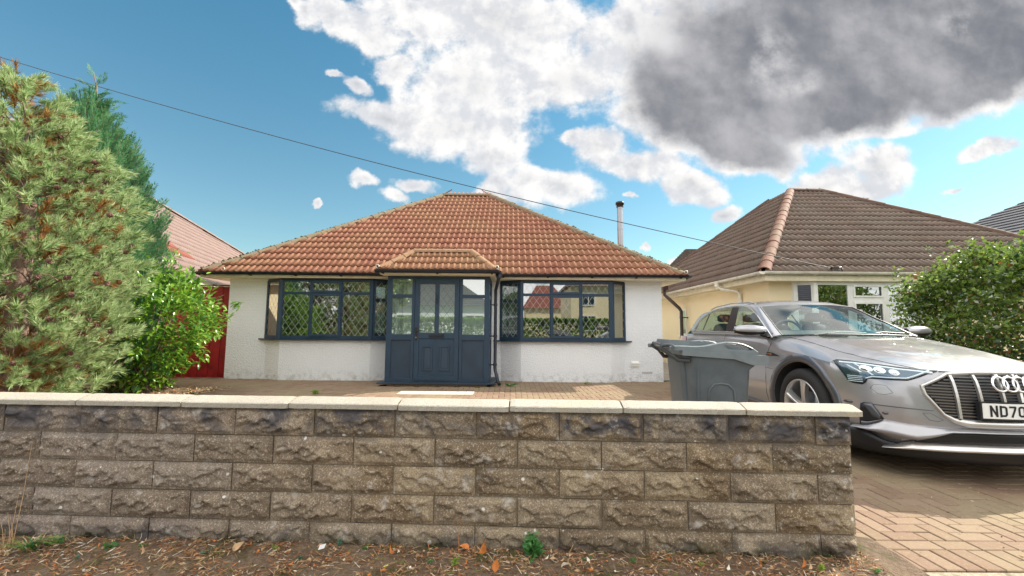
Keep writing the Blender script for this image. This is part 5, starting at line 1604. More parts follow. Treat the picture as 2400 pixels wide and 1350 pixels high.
scatter_mesh('leaves', lb, PP[r_], lr[r_], ls[r_], wh[r_], [M['laurel'], M['laurel_b']], lau, mi=darkm[r_])
for i in range(26):
    e = Vector(cp[i].tolist()); b = MB(); s0 = Vector((-6.25 + random.uniform(-.1, .1), 7.4, 0)); b.tube([s0, s0.lerp(e, .5) + Vector((0, 0, .12)), e], [.018, .011, .005], 6); b.build('stem', M['bark'], lau, recalc=False)

# boundary hedge behind the car on the right
hd = empty('hedge', (7.4, 6.2, 0.0), label='overgrown small-leaved hedge with pale leaf undersides behind the car bonnet', cat='hedge')
hb = [leaf(.036, .052, c, 1) for c in (.05, .25)]
N = 58000
yy_ = rng.uniform(2.2, 6.15, N); top = 1.86 + .42 * np.clip((6.4 - yy_) / 3.2, 0, 1) + .10 * np.sin(yy_ * 5) + .08 * np.sin(yy_ * 11 + 1)
face = rng.rand(N)
xx_ = np.where(face < .62, 5.22 + .10 * np.sin(yy_ * 6) + rng.rand(N) ** 1.1 * .8, rng.uniform(5.25, 6.5, N))
zz_ = np.where(face < .62, rng.uniform(.05, 1, N) * top, top - rng.rand(N) ** 1.5 * .35)
xx_ += np.where(face < .62, .16 * (zz_ / top) ** 3, 0)
endf = rng.rand(N) < .10
xx_ = np.where(endf, rng.uniform(5.2, 6.7, N), xx_); yy_ = np.where(endf, np.where(rng.rand(N) < .5, 6.15 - rng.rand(N) * .3, 2.25 + rng.rand(N) * .3), yy_); zz_ = np.where(endf, rng.uniform(0, 1, N) * 1.85, zz_)
P_ = np.stack([xx_, yy_, zz_], 1) + rng.randn(N, 3) * .035
d_ = rng.randn(N, 3) * .8 + np.array([-.25, -.2, .5])
# loose shoots standing above the top
SP, SD = [], []
for i in range(95):
    x0, y0 = random.uniform(5.2, 6.4), random.uniform(2.4, 6.15); z0 = 1.80 + .42 * min(1, max(0, (6.4 - y0) / 3.2)); hgt = random.uniform(.12, .42) ; lx, ly = random.uniform(-.25, .12), random.uniform(-.2, .2)
    for k in range(26):
        t = random.random(); SP.append([x0 + lx * t + random.uniform(-.035, .035), y0 + ly * t + random.uniform(-.035, .035), z0 + hgt * t]); SD.append([random.uniform(-1, 1), random.uniform(-1, 1), random.uniform(.0, 1)])
for i in range(45):    # and sideways over the bonnet
    y0 = random.uniform(3, 5.9); z0 = random.uniform(.9, 1.8)
    for k in range(22):
        t = random.random(); SP.append([5.25 - .28 * t + random.uniform(-.03, .03), y0 + random.uniform(-.03, .03), z0 + .12 * t + random.uniform(-.03, .03)]); SD.append([random.uniform(-1, 1), random.uniform(-1, 1), random.uniform(0, 1)])
P_ = np.concatenate([P_, np.array(SP)]); d_ = np.concatenate([d_, np.array(SD)]); N = len(P_)
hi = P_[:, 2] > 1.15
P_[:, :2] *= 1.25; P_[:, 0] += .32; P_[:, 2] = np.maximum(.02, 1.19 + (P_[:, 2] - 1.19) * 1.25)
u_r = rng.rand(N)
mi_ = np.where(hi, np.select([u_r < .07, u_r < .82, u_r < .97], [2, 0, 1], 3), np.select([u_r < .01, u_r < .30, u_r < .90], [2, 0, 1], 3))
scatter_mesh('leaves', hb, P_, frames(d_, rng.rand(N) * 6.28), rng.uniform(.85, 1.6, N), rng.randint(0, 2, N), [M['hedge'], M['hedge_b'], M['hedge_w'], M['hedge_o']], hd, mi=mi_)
for i in range(30):
    x0, y0 = random.uniform(7.3, 7.9), random.uniform(3.2, 7.8); e = Vector((x0 + random.uniform(-.5, .2), y0 + random.uniform(-.3, .3), random.uniform(1.2, 2.2))); b = MB(); s0 = Vector((x0, y0, 0)); b.tube([s0, s0.lerp(e, .5) + Vector((.05, 0, .1)), e], [.014, .009, .004], 5); b.build('stem', M['bark'], hd, recalc=False)

# clipped hedge and young trees across the road (they stand in the window reflections)
oh = empty('clipped_hedge', (3, -11.0, 0), label='clipped bright green hedge across the road, reflected in the right bay window', cat='hedge')
N = 9000; P_ = np.stack([rng.uniform(-9, 11, N), -10.4 - rng.rand(N) ** 2 * 1.2, rng.uniform(0, 1.62, N)], 1); tpm = rng.rand(N) < .4; P_[tpm, 2] = 1.62 + rng.randn(tpm.sum()) * .04
scatter_mesh('leaves', [leaf(.16, .2, .1, 1)], P_, frames(rng.randn(N, 3) + np.array([0, .8, .6]), rng.rand(N) * 6.28), rng.uniform(.8, 1.3, N), np.zeros(N, int), [M['laurel'], M['hedge_b']], oh, mi=(rng.rand(N) < .4).astype(int))
ot = empty('street_tree', (-9.5, -13.0, 0), label='round green tree across the road, reflected in the porch glass', cat='tree')
N = 6000; u = rng.randn(N, 3); u /= np.linalg.norm(u, axis=1, keepdims=True); rd = 2.3 * (1 - rng.rand(N) ** 2 * .5) * (1 + .15 * np.sin(u[:, 0] * 8) * np.sin(u[:, 2] * 7))
P_ = u * rd[:, None] + np.array([-9.5, -13, 4.2])
scatter_mesh('crown', [leaf(.2, .28, .1, 1)], P_, frames(rng.randn(N, 3), rng.rand(N) * 6.28), rng.uniform(.8, 1.3, N), np.zeros(N, int), [M['hedge'], M['hedge_b']], ot, mi=(rng.rand(N) < .4).astype(int))
q = MB(); q.tube([(-9.5, -13, -.1), (-9.4, -13, 2), (-9.5, -13, 4)], [.16, .12, .07], 8); q.build('trunk', M['bark'], ot, recalc=False)

# ------------------------------------------------------------------ soil bed under the trees, litter and weeds along the wall foot
bed = []
for j in range(30):
    y = 2.56 + (8.0 - 2.56) * j / 29
    bed.append([(-14 + (8.55 - .06 * (j % 3)) * i / 40, y, .012 + .05 * math.exp(-((i - 20) / 14) ** 2) + .02 * mn.noise(Vector((i * .5, j * .5, 0)))) for i in range(41)])
MB().grid(bed).build('soil', M['verge'], kind='structure', recalc=False)
M['lit'] = [leaf_mat('litter_%s' % n_, c_, tuple(x * 1.35 for x in c_), None, .8, .1, 30) for n_, c_ in (('brown', (.26, .12, .05)), ('tan', (.44, .29, .16)), ('orange', (.50, .17, .04)), ('pale', (.66, .60, .48)), ('dark', (.10, .05, .03)), ('moss', (.13, .14, .025)))]
bits = []
bits.append(leaf(.016, .034, .3, 1, .3)); bits.append(leaf(.006, .045, .15, 1, .2))
needle = (np.array([[-.0011, 0, 0], [.0011, 0, 0], [.0011, .001, .05], [-.0011, .001, .05]])[:, [0, 1, 2]], np.array([[0, 1, 2], [0, 2, 3]]), np.zeros(2, int)); bits.append(needle)
chip = (np.array([[-.006, 0, 0], [.005, 0, -.002], [.007, .002, .008], [-.004, .001, .011]]), np.array([[0, 1, 2], [0, 2, 3]]), np.zeros(2, int)); bits.append(chip)
def litter(name, n, x0, x1, y0, y1, zf, p, sc=1.0, dens=None, **kw):
    x = rng.uniform(x0, x1, n); y = rng.uniform(y0, y1, n)
    if dens is not None:
        k = rng.rand(n) < dens(x, y); x, y = x[k], y[k]; n = len(x)
    z = np.array([zf(a_, b_) for a_, b_ in zip(x, y)]) + rng.rand(n) * .012
    d = np.stack([rng.randn(n), rng.randn(n) * .8, rng.rand(n) * .35], 1)
    w = rng.choice(4, n, p=p)
    mi = rng.choice(6, n, p=[.30, .33, .06, .07, .16, .08])
    return scatter_mesh(name, bits, np.stack([x, y, z], 1), frames(d, rng.rand(n) * 6.28), rng.uniform(.5, 1.25, n) * sc, w, M['lit'], None, mi=mi, **kw)

def dens(x, y):
    edge_ = 2.02 + .14 * np.clip(-(x + .9), 0, 2.2) * .6 + .02 * np.sin(x * 9)
    cl_ = np.array([mn.noise(Vector((a_ * 7, b_ * 9, 3))) for a_, b_ in zip(x, y)])
    return np.clip((y - edge_) / .07 + .25, .05, 1) * np.clip(.62 + 1.5 * cl_, .12, 1)
litter('leaf_litter', 32000, -5.0, 1.86, 1.95, 2.50, verge_z, [.09, .17, .60, .14], dens=dens, sc=.85)
litter('fallen_debris', 900, -7.2, -5.2, 6.2, 8.1, lambda a_, b_: .03, [.6, .2, .1, .1], 1.6)
litter('drive_debris', 260, 1.9, 4.5, 2.1, 4.4, lambda a_, b_: .001, [.15, .2, .35, .3], .6)
litter('wall_foot_debris', 240, -6.2, 3.3, 9.2, 9.42, lambda a_, b_: .0, [.3, .3, .2, .2], .8)

# countable things in the litter
def at_ground(px, py, z=0.005):
    d = _F + (px - 1200) / 1000 * _R2 - (py - 675) / 1000 * _U2
    return _C + d * ((z - EYE) / d.z)
grn = leaf_mat('weed_leaf', (.07, .22, .06), (.11, .30, .08), None, .5, .3, 20)
grn2 = leaf_mat('weed_leaf_blue', (.06, .20, .12), (.10, .26, .16), None, .5, .3, 20)
ygn = leaf_mat('weed_leaf_yellow', (.22, .34, .04), (.30, .42, .07), None, .5, .3, 20)
fal = [('fallen_leaf', 925, 1296, .050, 2, 'curled orange leaf standing against the wall foot below the porch'), ('fallen_leaf', 975, 1306, .045, 1, 'flat tan leaf right of the curled orange one'),
       ('fallen_leaf', 1100, 1290, .060, 2, 'orange leaf with a pointed tip in the pile left of the thistle'), ('fallen_leaf', 1122, 1297, .075, 2, 'largest crumpled red leaf in the pile left of the thistle'),
       ('fallen_leaf', 1160, 1343, .060, 2, 'dark orange leaf at the bottom edge of the picture'), ('fallen_leaf', 1878, 1330, .050, 2, 'red-brown curled leaf near the right end of the wall'),
       ('fallen_leaf', 1895, 1334, .045, 1, 'tan leaf beside the red-brown leaf near the end of the wall'), ('fallen_leaf', 545, 1292, .055, 1, 'long tan leaf left of the white card'), ('fallen_leaf', 330, 1300, .05, 1, 'pale brown leaf right of the grass tuft'), ('fallen_leaf', 1315, 1330, .05, 3, 'narrow pale leaf right of the thistle')]
for (n_, px, py, sz, mi, lab) in fal:
    P = at_ground(px, py, .02); V, F, _ = leaf(sz * .62, sz, .5, 3, .35)
    rot = frames(np.array([[random.uniform(-1, 1), random.uniform(-.3, .5), .45]]), np.array([random.uniform(0, 6)]))[0]
    me = base_mesh('fallen_leaf', (V, F, np.zeros(len(F), int)), [M['lit'][mi]])
    o = inst(n_, me, M4(rot, np.array(P), 1.0), None); tag(o, lab, 'leaf', 'fallen leaves along the wall foot')
P = at_ground(745, 1289, .03)
q = MB(); q.obox(P, Vector((.028, .004, .006)), Vector((.002, .0006, 0)), Vector((.008, .004, .022)))
q.build('paper_card', simple('white_card', (.85, .85, .85), .6), label='small white paper card leaning in the litter at the wall foot', cat='card')
q = MB(); q.obox(at_ground(900, 1329, .02), Vector((.018, .01, .003)), Vector((-.002, .004, 0)), Vector((0, 0, .002)))
q.build('plastic_tag', simple('yellow_plastic', (.75, .7, .12), .5), label='tiny yellow plastic strip lying in the litter', cat='litter')

# thistle with seed heads
P = at_ground(1250, 1304, .01)
th = empty('sow_thistle', P, label='green sow thistle with two white seed heads growing at the wall foot', cat='weed')
def weed(root, P, h, nst, nl, mat, ll=.035, spread=.05, lw=.35, heads=()):
    for s in range(nst):
        tip = P + Vector((random.uniform(-spread, spread), random.uniform(-.03, .015), h * random.uniform(.65, 1)))
        b = MB(); b.tube([P, P.lerp(tip, .5) + Vector((random.uniform(-.01, .01), 0, .005)), tip], [.0022, .0018, .001], 5); b.build('stem', mat, root, recalc=False)
        for k in range(nl):
            t = random.uniform(.05, .95); q0 = P.lerp(tip, t); L_ = ll * random.uniform(.6, 1.2) * (1.15 - .7 * t)
            V, F, _ = leaf(L_ * lw, L_, .35, 3, .2)
            me = base_mesh('leaf', (V, F, np.zeros(len(F), int)), [mat])
            rot = frames(np.array([[random.uniform(-1, 1), random.uniform(-1, .2), random.uniform(-.1, .7)]]), np.array([random.uniform(0, 6)]))[0]
            inst('leaf', me, M4(rot, np.array(q0), 1.0), root)
weed(th, P, .125, 6, 16, grn, .062, .04, .38)
for (px, py) in ((1254, 1243), (1232, 1250)):
    d = _F + (px - 1200) / 1000 * _R2 - (py - 675) / 1000 * _U2
    Q = _C + d * (P.y / d.y)
    b = MB(); b.tube([P, P.lerp(Q, .6) + Vector((.004, 0, 0)), Q], [.002, .0016, .0012], 5); b.build('stem', grn, th, recalc=False)
    sv = MB()
    for k in range(70):
        v = Vector((random.gauss(0, 1), random.gauss(0, 1), random.gauss(0, 1))).normalized() * .0105; s_ = v.cross(Vector((0, 0, 1))).normalized() * .0009
        sv.add([Q + s_, Q - s_, Q + v], [(0, 1, 2)])
    sv.build('seed_head', simple('seed_down', (.85, .85, .82), .9), th, recalc=False)
for (n_, px, py, h, ns, nl, mt, ll, sp, lab) in (
    ('spurge_weed', 793, 1284, .055, 5, 10, grn2, .016, .018, 'blue-green needle-leaved spurge sprouting by the wall right of the white card'),
    ('small_weed', 645, 1292, .045, 4, 6, ygn, .018, .018, 'yellow-green weed left of the white card'),
    ('small_weed', 858, 1288, .03, 4, 6, grn, .020, .02, 'low spiky green weed between the spurge and the curled orange leaf'),
    ('small_weed', 262, 1284, .03, 5, 4, grn, .040, .05, 'broad-leaved green seedling right of the grass tuft'),
    ('small_weed', 335, 1278, .02, 3, 5, grn, .022, .015, 'small upright weed between the broad-leaved seedling and the spurge'),
    ('small_weed', 1068, 1325, .06, 4, 8, ygn, .022, .02, 'thin yellow-green weed under the pile of red leaves'),
    ('small_weed', 1375, 1312, .015, 6, 5, grn, .014, .05, 'low creeping weed right of the thistle'),
    ('small_weed', 1925, 1338, .04, 4, 6, ygn, .022, .02, 'yellow-flowered weed by the right end of the wall'),
    ('small_weed', 2055, 1343, .025, 4, 5, grn, .020, .03, 'dark-leaved seedling at the edge of the drive'),
    ('small_weed', 740, 922, .05, 6, 8, ygn, .07, .12, 'grass clump in the paving left of the porch'),
    ('small_weed', 1190, 905, .05, 7, 8, grn, .06, .25, 'weeds at the foot of the right bay by the downpipe'),
    ('small_weed', 1372, 900, .03, 5, 6, ygn, .05, .15, 'low yellow-green weeds at the base of the right bay')):
    Pw = at_ground(px, py, .008)
    if 'right end' in lab: Pw.x = min(Pw.x, 1.60)
    r0 = empty(n_, Pw, label=lab, cat='weed', group='weeds')
    weed(r0, Pw, h, ns, nl, mt, ll, sp, .25 if 'spurge' in n_ else .45)
for (px, py, lab) in ((480, 1300, 'tiny green seedling between the pale brown leaf and the long tan leaf'), (700, 1312, 'tiny seedling in the litter just left of the white card'), (1005, 1318, 'tiny seedling between the flat tan leaf and the pile of red leaves'), (1480, 1318, 'tiny seedling far right of the thistle'), (1640, 1326, 'tiny seedling halfway between the thistle and the end of the wall'), (180, 1310, 'tiny seedling in front of the grass tuft')):
    Pw = at_ground(px, py, .006)
    r0 = empty('seedling', Pw, label=lab, cat='weed', group='seedlings in the litter')
    weed(r0, Pw, random.uniform(.015, .03), 3, 4, random.choice([grn, ygn, grn2]), random.uniform(.014, .024), .02, .5)
# grass tuft and dry stalks at the left
def blades(root, P, n, L, mats_, lean, w=.004):
    for i in range(n):
        a_ = random.uniform(0, 6.28); l_ = L * random.uniform(.6, 1.1); dx_, dy_ = math.cos(a_) * lean * random.uniform(.3, 1) + .02, math.sin(a_) * lean * .5 - .03
        b0 = P + Vector((random.uniform(-.03, .03), random.uniform(-.015, .015), 0)); V = []
        sd_v = Vector((-dy_, dx_, 0)).normalized() * w
        for k in range(6):
            t = k / 5; c_ = b0 + Vector((dx_ * t * l_ * 6 * (.5 + .5 * t), dy_ * t * l_ * 5, l_ * (t - .62 * t * t)))
            V.append((c_ - sd_v * (1 - t * .95), c_ + sd_v * (1 - t * .95)))
        m_ = MB(); m_.grid([list(v) for v in V], smooth=True); m_.build('blade', random.choice(mats_), root, recalc=False)
P = at_ground(70, 1290, .01); gt = empty('grass_tuft', P, label='green and yellow grass tuft at the left end of the wall foot', cat='grass tuft')
blades(gt, P, 110, .15, [grn, ygn, grn2, M['lit'][1]], .22); blades(gt, at_ground(128, 1278, .01), 46, .11, [grn, grn2, ygn], .2)
dg = empty('dry_grass', at_ground(12, 1285, .01), label='bleached dry grass stalks at the far left of the wall', cat='dry grass')
straw = M['lit'][1]
for (px0, py0, px1, py1) in ((15, 1285, 45, 1150), (22, 1285, 18, 1200), (8, 1280, 0, 1215), (28, 1283, 76, 1035), (18, 1288, 30, 1225), (5, 1284, 12, 1240), (30, 1284, 24, 1210)):
    P0 = at_ground(px0, py0, .005); d = _F + (px1 - 1200) / 1000 * _R2 - (py1 - 675) / 1000 * _U2; P1 = _C + d * ((P0.y + .01) / d.y)
    MB().tube([P0, P0.lerp(P1, .5) + Vector((.006, 0, 0)), P1], [.0022, .0016, .0007], 5).build('stalk', straw, dg, recalc=False)
blades(dg, at_ground(10, 1300, .01), 30, .06, [M['lit'][1], M['lit'][3]], .2, .003)
ds = empty('dry_stalk', at_ground(1075, 1300, .01), label='thin dry brown stalk standing above the pile of red leaves', cat='weed')
P0 = at_ground(1075, 1300, .005); d = _F + (1080 - 1200) / 1000 * _R2 - (1215 - 675) / 1000 * _U2; P1 = _C + d * ((P0.y + .0) / d.y)
MB().tube([P0, P0.lerp(P1, .5) + Vector((-.006, 0, 0)), P1], [.0014, .0011, .0006], 5).build('stalk', M['lit'][2], ds, recalc=False)

# ------------------------------------------------------------------ parked car
AL = -0.03
_fw = Vector((math.sin(AL), -math.cos(AL), 0)); _sd = Vector((-math.cos(AL), -math.sin(AL), 0)); _CO = Vector((3.747, 4.114, 0.0)); CS = 1.0606
def K(x, y, z):
    """car frame: x forward of the front axle, y towards its right-hand side, z up"""
    p = _CO + _fw * x + _sd * y + Vector((0, 0, z))
    return _C + (p - _C) * CS
YC = 0.10
car = empty('parked_car', K(-1.4, YC, .07), label='silver-grey electric estate car with wide slatted grille parked nose-out on the brick drive', cat='car')
def paint(name, c, metal=.55, rough=.32):
    m, t, b = new_mat(name)
    b.inputs['Base Color'].default_value = c + (1,)
    b.inputs['Metallic'].default_value = metal; b.inputs['Roughness'].default_value = rough
    b.inputs['Coat Weight'].default_value = 1.0; b.inputs['Coat Roughness'].default_value = 0.02
    p = pos(t)
    v = t.noise(p, 900.0, 2.0, .5)
    t.link(t.mix(t.smooth(v, .3, .7), tuple(x * .88 for x in c), tuple(min(1, x * 1.1) for x in c)), b.inputs['Base Color'])
    d = t.noise(p, 3.0, 6.0, .7)
    t.link(t.smooth(d, .4, .8, rough, rough + .12), b.inputs['Roughness'])
    return m
M['paint'] = paint('silver_lilac_paint', (0.370, 0.362, 0.378), .62, .28)
M['clad'] = paint('dark_cladding', (0.065, 0.07, 0.085), .3, .35)
M['satin'] = simple('satin_silver', (0.66, 0.64, 0.62), .28, metal=.85)
M['chrome'] = simple('chrome', (0.80, 0.80, 0.80), .08, metal=1.0)
M['grille_dark'] = simple('grille_black', (.010, .010, .012), .35)
M['slat'] = simple('grille_slat', (.22, .225, .24), .3, metal=.7)
M['tyre'] = simple('tyre_rubber', (.018, .017, .017), .75, var=.3, vscale=30, bump=.3, bscale=120)
M['alloy'] = simple('alloy_wheel', (.62, .62, .63), .28, metal=.8)
M['int'] = simple('car_interior', (.035, .037, .04), .7)
M['int2'] = simple('car_seat', (.10, .105, .11), .6)
M['hl_int'] = simple('headlight_housing', (.09, .13, .17), .15, metal=.7)
M['drl'] = simple('light_guide', (.72, .80, .85), .2, coat=1.0)
M['hl_glass'] = glass_mat('headlight_glass', (.92, .96, .98), .05)
_ys = [0, .15, .3, .45, .6, .7, .78, .84, .89, .92, .945, .96]; _xs = [1.03, 1.022, 1.0, .955, .88, .80, .71, .62, .50, .40, .25, .05]
_zs = [.1, .25, .45, .65, .8, .88, .94, 1.0]; _zo = [-.09, -.02, .0, -.01, -.035, -.08, -.16, -.40]
from bisect import bisect_right
def _cub(x, X, Y):
    if x <= X[0]: return Y[0]
    if x >= X[-1]: return Y[-1]
    i = bisect_right(X, x) - 1
    t = (x - X[i]) / (X[i + 1] - X[i])
    def m(j):
        if j <= 0: return (Y[1] - Y[0]) / (X[1] - X[0]) * (0 if X is _ys else 1)
        if j >= len(X) - 1: return (Y[-1] - Y[-2]) / (X[-1] - X[-2])
        a, b = (Y[j] - Y[j - 1]) / (X[j] - X[j - 1]), (Y[j + 1] - Y[j]) / (X[j + 1] - X[j])
        return 0 if a * b <= 0 else 2 * a * b / (a + b)
    h = X[i + 1] - X[i]
    return (2 * t**3 - 3 * t**2 + 1) * Y[i] + (t**3 - 2 * t**2 + t) * h * m(i) + (-2 * t**3 + 3 * t**2) * Y[i + 1] + (t**3 - t**2) * h * m(i + 1)
def Xf(y, z):
    yy_ = y if y >= YC else 2 * YC - y
    # ease flat across the centre
    yq = yy_ if yy_ > .3 else .3 - (.3 - yy_) * (1 - .35 * (.3 - yy_) / .2) if False else yy_
    return _cub(abs(yq), _ys, _xs) + _cub(z, _zs, _zo)
def FS(y, z, off=0.0):
    """point on the nose, off metres proud of it"""
    e = .01
    dy_ = (Xf(y + e, z) - Xf(y - e, z)) / (2 * e); dz_ = (Xf(y, z + e) - Xf(y, z - e)) / (2 * e)
    n = Vector((1, -dy_, -dz_)).normalized()
    return K(Xf(y, z) + n.x * off, y + n.y * off, z + n.z * off)
def band(mb, ys, lo, hi, off, nz=4, offlo=None, edge=True, sub=3, mirror=False):
    """a strip on the nose between two polylines"""
    Y = []
    for a, b in zip(ys[:-1], ys[1:]):
        Y += [a + (b - a) * k / sub for k in range(sub)]
    Y.append(ys[-1])
    I = lambda y, L: float(np.interp(y, [p[0] for p in sorted(L)], [p[1] for p in sorted(L)]))
    rows = []
    for y in Y:
        l, h = I(y, lo), I(y, hi)
        if h < l + .0008: h = l + .0008
        yy_ = 2 * YC - y if mirror else y
        r = []
        if edge: r.append(FS(yy_, l, -.004))
        for k in range(nz + 1):
            t = k / nz; o = off if offlo is None else offlo + (off - offlo) * t
            r.append(FS(yy_, l + (h - l) * t, o))
        if edge: r.append(FS(yy_, h, -.004))
        rows.append(r)
    mb.grid(rows, smooth=True)
    if edge:
        mb.poly(rows[0]); mb.poly(rows[-1])
    return mb

# --- body shell
def sideW(z): return _cub(z, [.20, .28, .36, .45, .6, .75, .85, .95, 1.05, 1.14], [.86, .915, .955, .985, 1.0, 1.0, .99, .968, .945, .92])
def taper(x): return _cub(-x, [-.3, -.1, .1, .4, 1.0, 2.4, 2.9, 3.3, 3.55, 3.68, 3.75], [.972, .985, .995, 1.0, 1.0, 1.0, .995, .96, .88, .70, .45])
HALF = .862
def ztop(x): return _cub(-x, [-.7, -.3, 0.0, .5, .8, 1.2, 3.0, 3.5, 3.8], [.885, .905, .945, .985, 1.03, 1.05, 1.06, 1.02, .95])
nose_y = [YC, .18, .27, .36, .45, .53, .60, .66, .72, .77, .81, .845, .875, .90, .917]
side_x = [.33, .22, .1, -.05, -.2, -.35, -.5, -.65, -.8, -1.0, -1.3, -1.6, -1.9, -2.2, -2.45, -2.7, -2.95, -3.15, -3.3, -3.42, -3.54, -3.62, -3.68, -3.72]
def outline(f):
    """right half outline at fraction f of the height from sill to shoulder, nose centre to tail centre"""
    P = []
    for y in nose_y:
        z = .22 + (.885 - .22) * f
        x = Xf(y, z)
        k = ((y - YC) / .82) ** 4
        zt = ztop(x); z = .22 + (zt - .22) * f if k > .3 else .22 + (.885 - .22) * f + k * 0
        zz = .22 + ((zt if x < .7 else .885) - .22) * f
        yy_ = YC + (y - YC) * (1 - k + k * (sideW(zz) / 1.0))
        P.append((x - (.04 * (.5 - f) * 2 if f < .25 else 0), yy_, zz))
    for x in side_x:
        zz = .22 + (ztop(x) - .22) * f
        tail = .06 * (1 - abs(f - .45)) if x < -3.4 else 0
        P.append((x, YC + HALF * taper(x) * sideW(zz), zz))
    P.append((-3.74, YC + .2, .22 + (ztop(-3.74) - .22) * f)); P.append((-3.75, YC, .22 + (ztop(-3.75) - .22) * f))
    return P
fr_ = [0, .06, .14, .24, .36, .5, .64, .78, .88, .95, 1.0]
loops = [outline(f) for f in fr_]
top = loops[-1]
nT = len(top)
def mirror(P): return [(x, 2 * YC - y, z) for x, y, z in P]
bm_rows = []
sh = MB()
full = []
for L in loops:
    mL = mirror(L)
    full.append([K(*p) for p in L] + [K(*p) for p in mL[::-1][1:-1]])
sh.grid(full, smooth=True, closed=True)
bot = [K(x, y, z) for x, y, z in loops[0]] + [K(*p) for p in mirror(loops[0])[::-1][1:-1]]
cb_ = K(-1.5, YC, .20)
for i in range(len(bot)):
    sh.add([bot[i], bot[(i + 1) % len(bot)], cb_], [(0, 1, 2)], 0)
# upper surface: bonnet, then deck below the glass
zc_x = [-3.75, -3.6, -3.0, -.8, -.6, -.3, 0.0, .3, .55, .75, .87, .95]; zc_z = [.96, 1.06, 1.13, 1.135, 1.125, 1.105, 1.065, 1.020, .975, .930, .900, .886]
def wid(x):
    if x > .33:
        P = [(p[0], p[1] - YC) for p in top if p[0] > .2]; P.sort(); return max(.02, float(np.interp(x, [a for a, b in P], [b for a, b in P])))
    return HALF * taper(x) * sideW(ztop(x))
def H(x, y):
    zc = _cub(x, zc_x, zc_z); w = wid(x); zt = ztop(x) if x < .7 else .885
    r = min(1, abs(y - YC) / max(w, 1e-3)); pw = 4.2 + 8 * min(1, max(0, (.2 - x) / .9))
    crease = .010 * math.exp(-((r - .60) / .05) ** 2) * min(1, max(0, (.85 - x) / .5)) * (1 if x > -.6 else 0)
    valley = -.008 * math.exp(-((r - .80) / .07) ** 2) * min(1, max(0, (.8 - x) / .4)) * (1 if x > -.6 else 0)
    return max(zt, zt + (zc - zt) * (1 - r ** pw) + crease + valley) if r < .999 else zt
ell = [0]
for a, b in zip(top[:-1], top[1:]): ell.append(ell[-1] + math.hypot(a[0] - b[0], a[1] - b[1]))
inner = []
x_end = top[-1][0]
iz = next(i for i, p in enumerate(top) if p[0] < -.25)
for i, p in enumerate(top):
    if i <= iz: xc = .935 + (top[iz][0] - .935) * (i / iz) ** 1.15
    else: xc = p[0]
    inner.append(xc)
NR = 22
topgrid = []
for i, p in enumerate(top):
    row = []
    for k in range(NR + 1):
        t = k / NR; t2 = t ** 1.8
        x = p[0] + (inner[i] - p[0]) * t2; y = p[1] + (YC - p[1]) * t2
        z = p[2] if k == 0 else H(x, y)
        row.append((x, y, z))
    topgrid.append(row)
sh_top_R = [[K(*q) for q in r] for r in topgrid]
sh_top_L = [[K(q[0], 2 * YC - q[1], q[2]) for q in r] for r in topgrid]
sh.grid(sh_top_R, smooth=True); sh.grid(sh_top_L, smooth=True)
a_ = np.array(sh.v)
me = sh.mesh('body', [M['paint'], M['int']])
bm = bmesh.new(); bm.from_mesh(me)
bmesh.ops.remove_doubles(bm, verts=bm.verts, dist=.0008)
bmesh.ops.dissolve_degenerate(bm, edges=bm.edges, dist=.0005)
bmesh.ops.recalc_face_normals(bm, faces=bm.faces)
bm.to_mesh(me); bm.free()
body = bpy.data.objects.new('body', me); link(body, car)
WR, AR = .372, .432
WX, WZ, RX_ = -.06, .442, -2.76
# wheel arch cutters, applied and removed
def cutter(x, y0, y1):
    c = MB(); n = 56
    r1 = [K(x + math.cos(2 * math.pi * k / n) * AR, y0, WZ + math.sin(2 * math.pi * k / n) * AR) for k in range(n)]
    r2 = [K(x + math.cos(2 * math.pi * k / n) * AR, y1, WZ + math.sin(2 * math.pi * k / n) * AR) for k in range(n)]
    c.grid([r1, r2], smooth=True, closed=True); c.poly(r1); c.poly(r2)
    m_ = c.mesh('cut', [M['paint'], M['int']])
    b_ = bmesh.new(); b_.from_mesh(m_); bmesh.ops.remove_doubles(b_, verts=b_.verts, dist=1e-5); bmesh.ops.recalc_face_normals(b_, faces=b_.faces); b_.to_mesh(m_); b_.free()
    m_.polygons.foreach_set('material_index', [1] * len(m_.polygons))
    o = bpy.data.objects.new('cut', m_); col.objects.link(o); return o
cuts = []
for x in (WX, RX_):
    cuts.append(cutter(x, .60, 1.15)); cuts.append(cutter(x, 2 * YC - .60, 2 * YC - 1.15))
for c_ in cuts:
    md = body.modifiers.new('b', 'BOOLEAN'); md.object = c_; md.operation = 'DIFFERENCE'; md.solver = 'EXACT'
dg_ = bpy.context.evaluated_depsgraph_get(); dg_.update()
me2 = bpy.data.meshes.new_from_object(body.evaluated_get(dg_))
body.modifiers.clear(); body.data = me2; me2.name = 'body'
for c_ in cuts: bpy.data.objects.remove(c_)
me2.set_sharp_from_angle(angle=R(38))

def car_part(mb, name, mat, parent=None, **kw):
    return mb.build(name, mat, parent or car, recalc=kw.pop('recalc', True), **kw)
def sY(x, z, off=0.0): return YC + HALF * taper(x) * sideW(z) + off
def both(fn):
    for s in (1, -1): fn(lambda x, y, z: K(x, y if s > 0 else 2 * YC - y, z), s)

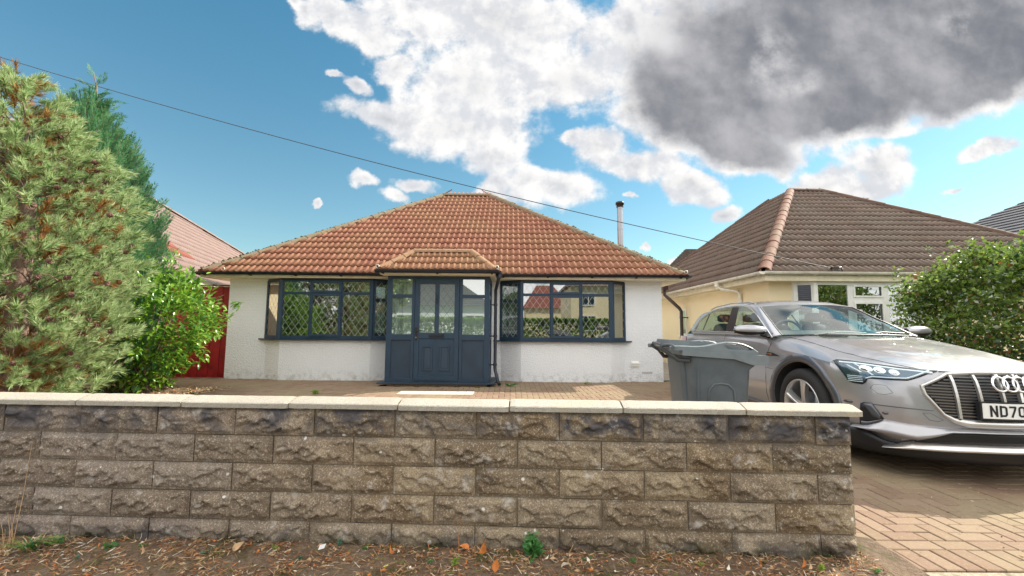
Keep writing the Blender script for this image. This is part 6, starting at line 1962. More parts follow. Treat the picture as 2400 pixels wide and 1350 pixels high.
# arch cladding, sills
def arch(Kf, s):
    for x0 in (WX, RX_):
        mb = MB(); rows = []
        for k in range(33):
            a = R(-8 + 196 * k / 32)
            row = []
            for r, o in ((.434, -.03), (.436, .012), (.470, .016), (.502, .012), (.508, -.004)):
                x, z = x0 + math.cos(a) * r, WZ + math.sin(a) * r
                if x > .30:      # follow the nose curve round
                    y = float(np.interp(x, [.05, .25, .40, .50, .62], [.96, .945, .92, .89, .84])) * 1.0
                    y = min(y, sY(.3, min(z, 1.0)) + .02) + o
                else:
                    y = sY(x, min(z, 1.1)) + o
                row.append(Kf(x, y, z))
            rows.append(row)
        mb.grid(rows); car_part(mb, 'wheel_arch', M['clad'])
    mb = MB(); rows = []
    for k in range(13):
        x = WX - .50 - (RX_ + .50 - (WX - .50)) * -1 * k / 12 if False else (WX - .50) + ((RX_ + .50) - (WX - .50)) * k / 12
        rows.append([Kf(x, sY(x, z_) + o, z_) for z_, o in ((.20, -.02), (.23, .014), (.34, .022), (.38, .014), (.39, -.004))])
    mb.grid(rows); car_part(mb, 'sill', M['clad'])
    # inner arch liner
    mb = MB(); rows = []
    for k in range(21):
        a = R(-5 + 190 * k / 20); rows.append([Kf(WX + math.cos(a) * .42, y, WZ + math.sin(a) * .42) for y in (.62, .90)])
    mb.grid(rows); car_part(mb, 'arch_liner', M['int'])
both(arch)

# wheels
def wheel(x0, s, steer=0.0):
    yo = YC + HALF + .002 if True else 0
    Kw = lambda dx_, dy_, dz_: K(x0 + dx_, (yo - dy_) if s > 0 else (2 * YC - yo + dy_), WZ + dz_ - .002)
    w = bpy.data.objects.new('wheel', None); link(w, car, Matrix.Translation(Kw(0, .12, 0)))
    n = 56
    def lathe(mb, prof, n=56):
        rows = [[Kw(math.cos(2 * math.pi * k / n) * r, d, math.sin(2 * math.pi * k / n) * r) for k in range(n)] for r, d in prof]
        mb.grid(rows, smooth=True, closed=True); return mb
    t_ = lathe(MB(), [(.262, .03), (.275, .012), (.30, .004), (.335, .006), (.358, .022), (.370, .045), (.372, .06), (.372, .19), (.36, .22), (.30, .235), (.25, .23)])
    t_.build('tyre', M['tyre'], w, recalc=True)
    for g_ in (.085, .125, .165): lathe(MB(), [(.3722, g_), (.3728, g_ + .002), (.3728, g_ + .008), (.3722, g_ + .010)]).build('tread_groove', M['int'], w)
    r_ = lathe(MB(), [(.270, .028), (.268, .014), (.258, .012), (.250, .022), (.244, .06), (.235, .20)])
    rim = r_.build('rim', M['alloy'], w)
    lathe(MB(), [(.235, .15), (.06, .14), (.0, .14)]).build('hub_back', M['int'], w)
    lathe(MB(), [(.15, .115), (.148, .105), (.02, .105)]).build('brake_disc', M['slat'], w)
    for k in range(5):
        a0 = R(90 - 8 + 72 * k)
        sp = MB(); rows = []
        for r, hw, d in ((.035, .036, .040), (.08, .030, .030), (.15, .030, .022), (.21, .036, .020), (.255, .046, .020)):
            ca, sa = math.cos(a0), math.sin(a0)
            row = []
            for q, dd in ((-hw, .035), (-hw * .92, 0), (-hw * .25, -.004), (0, .006), (hw * .25, -.004), (hw * .92, 0), (hw, .035)):
                row.append(Kw(ca * r - sa * q, d + dd, sa * r + ca * q))
            rows.append(row)
        sp.grid(rows, smooth=False); sp.build('spoke', M['alloy'], w)
    lathe(MB(), [(.0, .030), (.030, .030), (.036, .036), (.038, .06)], 24).build('hub_cap', M['alloy'], w)
wheel(WX, 1); wheel(WX, -1); wheel(RX_, 1); wheel(RX_, -1)

# --- nose details
TOPL = [(.105, .893), (.30, .888), (.47, .866), (.62, .775)]
def mirrorL(L): return L + [(2 * YC - y, z) for y, z in L]
# black backing of grille
gi_hi = mirrorL([(.10, .860), (.47, .846), (.595, .768)]); gi_lo = mirrorL([(.10, .554), (.42, .550), (.479, .548), (.528, .566), (.600, .715), (.604, .760)])
lim = .598
mb = MB(); band(mb, [lim, .52, .44, .3, .1, -.1, -.24, -.32, 2 * YC - lim], gi_lo, gi_hi, .006, 6)
car_part(mb, 'grille_backing', M['grille_dark'], recalc=False)
# slats
ilo = lambda y: float(np.interp(y, [p[0] for p in sorted(gi_lo)], [p[1] for p in sorted(gi_lo)])); ihi = lambda y: float(np.interp(y, [p[0] for p in sorted(gi_hi)], [p[1] for p in sorted(gi_hi)]))
z = .572
while z < .85:
    ysx = [y for y in np.linspace(lim, 2 * YC - lim, 61) if ilo(y) < z - .004 and ihi(y) > z + .008]
    if len(ysx) > 4:
        mb = MB(); rows = []
        for y in ysx: rows.append([FS(y, z - .0045, .010), FS(y, z - .004, .017), FS(y, z + .004, .021), FS(y, z + .006, .012)])
        mb.grid(rows, smooth=False); car_part(mb, 'grille_slat', M['slat'], recalc=False)
    z += .0205
for yb in (.458, .335, .205, .10, -.005, -.135, -.258):
    mb = MB(); rows = []
    top_z = ihi(yb) - .002; bot_z = ilo(yb) + .004
    for k in range(9):
        zz = bot_z + (top_z - bot_z) * k / 8; sl = .012 * (zz - .65) * (1 if yb > YC else -1)
        rows.append([FS(yb + sl - .009, zz, .014), FS(yb + sl - .007, zz, .036), FS(yb + sl + .007, zz, .036), FS(yb + sl + .009, zz, .014)])
    mb.grid(rows, smooth=False); car_part(mb, 'grille_bar', M['satin'], recalc=False)
# frame
outp = [(.10, .893), (.30, .889), (.47, .868), (.622, .776), (.622, .757), (.612, .70), (.537, .563), (.486, .515), (.42, .490), (.25, .492), (.10, .496)]
inp = [(.10, .860), (.30, .856), (.468, .843), (.596, .766), (.600, .756), (.596, .712), (.526, .582), (.476, .554), (.42, .550), (.25, .553), (.10, .556)]
for s in (1, -1):
    mb = MB(); rows = []
    o_, i_ = [], []
    for a in range(len(outp) - 1):
        for k in range(4):
            t = k / 4
            o_.append((outp[a][0] + (outp[a + 1][0] - outp[a][0]) * t, outp[a][1] + (outp[a + 1][1] - outp[a][1]) * t)); i_.append((inp[a][0] + (inp[a + 1][0] - inp[a][0]) * t, inp[a][1] + (inp[a + 1][1] - inp[a][1]) * t))
    o_.append(outp[-1]); i_.append(inp[-1])
    for (yo, zo_), (yi, zi) in zip(o_, i_):
        row = []
        for t, off in ((0, -.004), (.06, .022), (.45, .034), (.92, .022), (1, .0)):
            y, z = yo + (yi - yo) * t, zo_ + (zi - zo_) * t
            row.append(FS(y if s > 0 else 2 * YC - y, z, off))
        rows.append(row)
    mb.grid(rows); car_part(mb, 'grille_frame', M['satin'], recalc=False)
# rings
for k in range(4):
    cy, cz_ = .128 + (1.5 - k) * .0605, .793
    mb = MB(); rows = []
    for i in range(41):
        a = 2 * math.pi * i / 40
        c_ = FS(cy, cz_, .050)
        ring_ = []
        for j in range(9):
            b = 2 * math.pi * j / 8; rr_ = .0425 + .0068 * math.cos(b)
            ring_.append(FS(cy + math.cos(a) * rr_, cz_ + math.sin(a) * rr_, .050 + .006 * math.sin(b) + .002 * (k % 2)))
        rows.append(ring_)
    mb.grid(rows); car_part(mb, 'emblem_ring', M['chrome'], recalc=False)
# number plate with raised black characters
PY0, PZ0_ = .372, .572
def PL(u, w, off):
    """u to the viewer's right in plate metres, w up"""
    y = PY0 - u / CS; 
    xb = Xf(.10, .62) + .045 - .10 * ((y - .105) / .25) ** 2 * .25
    return K(xb + off, y, PZ0_ + w / CS)
mb = MB(); n_ = 12
def plate(mb, u0, u1, w0, w1, off, th=.004):
    rows = [[PL(u0 + (u1 - u0) * i / n_, w, o) for w, o in ((w0, off - th), (w0, off), (w1, off), (w1, off - th))] for i in range(n_ + 1)]
    mb.grid(rows, smooth=False); mb.poly(rows[0]); mb.poly(rows[-1])
plate(mb, -.012, .532, -.014, .122, 0.0, .03); car_part(mb, 'plate_holder', M['black'])
mb = MB(); plate(mb, 0, .52, 0, .111, .004); pl = car_part(mb, 'number_plate', simple('plate_white', (.80, .80, .78), .35, coat=.6))
def stroke(mb, pts, t=.014, off=.0056):
    for (a, b), (c_, d) in zip(pts[:-1], pts[1:]):
        v = Vector((c_ - a, d - b)); L_ = v.length; v.normalize(); q = Vector((-v.y, v.x)) * t / 2; e = v * t * .18
        P = [(a + q.x - e.x, b + q.y - e.y), (a - q.x - e.x, b - q.y - e.y), (c_ - q.x + e.x, d - q.y + e.y), (c_ + q.x + e.x, d + q.y + e.y)]
        mb.poly([PL(x, w, off) for x, w in P])
def arc(cx, cy, rx, ry, a0, a1, n=8): return [(cx + rx * math.cos(R(a0 + (a1 - a0) * i / n)), cy + ry * math.sin(R(a0 + (a1 - a0) * i / n))) for i in range(n + 1)]
b0, h_, w_c = .016, .079, .050
def glyph(mb, ch, u):
    l, r_, bt, tp = u + .007, u + w_c - .007, b0 + .007, b0 + h_ - .007
    if ch == 'N': stroke(mb, [(l, b0), (l, b0 + h_)]); stroke(mb, [(l, tp + .004), (r_, bt - .004)], .013); stroke(mb, [(r_, b0), (r_, b0 + h_)])
    if ch == 'D': stroke(mb, [(l, b0), (l, b0 + h_)]); stroke(mb, [(l, tp), (r_ - .014, tp)] + arc(r_ - .014, tp - .014, .014, .014, 90, 0, 5) + [(r_, bt + .014)] + arc(r_ - .014, bt + .014, .014, .014, 0, -90, 5) + [(l, bt)])
    if ch == '7': stroke(mb, [(l - .004, tp), (r_, tp), (r_ - .006, tp - .022), (l + .010, b0)])
    if ch == '0': stroke(mb, [(l, bt + .014), (l, tp - .014)] + arc(l + .014, tp - .014, .014, .014, 180, 90, 5) + [(r_ - .014, tp)] + arc(r_ - .014, tp - .014, .014, .014, 90, 0, 5) + [(r_, bt + .014)] + arc(r_ - .014, bt + .014, .014, .014, 0, -90, 5) + [(l + .014, bt)] + arc(l + .014, bt + .014, .014, .014, -90, -180, 5))
u = .041
for ch in 'ND70 D':
    if ch == ' ': u += .033 - .011; continue
    mb = MB(); glyph(mb, ch, u); car_part(mb, 'plate_character', M['black'], pl, recalc=False); u += .061
# headlights
hl_hi = [(.904, .918), (.887, .931), (.845, .928), (.678, .900), (.495, .882)]; hl_lo = [(.906, .905), (.898, .83), (.888, .765), (.877, .748), (.848, .744), (.835, .762), (.826, .795), (.727, .797), (.666, .801), (.556, .857), (.495, .880)]
Yh = [.904, .896, .887, .877, .862, .848, .838, .830, .822, .79, .74, .70, .666, .62, .58, .54, .50]
for s in (False, True):
    hm = MB(); band(hm, Yh, hl_lo, hl_hi, .004, 5, mirror=s, sub=2); hl = car_part(hm, 'headlight', M['grille_dark'], recalc=False)
    f2 = MB(); band(f2, [.892, .88, .865, .85, .838, .82, .79, .74, .70, .67, .62, .58], [(y, z + .014) for y, z in hl_lo], [(y, z - .014) for y, z in hl_hi], .007, 5, mirror=s, edge=False); car_part(f2, 'reflector', M['hl_int'], hl, recalc=False)
    for (nm_, Yl, lo_, hi_) in (('light_guide', [.886, .845, .76, .678, .60, .53], [(y, z - .026) for y, z in hl_hi], [(y, z - .016) for y, z in hl_hi]),
                                ('light_guide', [.83, .76, .70, .66, .60, .54], [(y, z + .012) for y, z in hl_lo], [(y, z + .020) for y, z in hl_lo])):
        m_ = MB(); band(m_, Yl, lo_, hi_, .012, 1, mirror=s); car_part(m_, nm_, M['drl'], hl, recalc=False)
    for (y0, z0, y1, z1) in ((.872, .892, .838, .838), (.846, .905, .80, .822)):
        m_ = MB(); mm = (lambda y: 2 * YC - y) if s else (lambda y: y)
        rows = [[FS(mm(y0 + (y1 - y0) * t + .005), z0 + (z1 - z0) * t, .008), FS(mm(y0 + (y1 - y0) * t + .004), z0 + (z1 - z0) * t, .014), FS(mm(y0 + (y1 - y0) * t - .004), z0 + (z1 - z0) * t, .014), FS(mm(y0 + (y1 - y0) * t - .005), z0 + (z1 - z0) * t, .008)] for t in (0, .25, .5, .75, 1)]
        m_.grid(rows); car_part(m_, 'light_guide', M['drl'], hl, recalc=False)
    for k in range(4):
        zz = .762 + k * .014; m_ = MB(); band(m_, [.884 - k * 0, .87, .855, .842], [(.8, zz), (.9, zz)], [(.8, zz + .005), (.9, zz + .005)], .012, 1, mirror=s, sub=1); car_part(m_, 'light_bar', M['drl'], hl, recalc=False)
    for (cy, cz_, r_) in ((.815, .868, .022), (.765, .862, .021), (.71, .852, .019)):
        m_ = MB(); mm = (lambda y: 2 * YC - y) if s else (lambda y: y)
        rows = [[FS(mm(cy + math.cos(a_) * rr_), cz_ + math.sin(a_) * rr_, .008 + oo) for a_ in [2 * math.pi * j / 18 for j in range(18)]] for rr_, oo in ((r_ * 1.2, 0), (r_ * 1.15, .006), (r_, .005), (r_ * .7, .010), (r_ * .05, .013))]
        m_.grid(rows, closed=True); car_part(m_, 'projector_lens', M['chrome'], hl, recalc=False)
    m_ = MB(); band(m_, Yh, [(y, z + .004) for y, z in hl_lo], [(y, z - .004) for y, z in hl_hi], .018, 5, mirror=s, sub=2, edge=False); car_part(m_, 'headlight_cover', M['hl_glass'], hl, recalc=False)
    # side intake
    fo_lo = [(.868, .413), (.846, .417), (.788, .490)]; fo_hi = [(.868, .50), (.862, .590), (.85, .604), (.826, .606), (.788, .495)]
    m_ = MB(); band(m_, [.868, .858, .846, .836, .826, .812, .80, .789], fo_lo, fo_hi, .004, 4, mirror=s); fi = car_part(m_, 'side_intake', M['grille_dark'], recalc=False)
    m_ = MB(); band(m_, [.852, .842, .834, .826, .812, .80], [(.852, .585), (.826, .50), (.80, .484)], [(.852, .590), (.826, .600), (.80, .512)], .010, 3, mirror=s); car_part(m_, 'intake_blade', M['clad'], fi, recalc=False)
    m_ = MB(); band(m_, [.862, .846, .82, .795], [(.862, .418), (.846, .422), (.795, .482)], [(.862, .450), (.846, .452), (.795, .488)], .014, 2, mirror=s); car_part(m_, 'intake_floor', M['clad'], fi, recalc=False)
    # crease
    m_ = MB(); band(m_, [.851, .78, .70, .63, .575], [(.85, .592), (.70, .591), (.575, .592)], [(.85, .600), (.70, .600), (.575, .595)], .002, 1, mirror=s); car_part(m_, 'bumper_crease', M['clad'], recalc=False)
    # lower blade reaching out below the bumper
    m_ = MB(); band(m_, [.885, .868, .83, .79, .74, .70, .66, .60, .55, .51, .48, .40, .25, .10], [(.885, .400), (.868, .402), (.66, .378), (.515, .453), (.40, .463), (.10, .472)], [(.885, .412), (.868, .418), (.846, .430), (.788, .490), (.70, .478), (.49, .484), (.10, .488)], .006, 3, offlo=.060, mirror=s)
    car_part(m_, 'bumper_blade', M['paint'], recalc=False)
    m_ = MB(); band(m_, [.672, .64, .58, .52, .48, .40, .25, .10], [(.672, .350), (.40, .374), (.10, .382)], [(.672, .378), (.66, .380), (.515, .452), (.40, .462), (.10, .471)], .010, 3, mirror=s); low = car_part(m_, 'lower_intake', M['grille_dark'], recalc=False)
    m_ = MB(); band(m_, [.79, .74, .68, .60, .50, .40, .25, .10], [(.79, .287), (.633, .313), (.40, .335), (.10, .345)], [(.79, .290), (.679, .352), (.40, .374), (.10, .382)], .020, 3, offlo=.060, mirror=s); car_part(m_, 'skid_plate', M['satin'], recalc=False)
    m_ = MB(); band(m_, [.910, .895, .87, .83, .78, .72, .66, .50, .30, .10], [(.91, .22), (.10, .24)], [(.91, .400), (.868, .400), (.79, .33), (.66, .318), (.40, .335), (.10, .344)], .010, 3, mirror=s); car_part(m_, 'under_tray', M['grille_dark'], recalc=False)
    mm = (lambda y: 2 * YC - y) if s else (lambda y: y)
    for L_ in ([(.824, .722), (.811, .750), (.78, .755), (.762, .750), (.741, .700), (.775, .680), (.80, .684)], [(.628, .570), (.593, .574), (.534, .530), (.56, .518), (.60, .522)]):
        m_ = MB(); L2 = L_ + [L_[0]]; pts = []
        for (a, b), (c_, d) in zip(L2[:-1], L2[1:]): pts += [FS(mm(a + (c_ - a) * t), b + (d - b) * t, .0005) for t in (0, .25, .5, .75)]
        pts.append(pts[0]); m_.tube(pts, .0013, 4, cap=False); car_part(m_, 'cover_seam', M['clad'], recalc=False)
    for (y, z) in ((.895, .591), (.781, .539)):
        m_ = MB(); rows = [[FS(mm(y + math.cos(a_) * rr_), z + math.sin(a_) * rr_, .001 + oo) for a_ in [2 * math.pi * j / 14 for j in range(14)]] for rr_, oo in ((.0125, 0), (.0115, .002), (.0100, 0), (.0095, .002), (.0, .0025))]
        m_.grid(rows, closed=True); car_part(m_, 'parking_sensor', M['clad'], recalc=False)
# bonnet shut line along its edge
def bonnet_line(Kf, s):
    P = [(.855, .49), (.80, .575), (.66, .655), (.48, .705), (.25, .735), (0, .750), (-.25, .757), (-.5, .758), (-.62, .752)]
    pts = []
    for (a, b), (c_, d) in zip(P[:-1], P[1:]):
        pts += [(a + (c_ - a) * t, b + (d - b) * t) for t in (0, .33, .66)]
    m_ = MB(); m_.tube([Kf(x, y, H(x, y) + .0005) for x, y in pts], .0028, 5); car_part(m_, 'bonnet_seam', M['clad'], recalc=False)
both(bonnet_line)
m_ = MB(); pts = [FS(y, .880 if abs(y - YC) < .34 else .880 , .002) for y in np.linspace(.49, 2 * YC - .49, 30)]
m_.tube(pts, .003, 5); car_part(m_, 'bonnet_seam', M['grille_dark'], recalc=False)

# --- greenhouse
CT = [(-.584, .894, 1.101), (-.77, .846, 1.190), (-.961, .797, 1.278), (-1.14, .750, 1.362), (-1.31, .713, 1.430), (-1.45, .690, 1.467), (-1.60, .680, 1.490), (-1.835, .673, 1.503), (-2.10, .676, 1.497), (-2.34, .687, 1.477), (-2.52, .708, 1.438), (-2.645, .734, 1.392), (-2.73, .765, 1.335), (-2.79, .798, 1.276), (-2.835, .828, 1.222), (-2.877, .857, 1.169)]
WE = [(-.544, .81, 1.121), (-.72, .775, 1.208), (-.83, .749, 1.267), (-.96, .722, 1.330), (-1.084, .695, 1.396), (-1.17, .678, 1.440), (-1.226, .664, 1.468)]
def lerp3(L, t):
    f_ = t * (len(L) - 1); i = min(int(f_), len(L) - 2); u_ = f_ - i
    return tuple(L[i][k] * (1 - u_) + L[i + 1][k] * u_ for k in range(3))
ICT = 6   # chrome index level with the windscreen header
RS = [(-1.226, .664, 1.468), (-1.30, .640, 1.490), (-1.40, .612, 1.508), (-1.60, .590, 1.528), (-1.85, .580, 1.538), (-2.10, .580, 1.536), (-2.34, .585, 1.524), (-2.60, .595, 1.500), (-2.85, .600, 1.470), (-3.05, .610, 1.440), (-3.14, .640, 1.400), (-3.22, .72, 1.26), (-3.24, .78, 1.15)]
def greenhouse(Kf, s):
    # A pillar and cant rail
    m_ = MB(); rows = []
    n1_ = 20
    A = [lerp3(CT[:7], i / n1_) for i in range(n1_ + 1)]
    Bq = [lerp3(WE + [RS[1], RS[2], RS[3]][:2], i / n1_) for i in range(n1_ + 1)]
    for a, b in zip(A, Bq):
        mid = [a[k] * .5 + b[k] * .5 for k in range(3)]; mid[1] += .012; mid[2] += .008
        rows.append([Kf(*a), Kf(a[0] * .8 + b[0] * .2, a[1] * .8 + b[1] * .2 + .012, a[2] * .8 + b[2] * .2 + .004), Kf(*mid), Kf(a[0] * .2 + b[0] * .8, a[1] * .2 + b[1] * .8 + .006, a[2] * .2 + b[2] * .8 + .010), Kf(*b)])
    m_.grid(rows); car_part(m_, 'a_pillar', M['paint'], recalc=False)
    # side of roof from cant rail to D pillar
    m_ = MB(); rows = []
    C2 = CT[6:]; R2_ = [RS[2]] + RS[3:]
    n2_ = 30
    for i in range(n2_ + 1):
        a, b = lerp3(C2, i / n2_), lerp3(R2_, i / n2_)
        mid = [a[k] * .5 + b[k] * .5 for k in range(3)]; mid[1] += .014; mid[2] += .012
        rows.append([Kf(*a), Kf(a[0] * .85 + b[0] * .15, a[1] * .85 + b[1] * .15 + .010, a[2] * .85 + b[2] * .15 + .004), Kf(*mid), Kf(*b)])
    m_.grid(rows); car_part(m_, 'roof_side', M['paint'], recalc=False)
    # chrome surround
    m_ = MB(); m_.tube([Kf(x, y + .004, z) for x, y, z in [lerp3(CT, i / 60) for i in range(61)]], .0085, 8); car_part(m_, 'window_trim', M['chrome'], recalc=False)
    m_ = MB(); m_.tube([Kf(x, y, z) for x, y, z in ((-.60, .888, 1.106), (-.9, .880, 1.135), (-1.3, .876, 1.142), (-1.735, .876, 1.148), (-2.4, .866, 1.158), (-2.877, .857, 1.169))], .0085, 8); car_part(m_, 'window_trim', M['chrome'], recalc=False)
    m_ = MB(); rows = [[Kf(x, y, z) for x, y, z in ((px_, .872, 1.150), (px_, .872 + .012, 1.120), (px_, .80, 1.08))] for px_ in np.linspace(-.6, -2.9, 12)]; m_.grid(rows); car_part(m_, 'belt_panel', M['paint'], recalc=False)
    # panes in the leaning plane of the doors
    inset = lambda p, k=.012: (p[0], p[1] - .012, p[2] - k)
    def side_pane(name, x0, x1, x0t=None, x1t=None, mat=M['cglass'], z0=1.155, off=0.0, zmax=None):
        # between two slanted ends, under the chrome curve
        x0t = x0 if x0t is None else x0t; x1t = x1 if x1t is None else x1t
        m_ = MB(); rows = []
        def topz(x):
            P = sorted([(p[0], p[2]) for p in CT]); return float(np.interp(x, [a for a, b in P], [b for a, b in P])) - .014
        for i in range(13):
            t = i / 12; xb = x0 + (x1 - x0) * t; xt = x0t + (x1t - x0t) * t
            zt = max(z0 + .004, topz(xt)); row = []
            for k in range(5):
                u_ = k / 4; x = xb + (xt - xb) * u_; z = z0 + (zt - z0) * u_; z = min(z, max(z0, topz(x)))
                row.append(Kf(x, .868 - .54 * (z - 1.145) + off, z))
            rows.append(row)
        m_.grid(rows, smooth=False); car_part(m_, name, mat, recalc=False)
    side_pane('side_window', -.72, -1.50, -1.0, -1.70)
    side_pane('side_window', -1.74, -2.47, -1.90, -2.53)
    side_pane('side_window', -2.51, -2.83, -2.57, -2.70)
    side_pane('b_pillar', -1.50, -1.74, -1.70, -1.90, M['grille_dark'], 1.150, .004)
    side_pane('window_bar', -2.47, -2.51, -2.53, -2.57, M['grille_dark'], 1.150, .004)
    # door seams, handles, wing badge
    m_ = MB(); m_.tube([Kf(x, sY(x, z, .0015), z) for x, z in ((-.56, 1.06), (-.585, 1.0), (-.608, .947), (-.625, .847), (-.625, .668), (-.636, .50), (-.62, .40))], .0022, 5); car_part(m_, 'door_seam', M['clad'], recalc=False)
    m_ = MB(); m_.tube([Kf(x, sY(x, z, .0015), z) for x, z in ((-1.66, 1.12), (-1.70, .95), (-1.70, .5), (-1.68, .40))], .0022, 5); car_part(m_, 'door_seam', M['clad'], recalc=False)
    m_ = MB(); m_.tube([Kf(x, sY(x, z, .0015), z) for x, z in ((-.62, .775), (-.50, .765))], .0022, 5); car_part(m_, 'wing_seam', M['clad'], recalc=False)
    for xh in (-1.42, -2.42):
        m_ = MB(); m_.tube([Kf(xh + .10, sY(xh, .98, .002), .985), Kf(xh + .07, sY(xh, .98, .03), .987), Kf(xh - .07, sY(xh, .98, .03), .992), Kf(xh - .10, sY(xh, .98, .002), .994)], [.010, .013, .013, .010], 8); car_part(m_, 'door_handle', M['paint'], recalc=False)
    m_ = MB(); P = [(-.618, .940), (-.52, .935), (-.44, .922), (-.378, .908), (-.44, .906), (-.52, .904), (-.62, .903)]
    m_.poly([Kf(x, sY(x, z, .006), z) for x, z in P]); m_.grid([[Kf(x, sY(x, z, .006), z) for x, z in P], [Kf(x, sY(x, z, -.004), z) for x, z in P]], smooth=False, closed=True); wb_ = car_part(m_, 'wing_badge', M['grille_dark'], recalc=False)
    # lettering
    cu = bpy.data.curves.new('badge_text', 'FONT'); cu.body = 'e-tron'; cu.size = .034; cu.extrude = .0004
    if s > 0:
        tmp_ = bpy.data.objects.new('t', cu); bm_t = bpy.data.meshes.new_from_object(tmp_); bpy.data.objects.remove(tmp_); bm_t.materials.clear(); bm_t.materials.append(simple('badge_orange', (.75, .22, .03), .4)); ob = bpy.data.objects.new('badge_lettering', bm_t)
        ex_ = (Kf(-.40, sY(-.5, .92), .92) - Kf(-.60, sY(-.5, .92), .92)).normalized(); zz_ = Vector((0, 0, 1)); nn_ = ex_.cross(zz_).normalized()
        Mx = Matrix((ex_, zz_, nn_)).transposed().to_4x4(); Mx.translation = Kf(-.60, sY(-.55, .92, .009), .912)
        link(ob, wb_, Mx)
    # roof rail shadow line is left plain; door mirror
    mr = MB(); rows = []
    for i in range(13):
        t = i / 12; y = .885 + (1.205 - .885) * t
        hz_ = .062 * (math.sin(math.pi * min(1, .12 + .80 * t)) ** .55); hx_ = .085 * (math.sin(math.pi * min(1, .15 + .78 * t)) ** .6)
        zc_ = 1.176 + .004 * t
        if i == 12: hz_, hx_ = .008, .02
        rows.append([Kf(-.76 - .05 * t + math.cos(2 * math.pi * k / 16) * hx_ * (1.0 if math.cos(2 * math.pi * k / 16) > 0 else .35), y, zc_ + math.sin(2 * math.pi * k / 16) * hz_) for k in range(16)])
    for i in range(12):
        for k in range(16):
            zmid = math.sin(2 * math.pi * (k + .5) / 16)
            mr.add([rows[i][k], rows[i][(k + 1) % 16], rows[i + 1][(k + 1) % 16], rows[i + 1][k]], [(0, 1, 2, 3)], 0 if zmid > -.45 else 1, True)
    mr.poly(rows[0], 1); mr.poly(rows[-1], 0)
    mm_ = mr.mesh('door_mirror', [M['paint'], M['black']])
    b_ = bmesh.new(); b_.from_mesh(mm_); bmesh.ops.remove_doubles(b_, verts=b_.verts, dist=.0004); bmesh.ops.recalc_face_normals(b_, faces=b_.faces); b_.to_mesh(mm_); b_.free()
    mo = bpy.data.objects.new('door_mirror', mm_); link(mo, car)
    m_ = MB(); m_.tube([Kf(-.76, .93, 1.128), Kf(-.74, .88, 1.115), Kf(-.72, .83, 1.110)], [.020, .024, .030], 8); car_part(m_, 'mirror_foot', M['black'], recalc=False)
    m_ = MB(); m_.quad(Kf(-.862, .90, 1.135), Kf(-.862, 1.17, 1.14), Kf(-.862, 1.17, 1.215), Kf(-.862, .90, 1.22)); car_part(m_, 'mirror_glass', M['chrome'], recalc=False)
    # roof rail
    m_ = MB(); m_.tube([Kf(x, y, z) for x, y, z in ((-1.45, .60, 1.520), (-1.6, .598, 1.545), (-2.1, .598, 1.558), (-2.6, .605, 1.525), (-2.75, .61, 1.49))], .010, 8); car_part(m_, 'roof_rail', M['satin'], recalc=False)
both(greenhouse)
# roof skin
def RSx(t): return lerp3(RS[:10], t)
m_ = MB(); rows = []
for i in range(25):
    e = RSx(i / 24); hw = e[1] - YC; row = []
    bulge = .040 if i > 3 else .024 + .004 * i
    xf_ = .10 * (1 - i / 24) if i < 24 else 0
    for k in range(17):
        u_ = -1 + 2 * k / 16; row.append(K(e[0] + xf_ * (1 - u_ * u_), YC + hw * u_, e[2] + bulge * (1 - abs(u_) ** 2.6)))
    rows.append(row)
m_.grid(rows); car_part(m_, 'roof', M['paint'], recalc=False)
# tailgate glass and rear
m_ = MB(); rows = []
for i in range(7):
    t = i / 6; row = []
    for k in range(13):
        u_ = -1 + 2 * k / 12; hw = .51 + .14 * t
        row.append(K(-3.05 - .38 * t - .05 * (1 - u_ * u_), YC + hw * u_, 1.44 + .04 * (1 - abs(u_) ** 2.6) * (1 - t) - .34 * t))
    rows.append(row)
m_.grid(rows); car_part(m_, 'rear_window', M['cglass'], recalc=False)
def dpil(Kf, s):
    m_ = MB(); m_.grid([[Kf(*p) for p in ((-2.877, .857, 1.169), (-3.24, .78, 1.15), (-3.43, .74, 1.09), (-3.48, .60, 1.10))], [Kf(*p) for p in ((-2.645, .734, 1.392), (-3.14, .640, 1.400), (-3.18, .625, 1.33), (-3.2, .62, 1.30))]]); 
    m_.poly([Kf(*p) for p in ((-3.05, .61, 1.44), (-3.14, .64, 1.40), (-3.24, .78, 1.15), (-3.45, .75, 1.09))]); car_part(m_, 'd_pillar', M['paint'], recalc=False)
    m_ = MB(); rows = [[Kf(x, sY(x, z, .006), z) for z in (.98, 1.01, 1.04, 1.06)] for x in (-3.05, -3.2, -3.35, -3.5, -3.6)]; m_.grid(rows); car_part(m_, 'tail_light', simple('tail_lens', (.35, .05, .05), .1, coat=1), recalc=False)
both(dpil)
# windscreen
m_ = MB(); rows = []
wsp = []
for i in range(11):
    t = i / 10; e = lerp3(WE, t); hw = e[1] - YC; bx = .16 * (1 - t) + .11 * t; row = []
    for k in range(21):
        u_ = -1 + 2 * k / 20; row.append(K(e[0] + bx * (1 - u_ * u_), YC + hw * u_, e[2] + (.014 * (1 - t) + .024 * t) * (1 - abs(u_) ** 2.6)))
    rows.append(row)
m_.grid(rows); ws = car_part(m_, 'windscreen', M['cglass'], recalc=False)
for side_ in (0, -1):
    m_ = MB(); m_.tube([Vector(r[side_]) for r in rows], .0075, 6); car_part(m_, 'windscreen_seal', M['black'], ws, recalc=False)
m_ = MB(); m_.tube([Vector(p) for p in rows[0]], .010, 6); car_part(m_, 'scuttle', M['black'], ws, recalc=False)
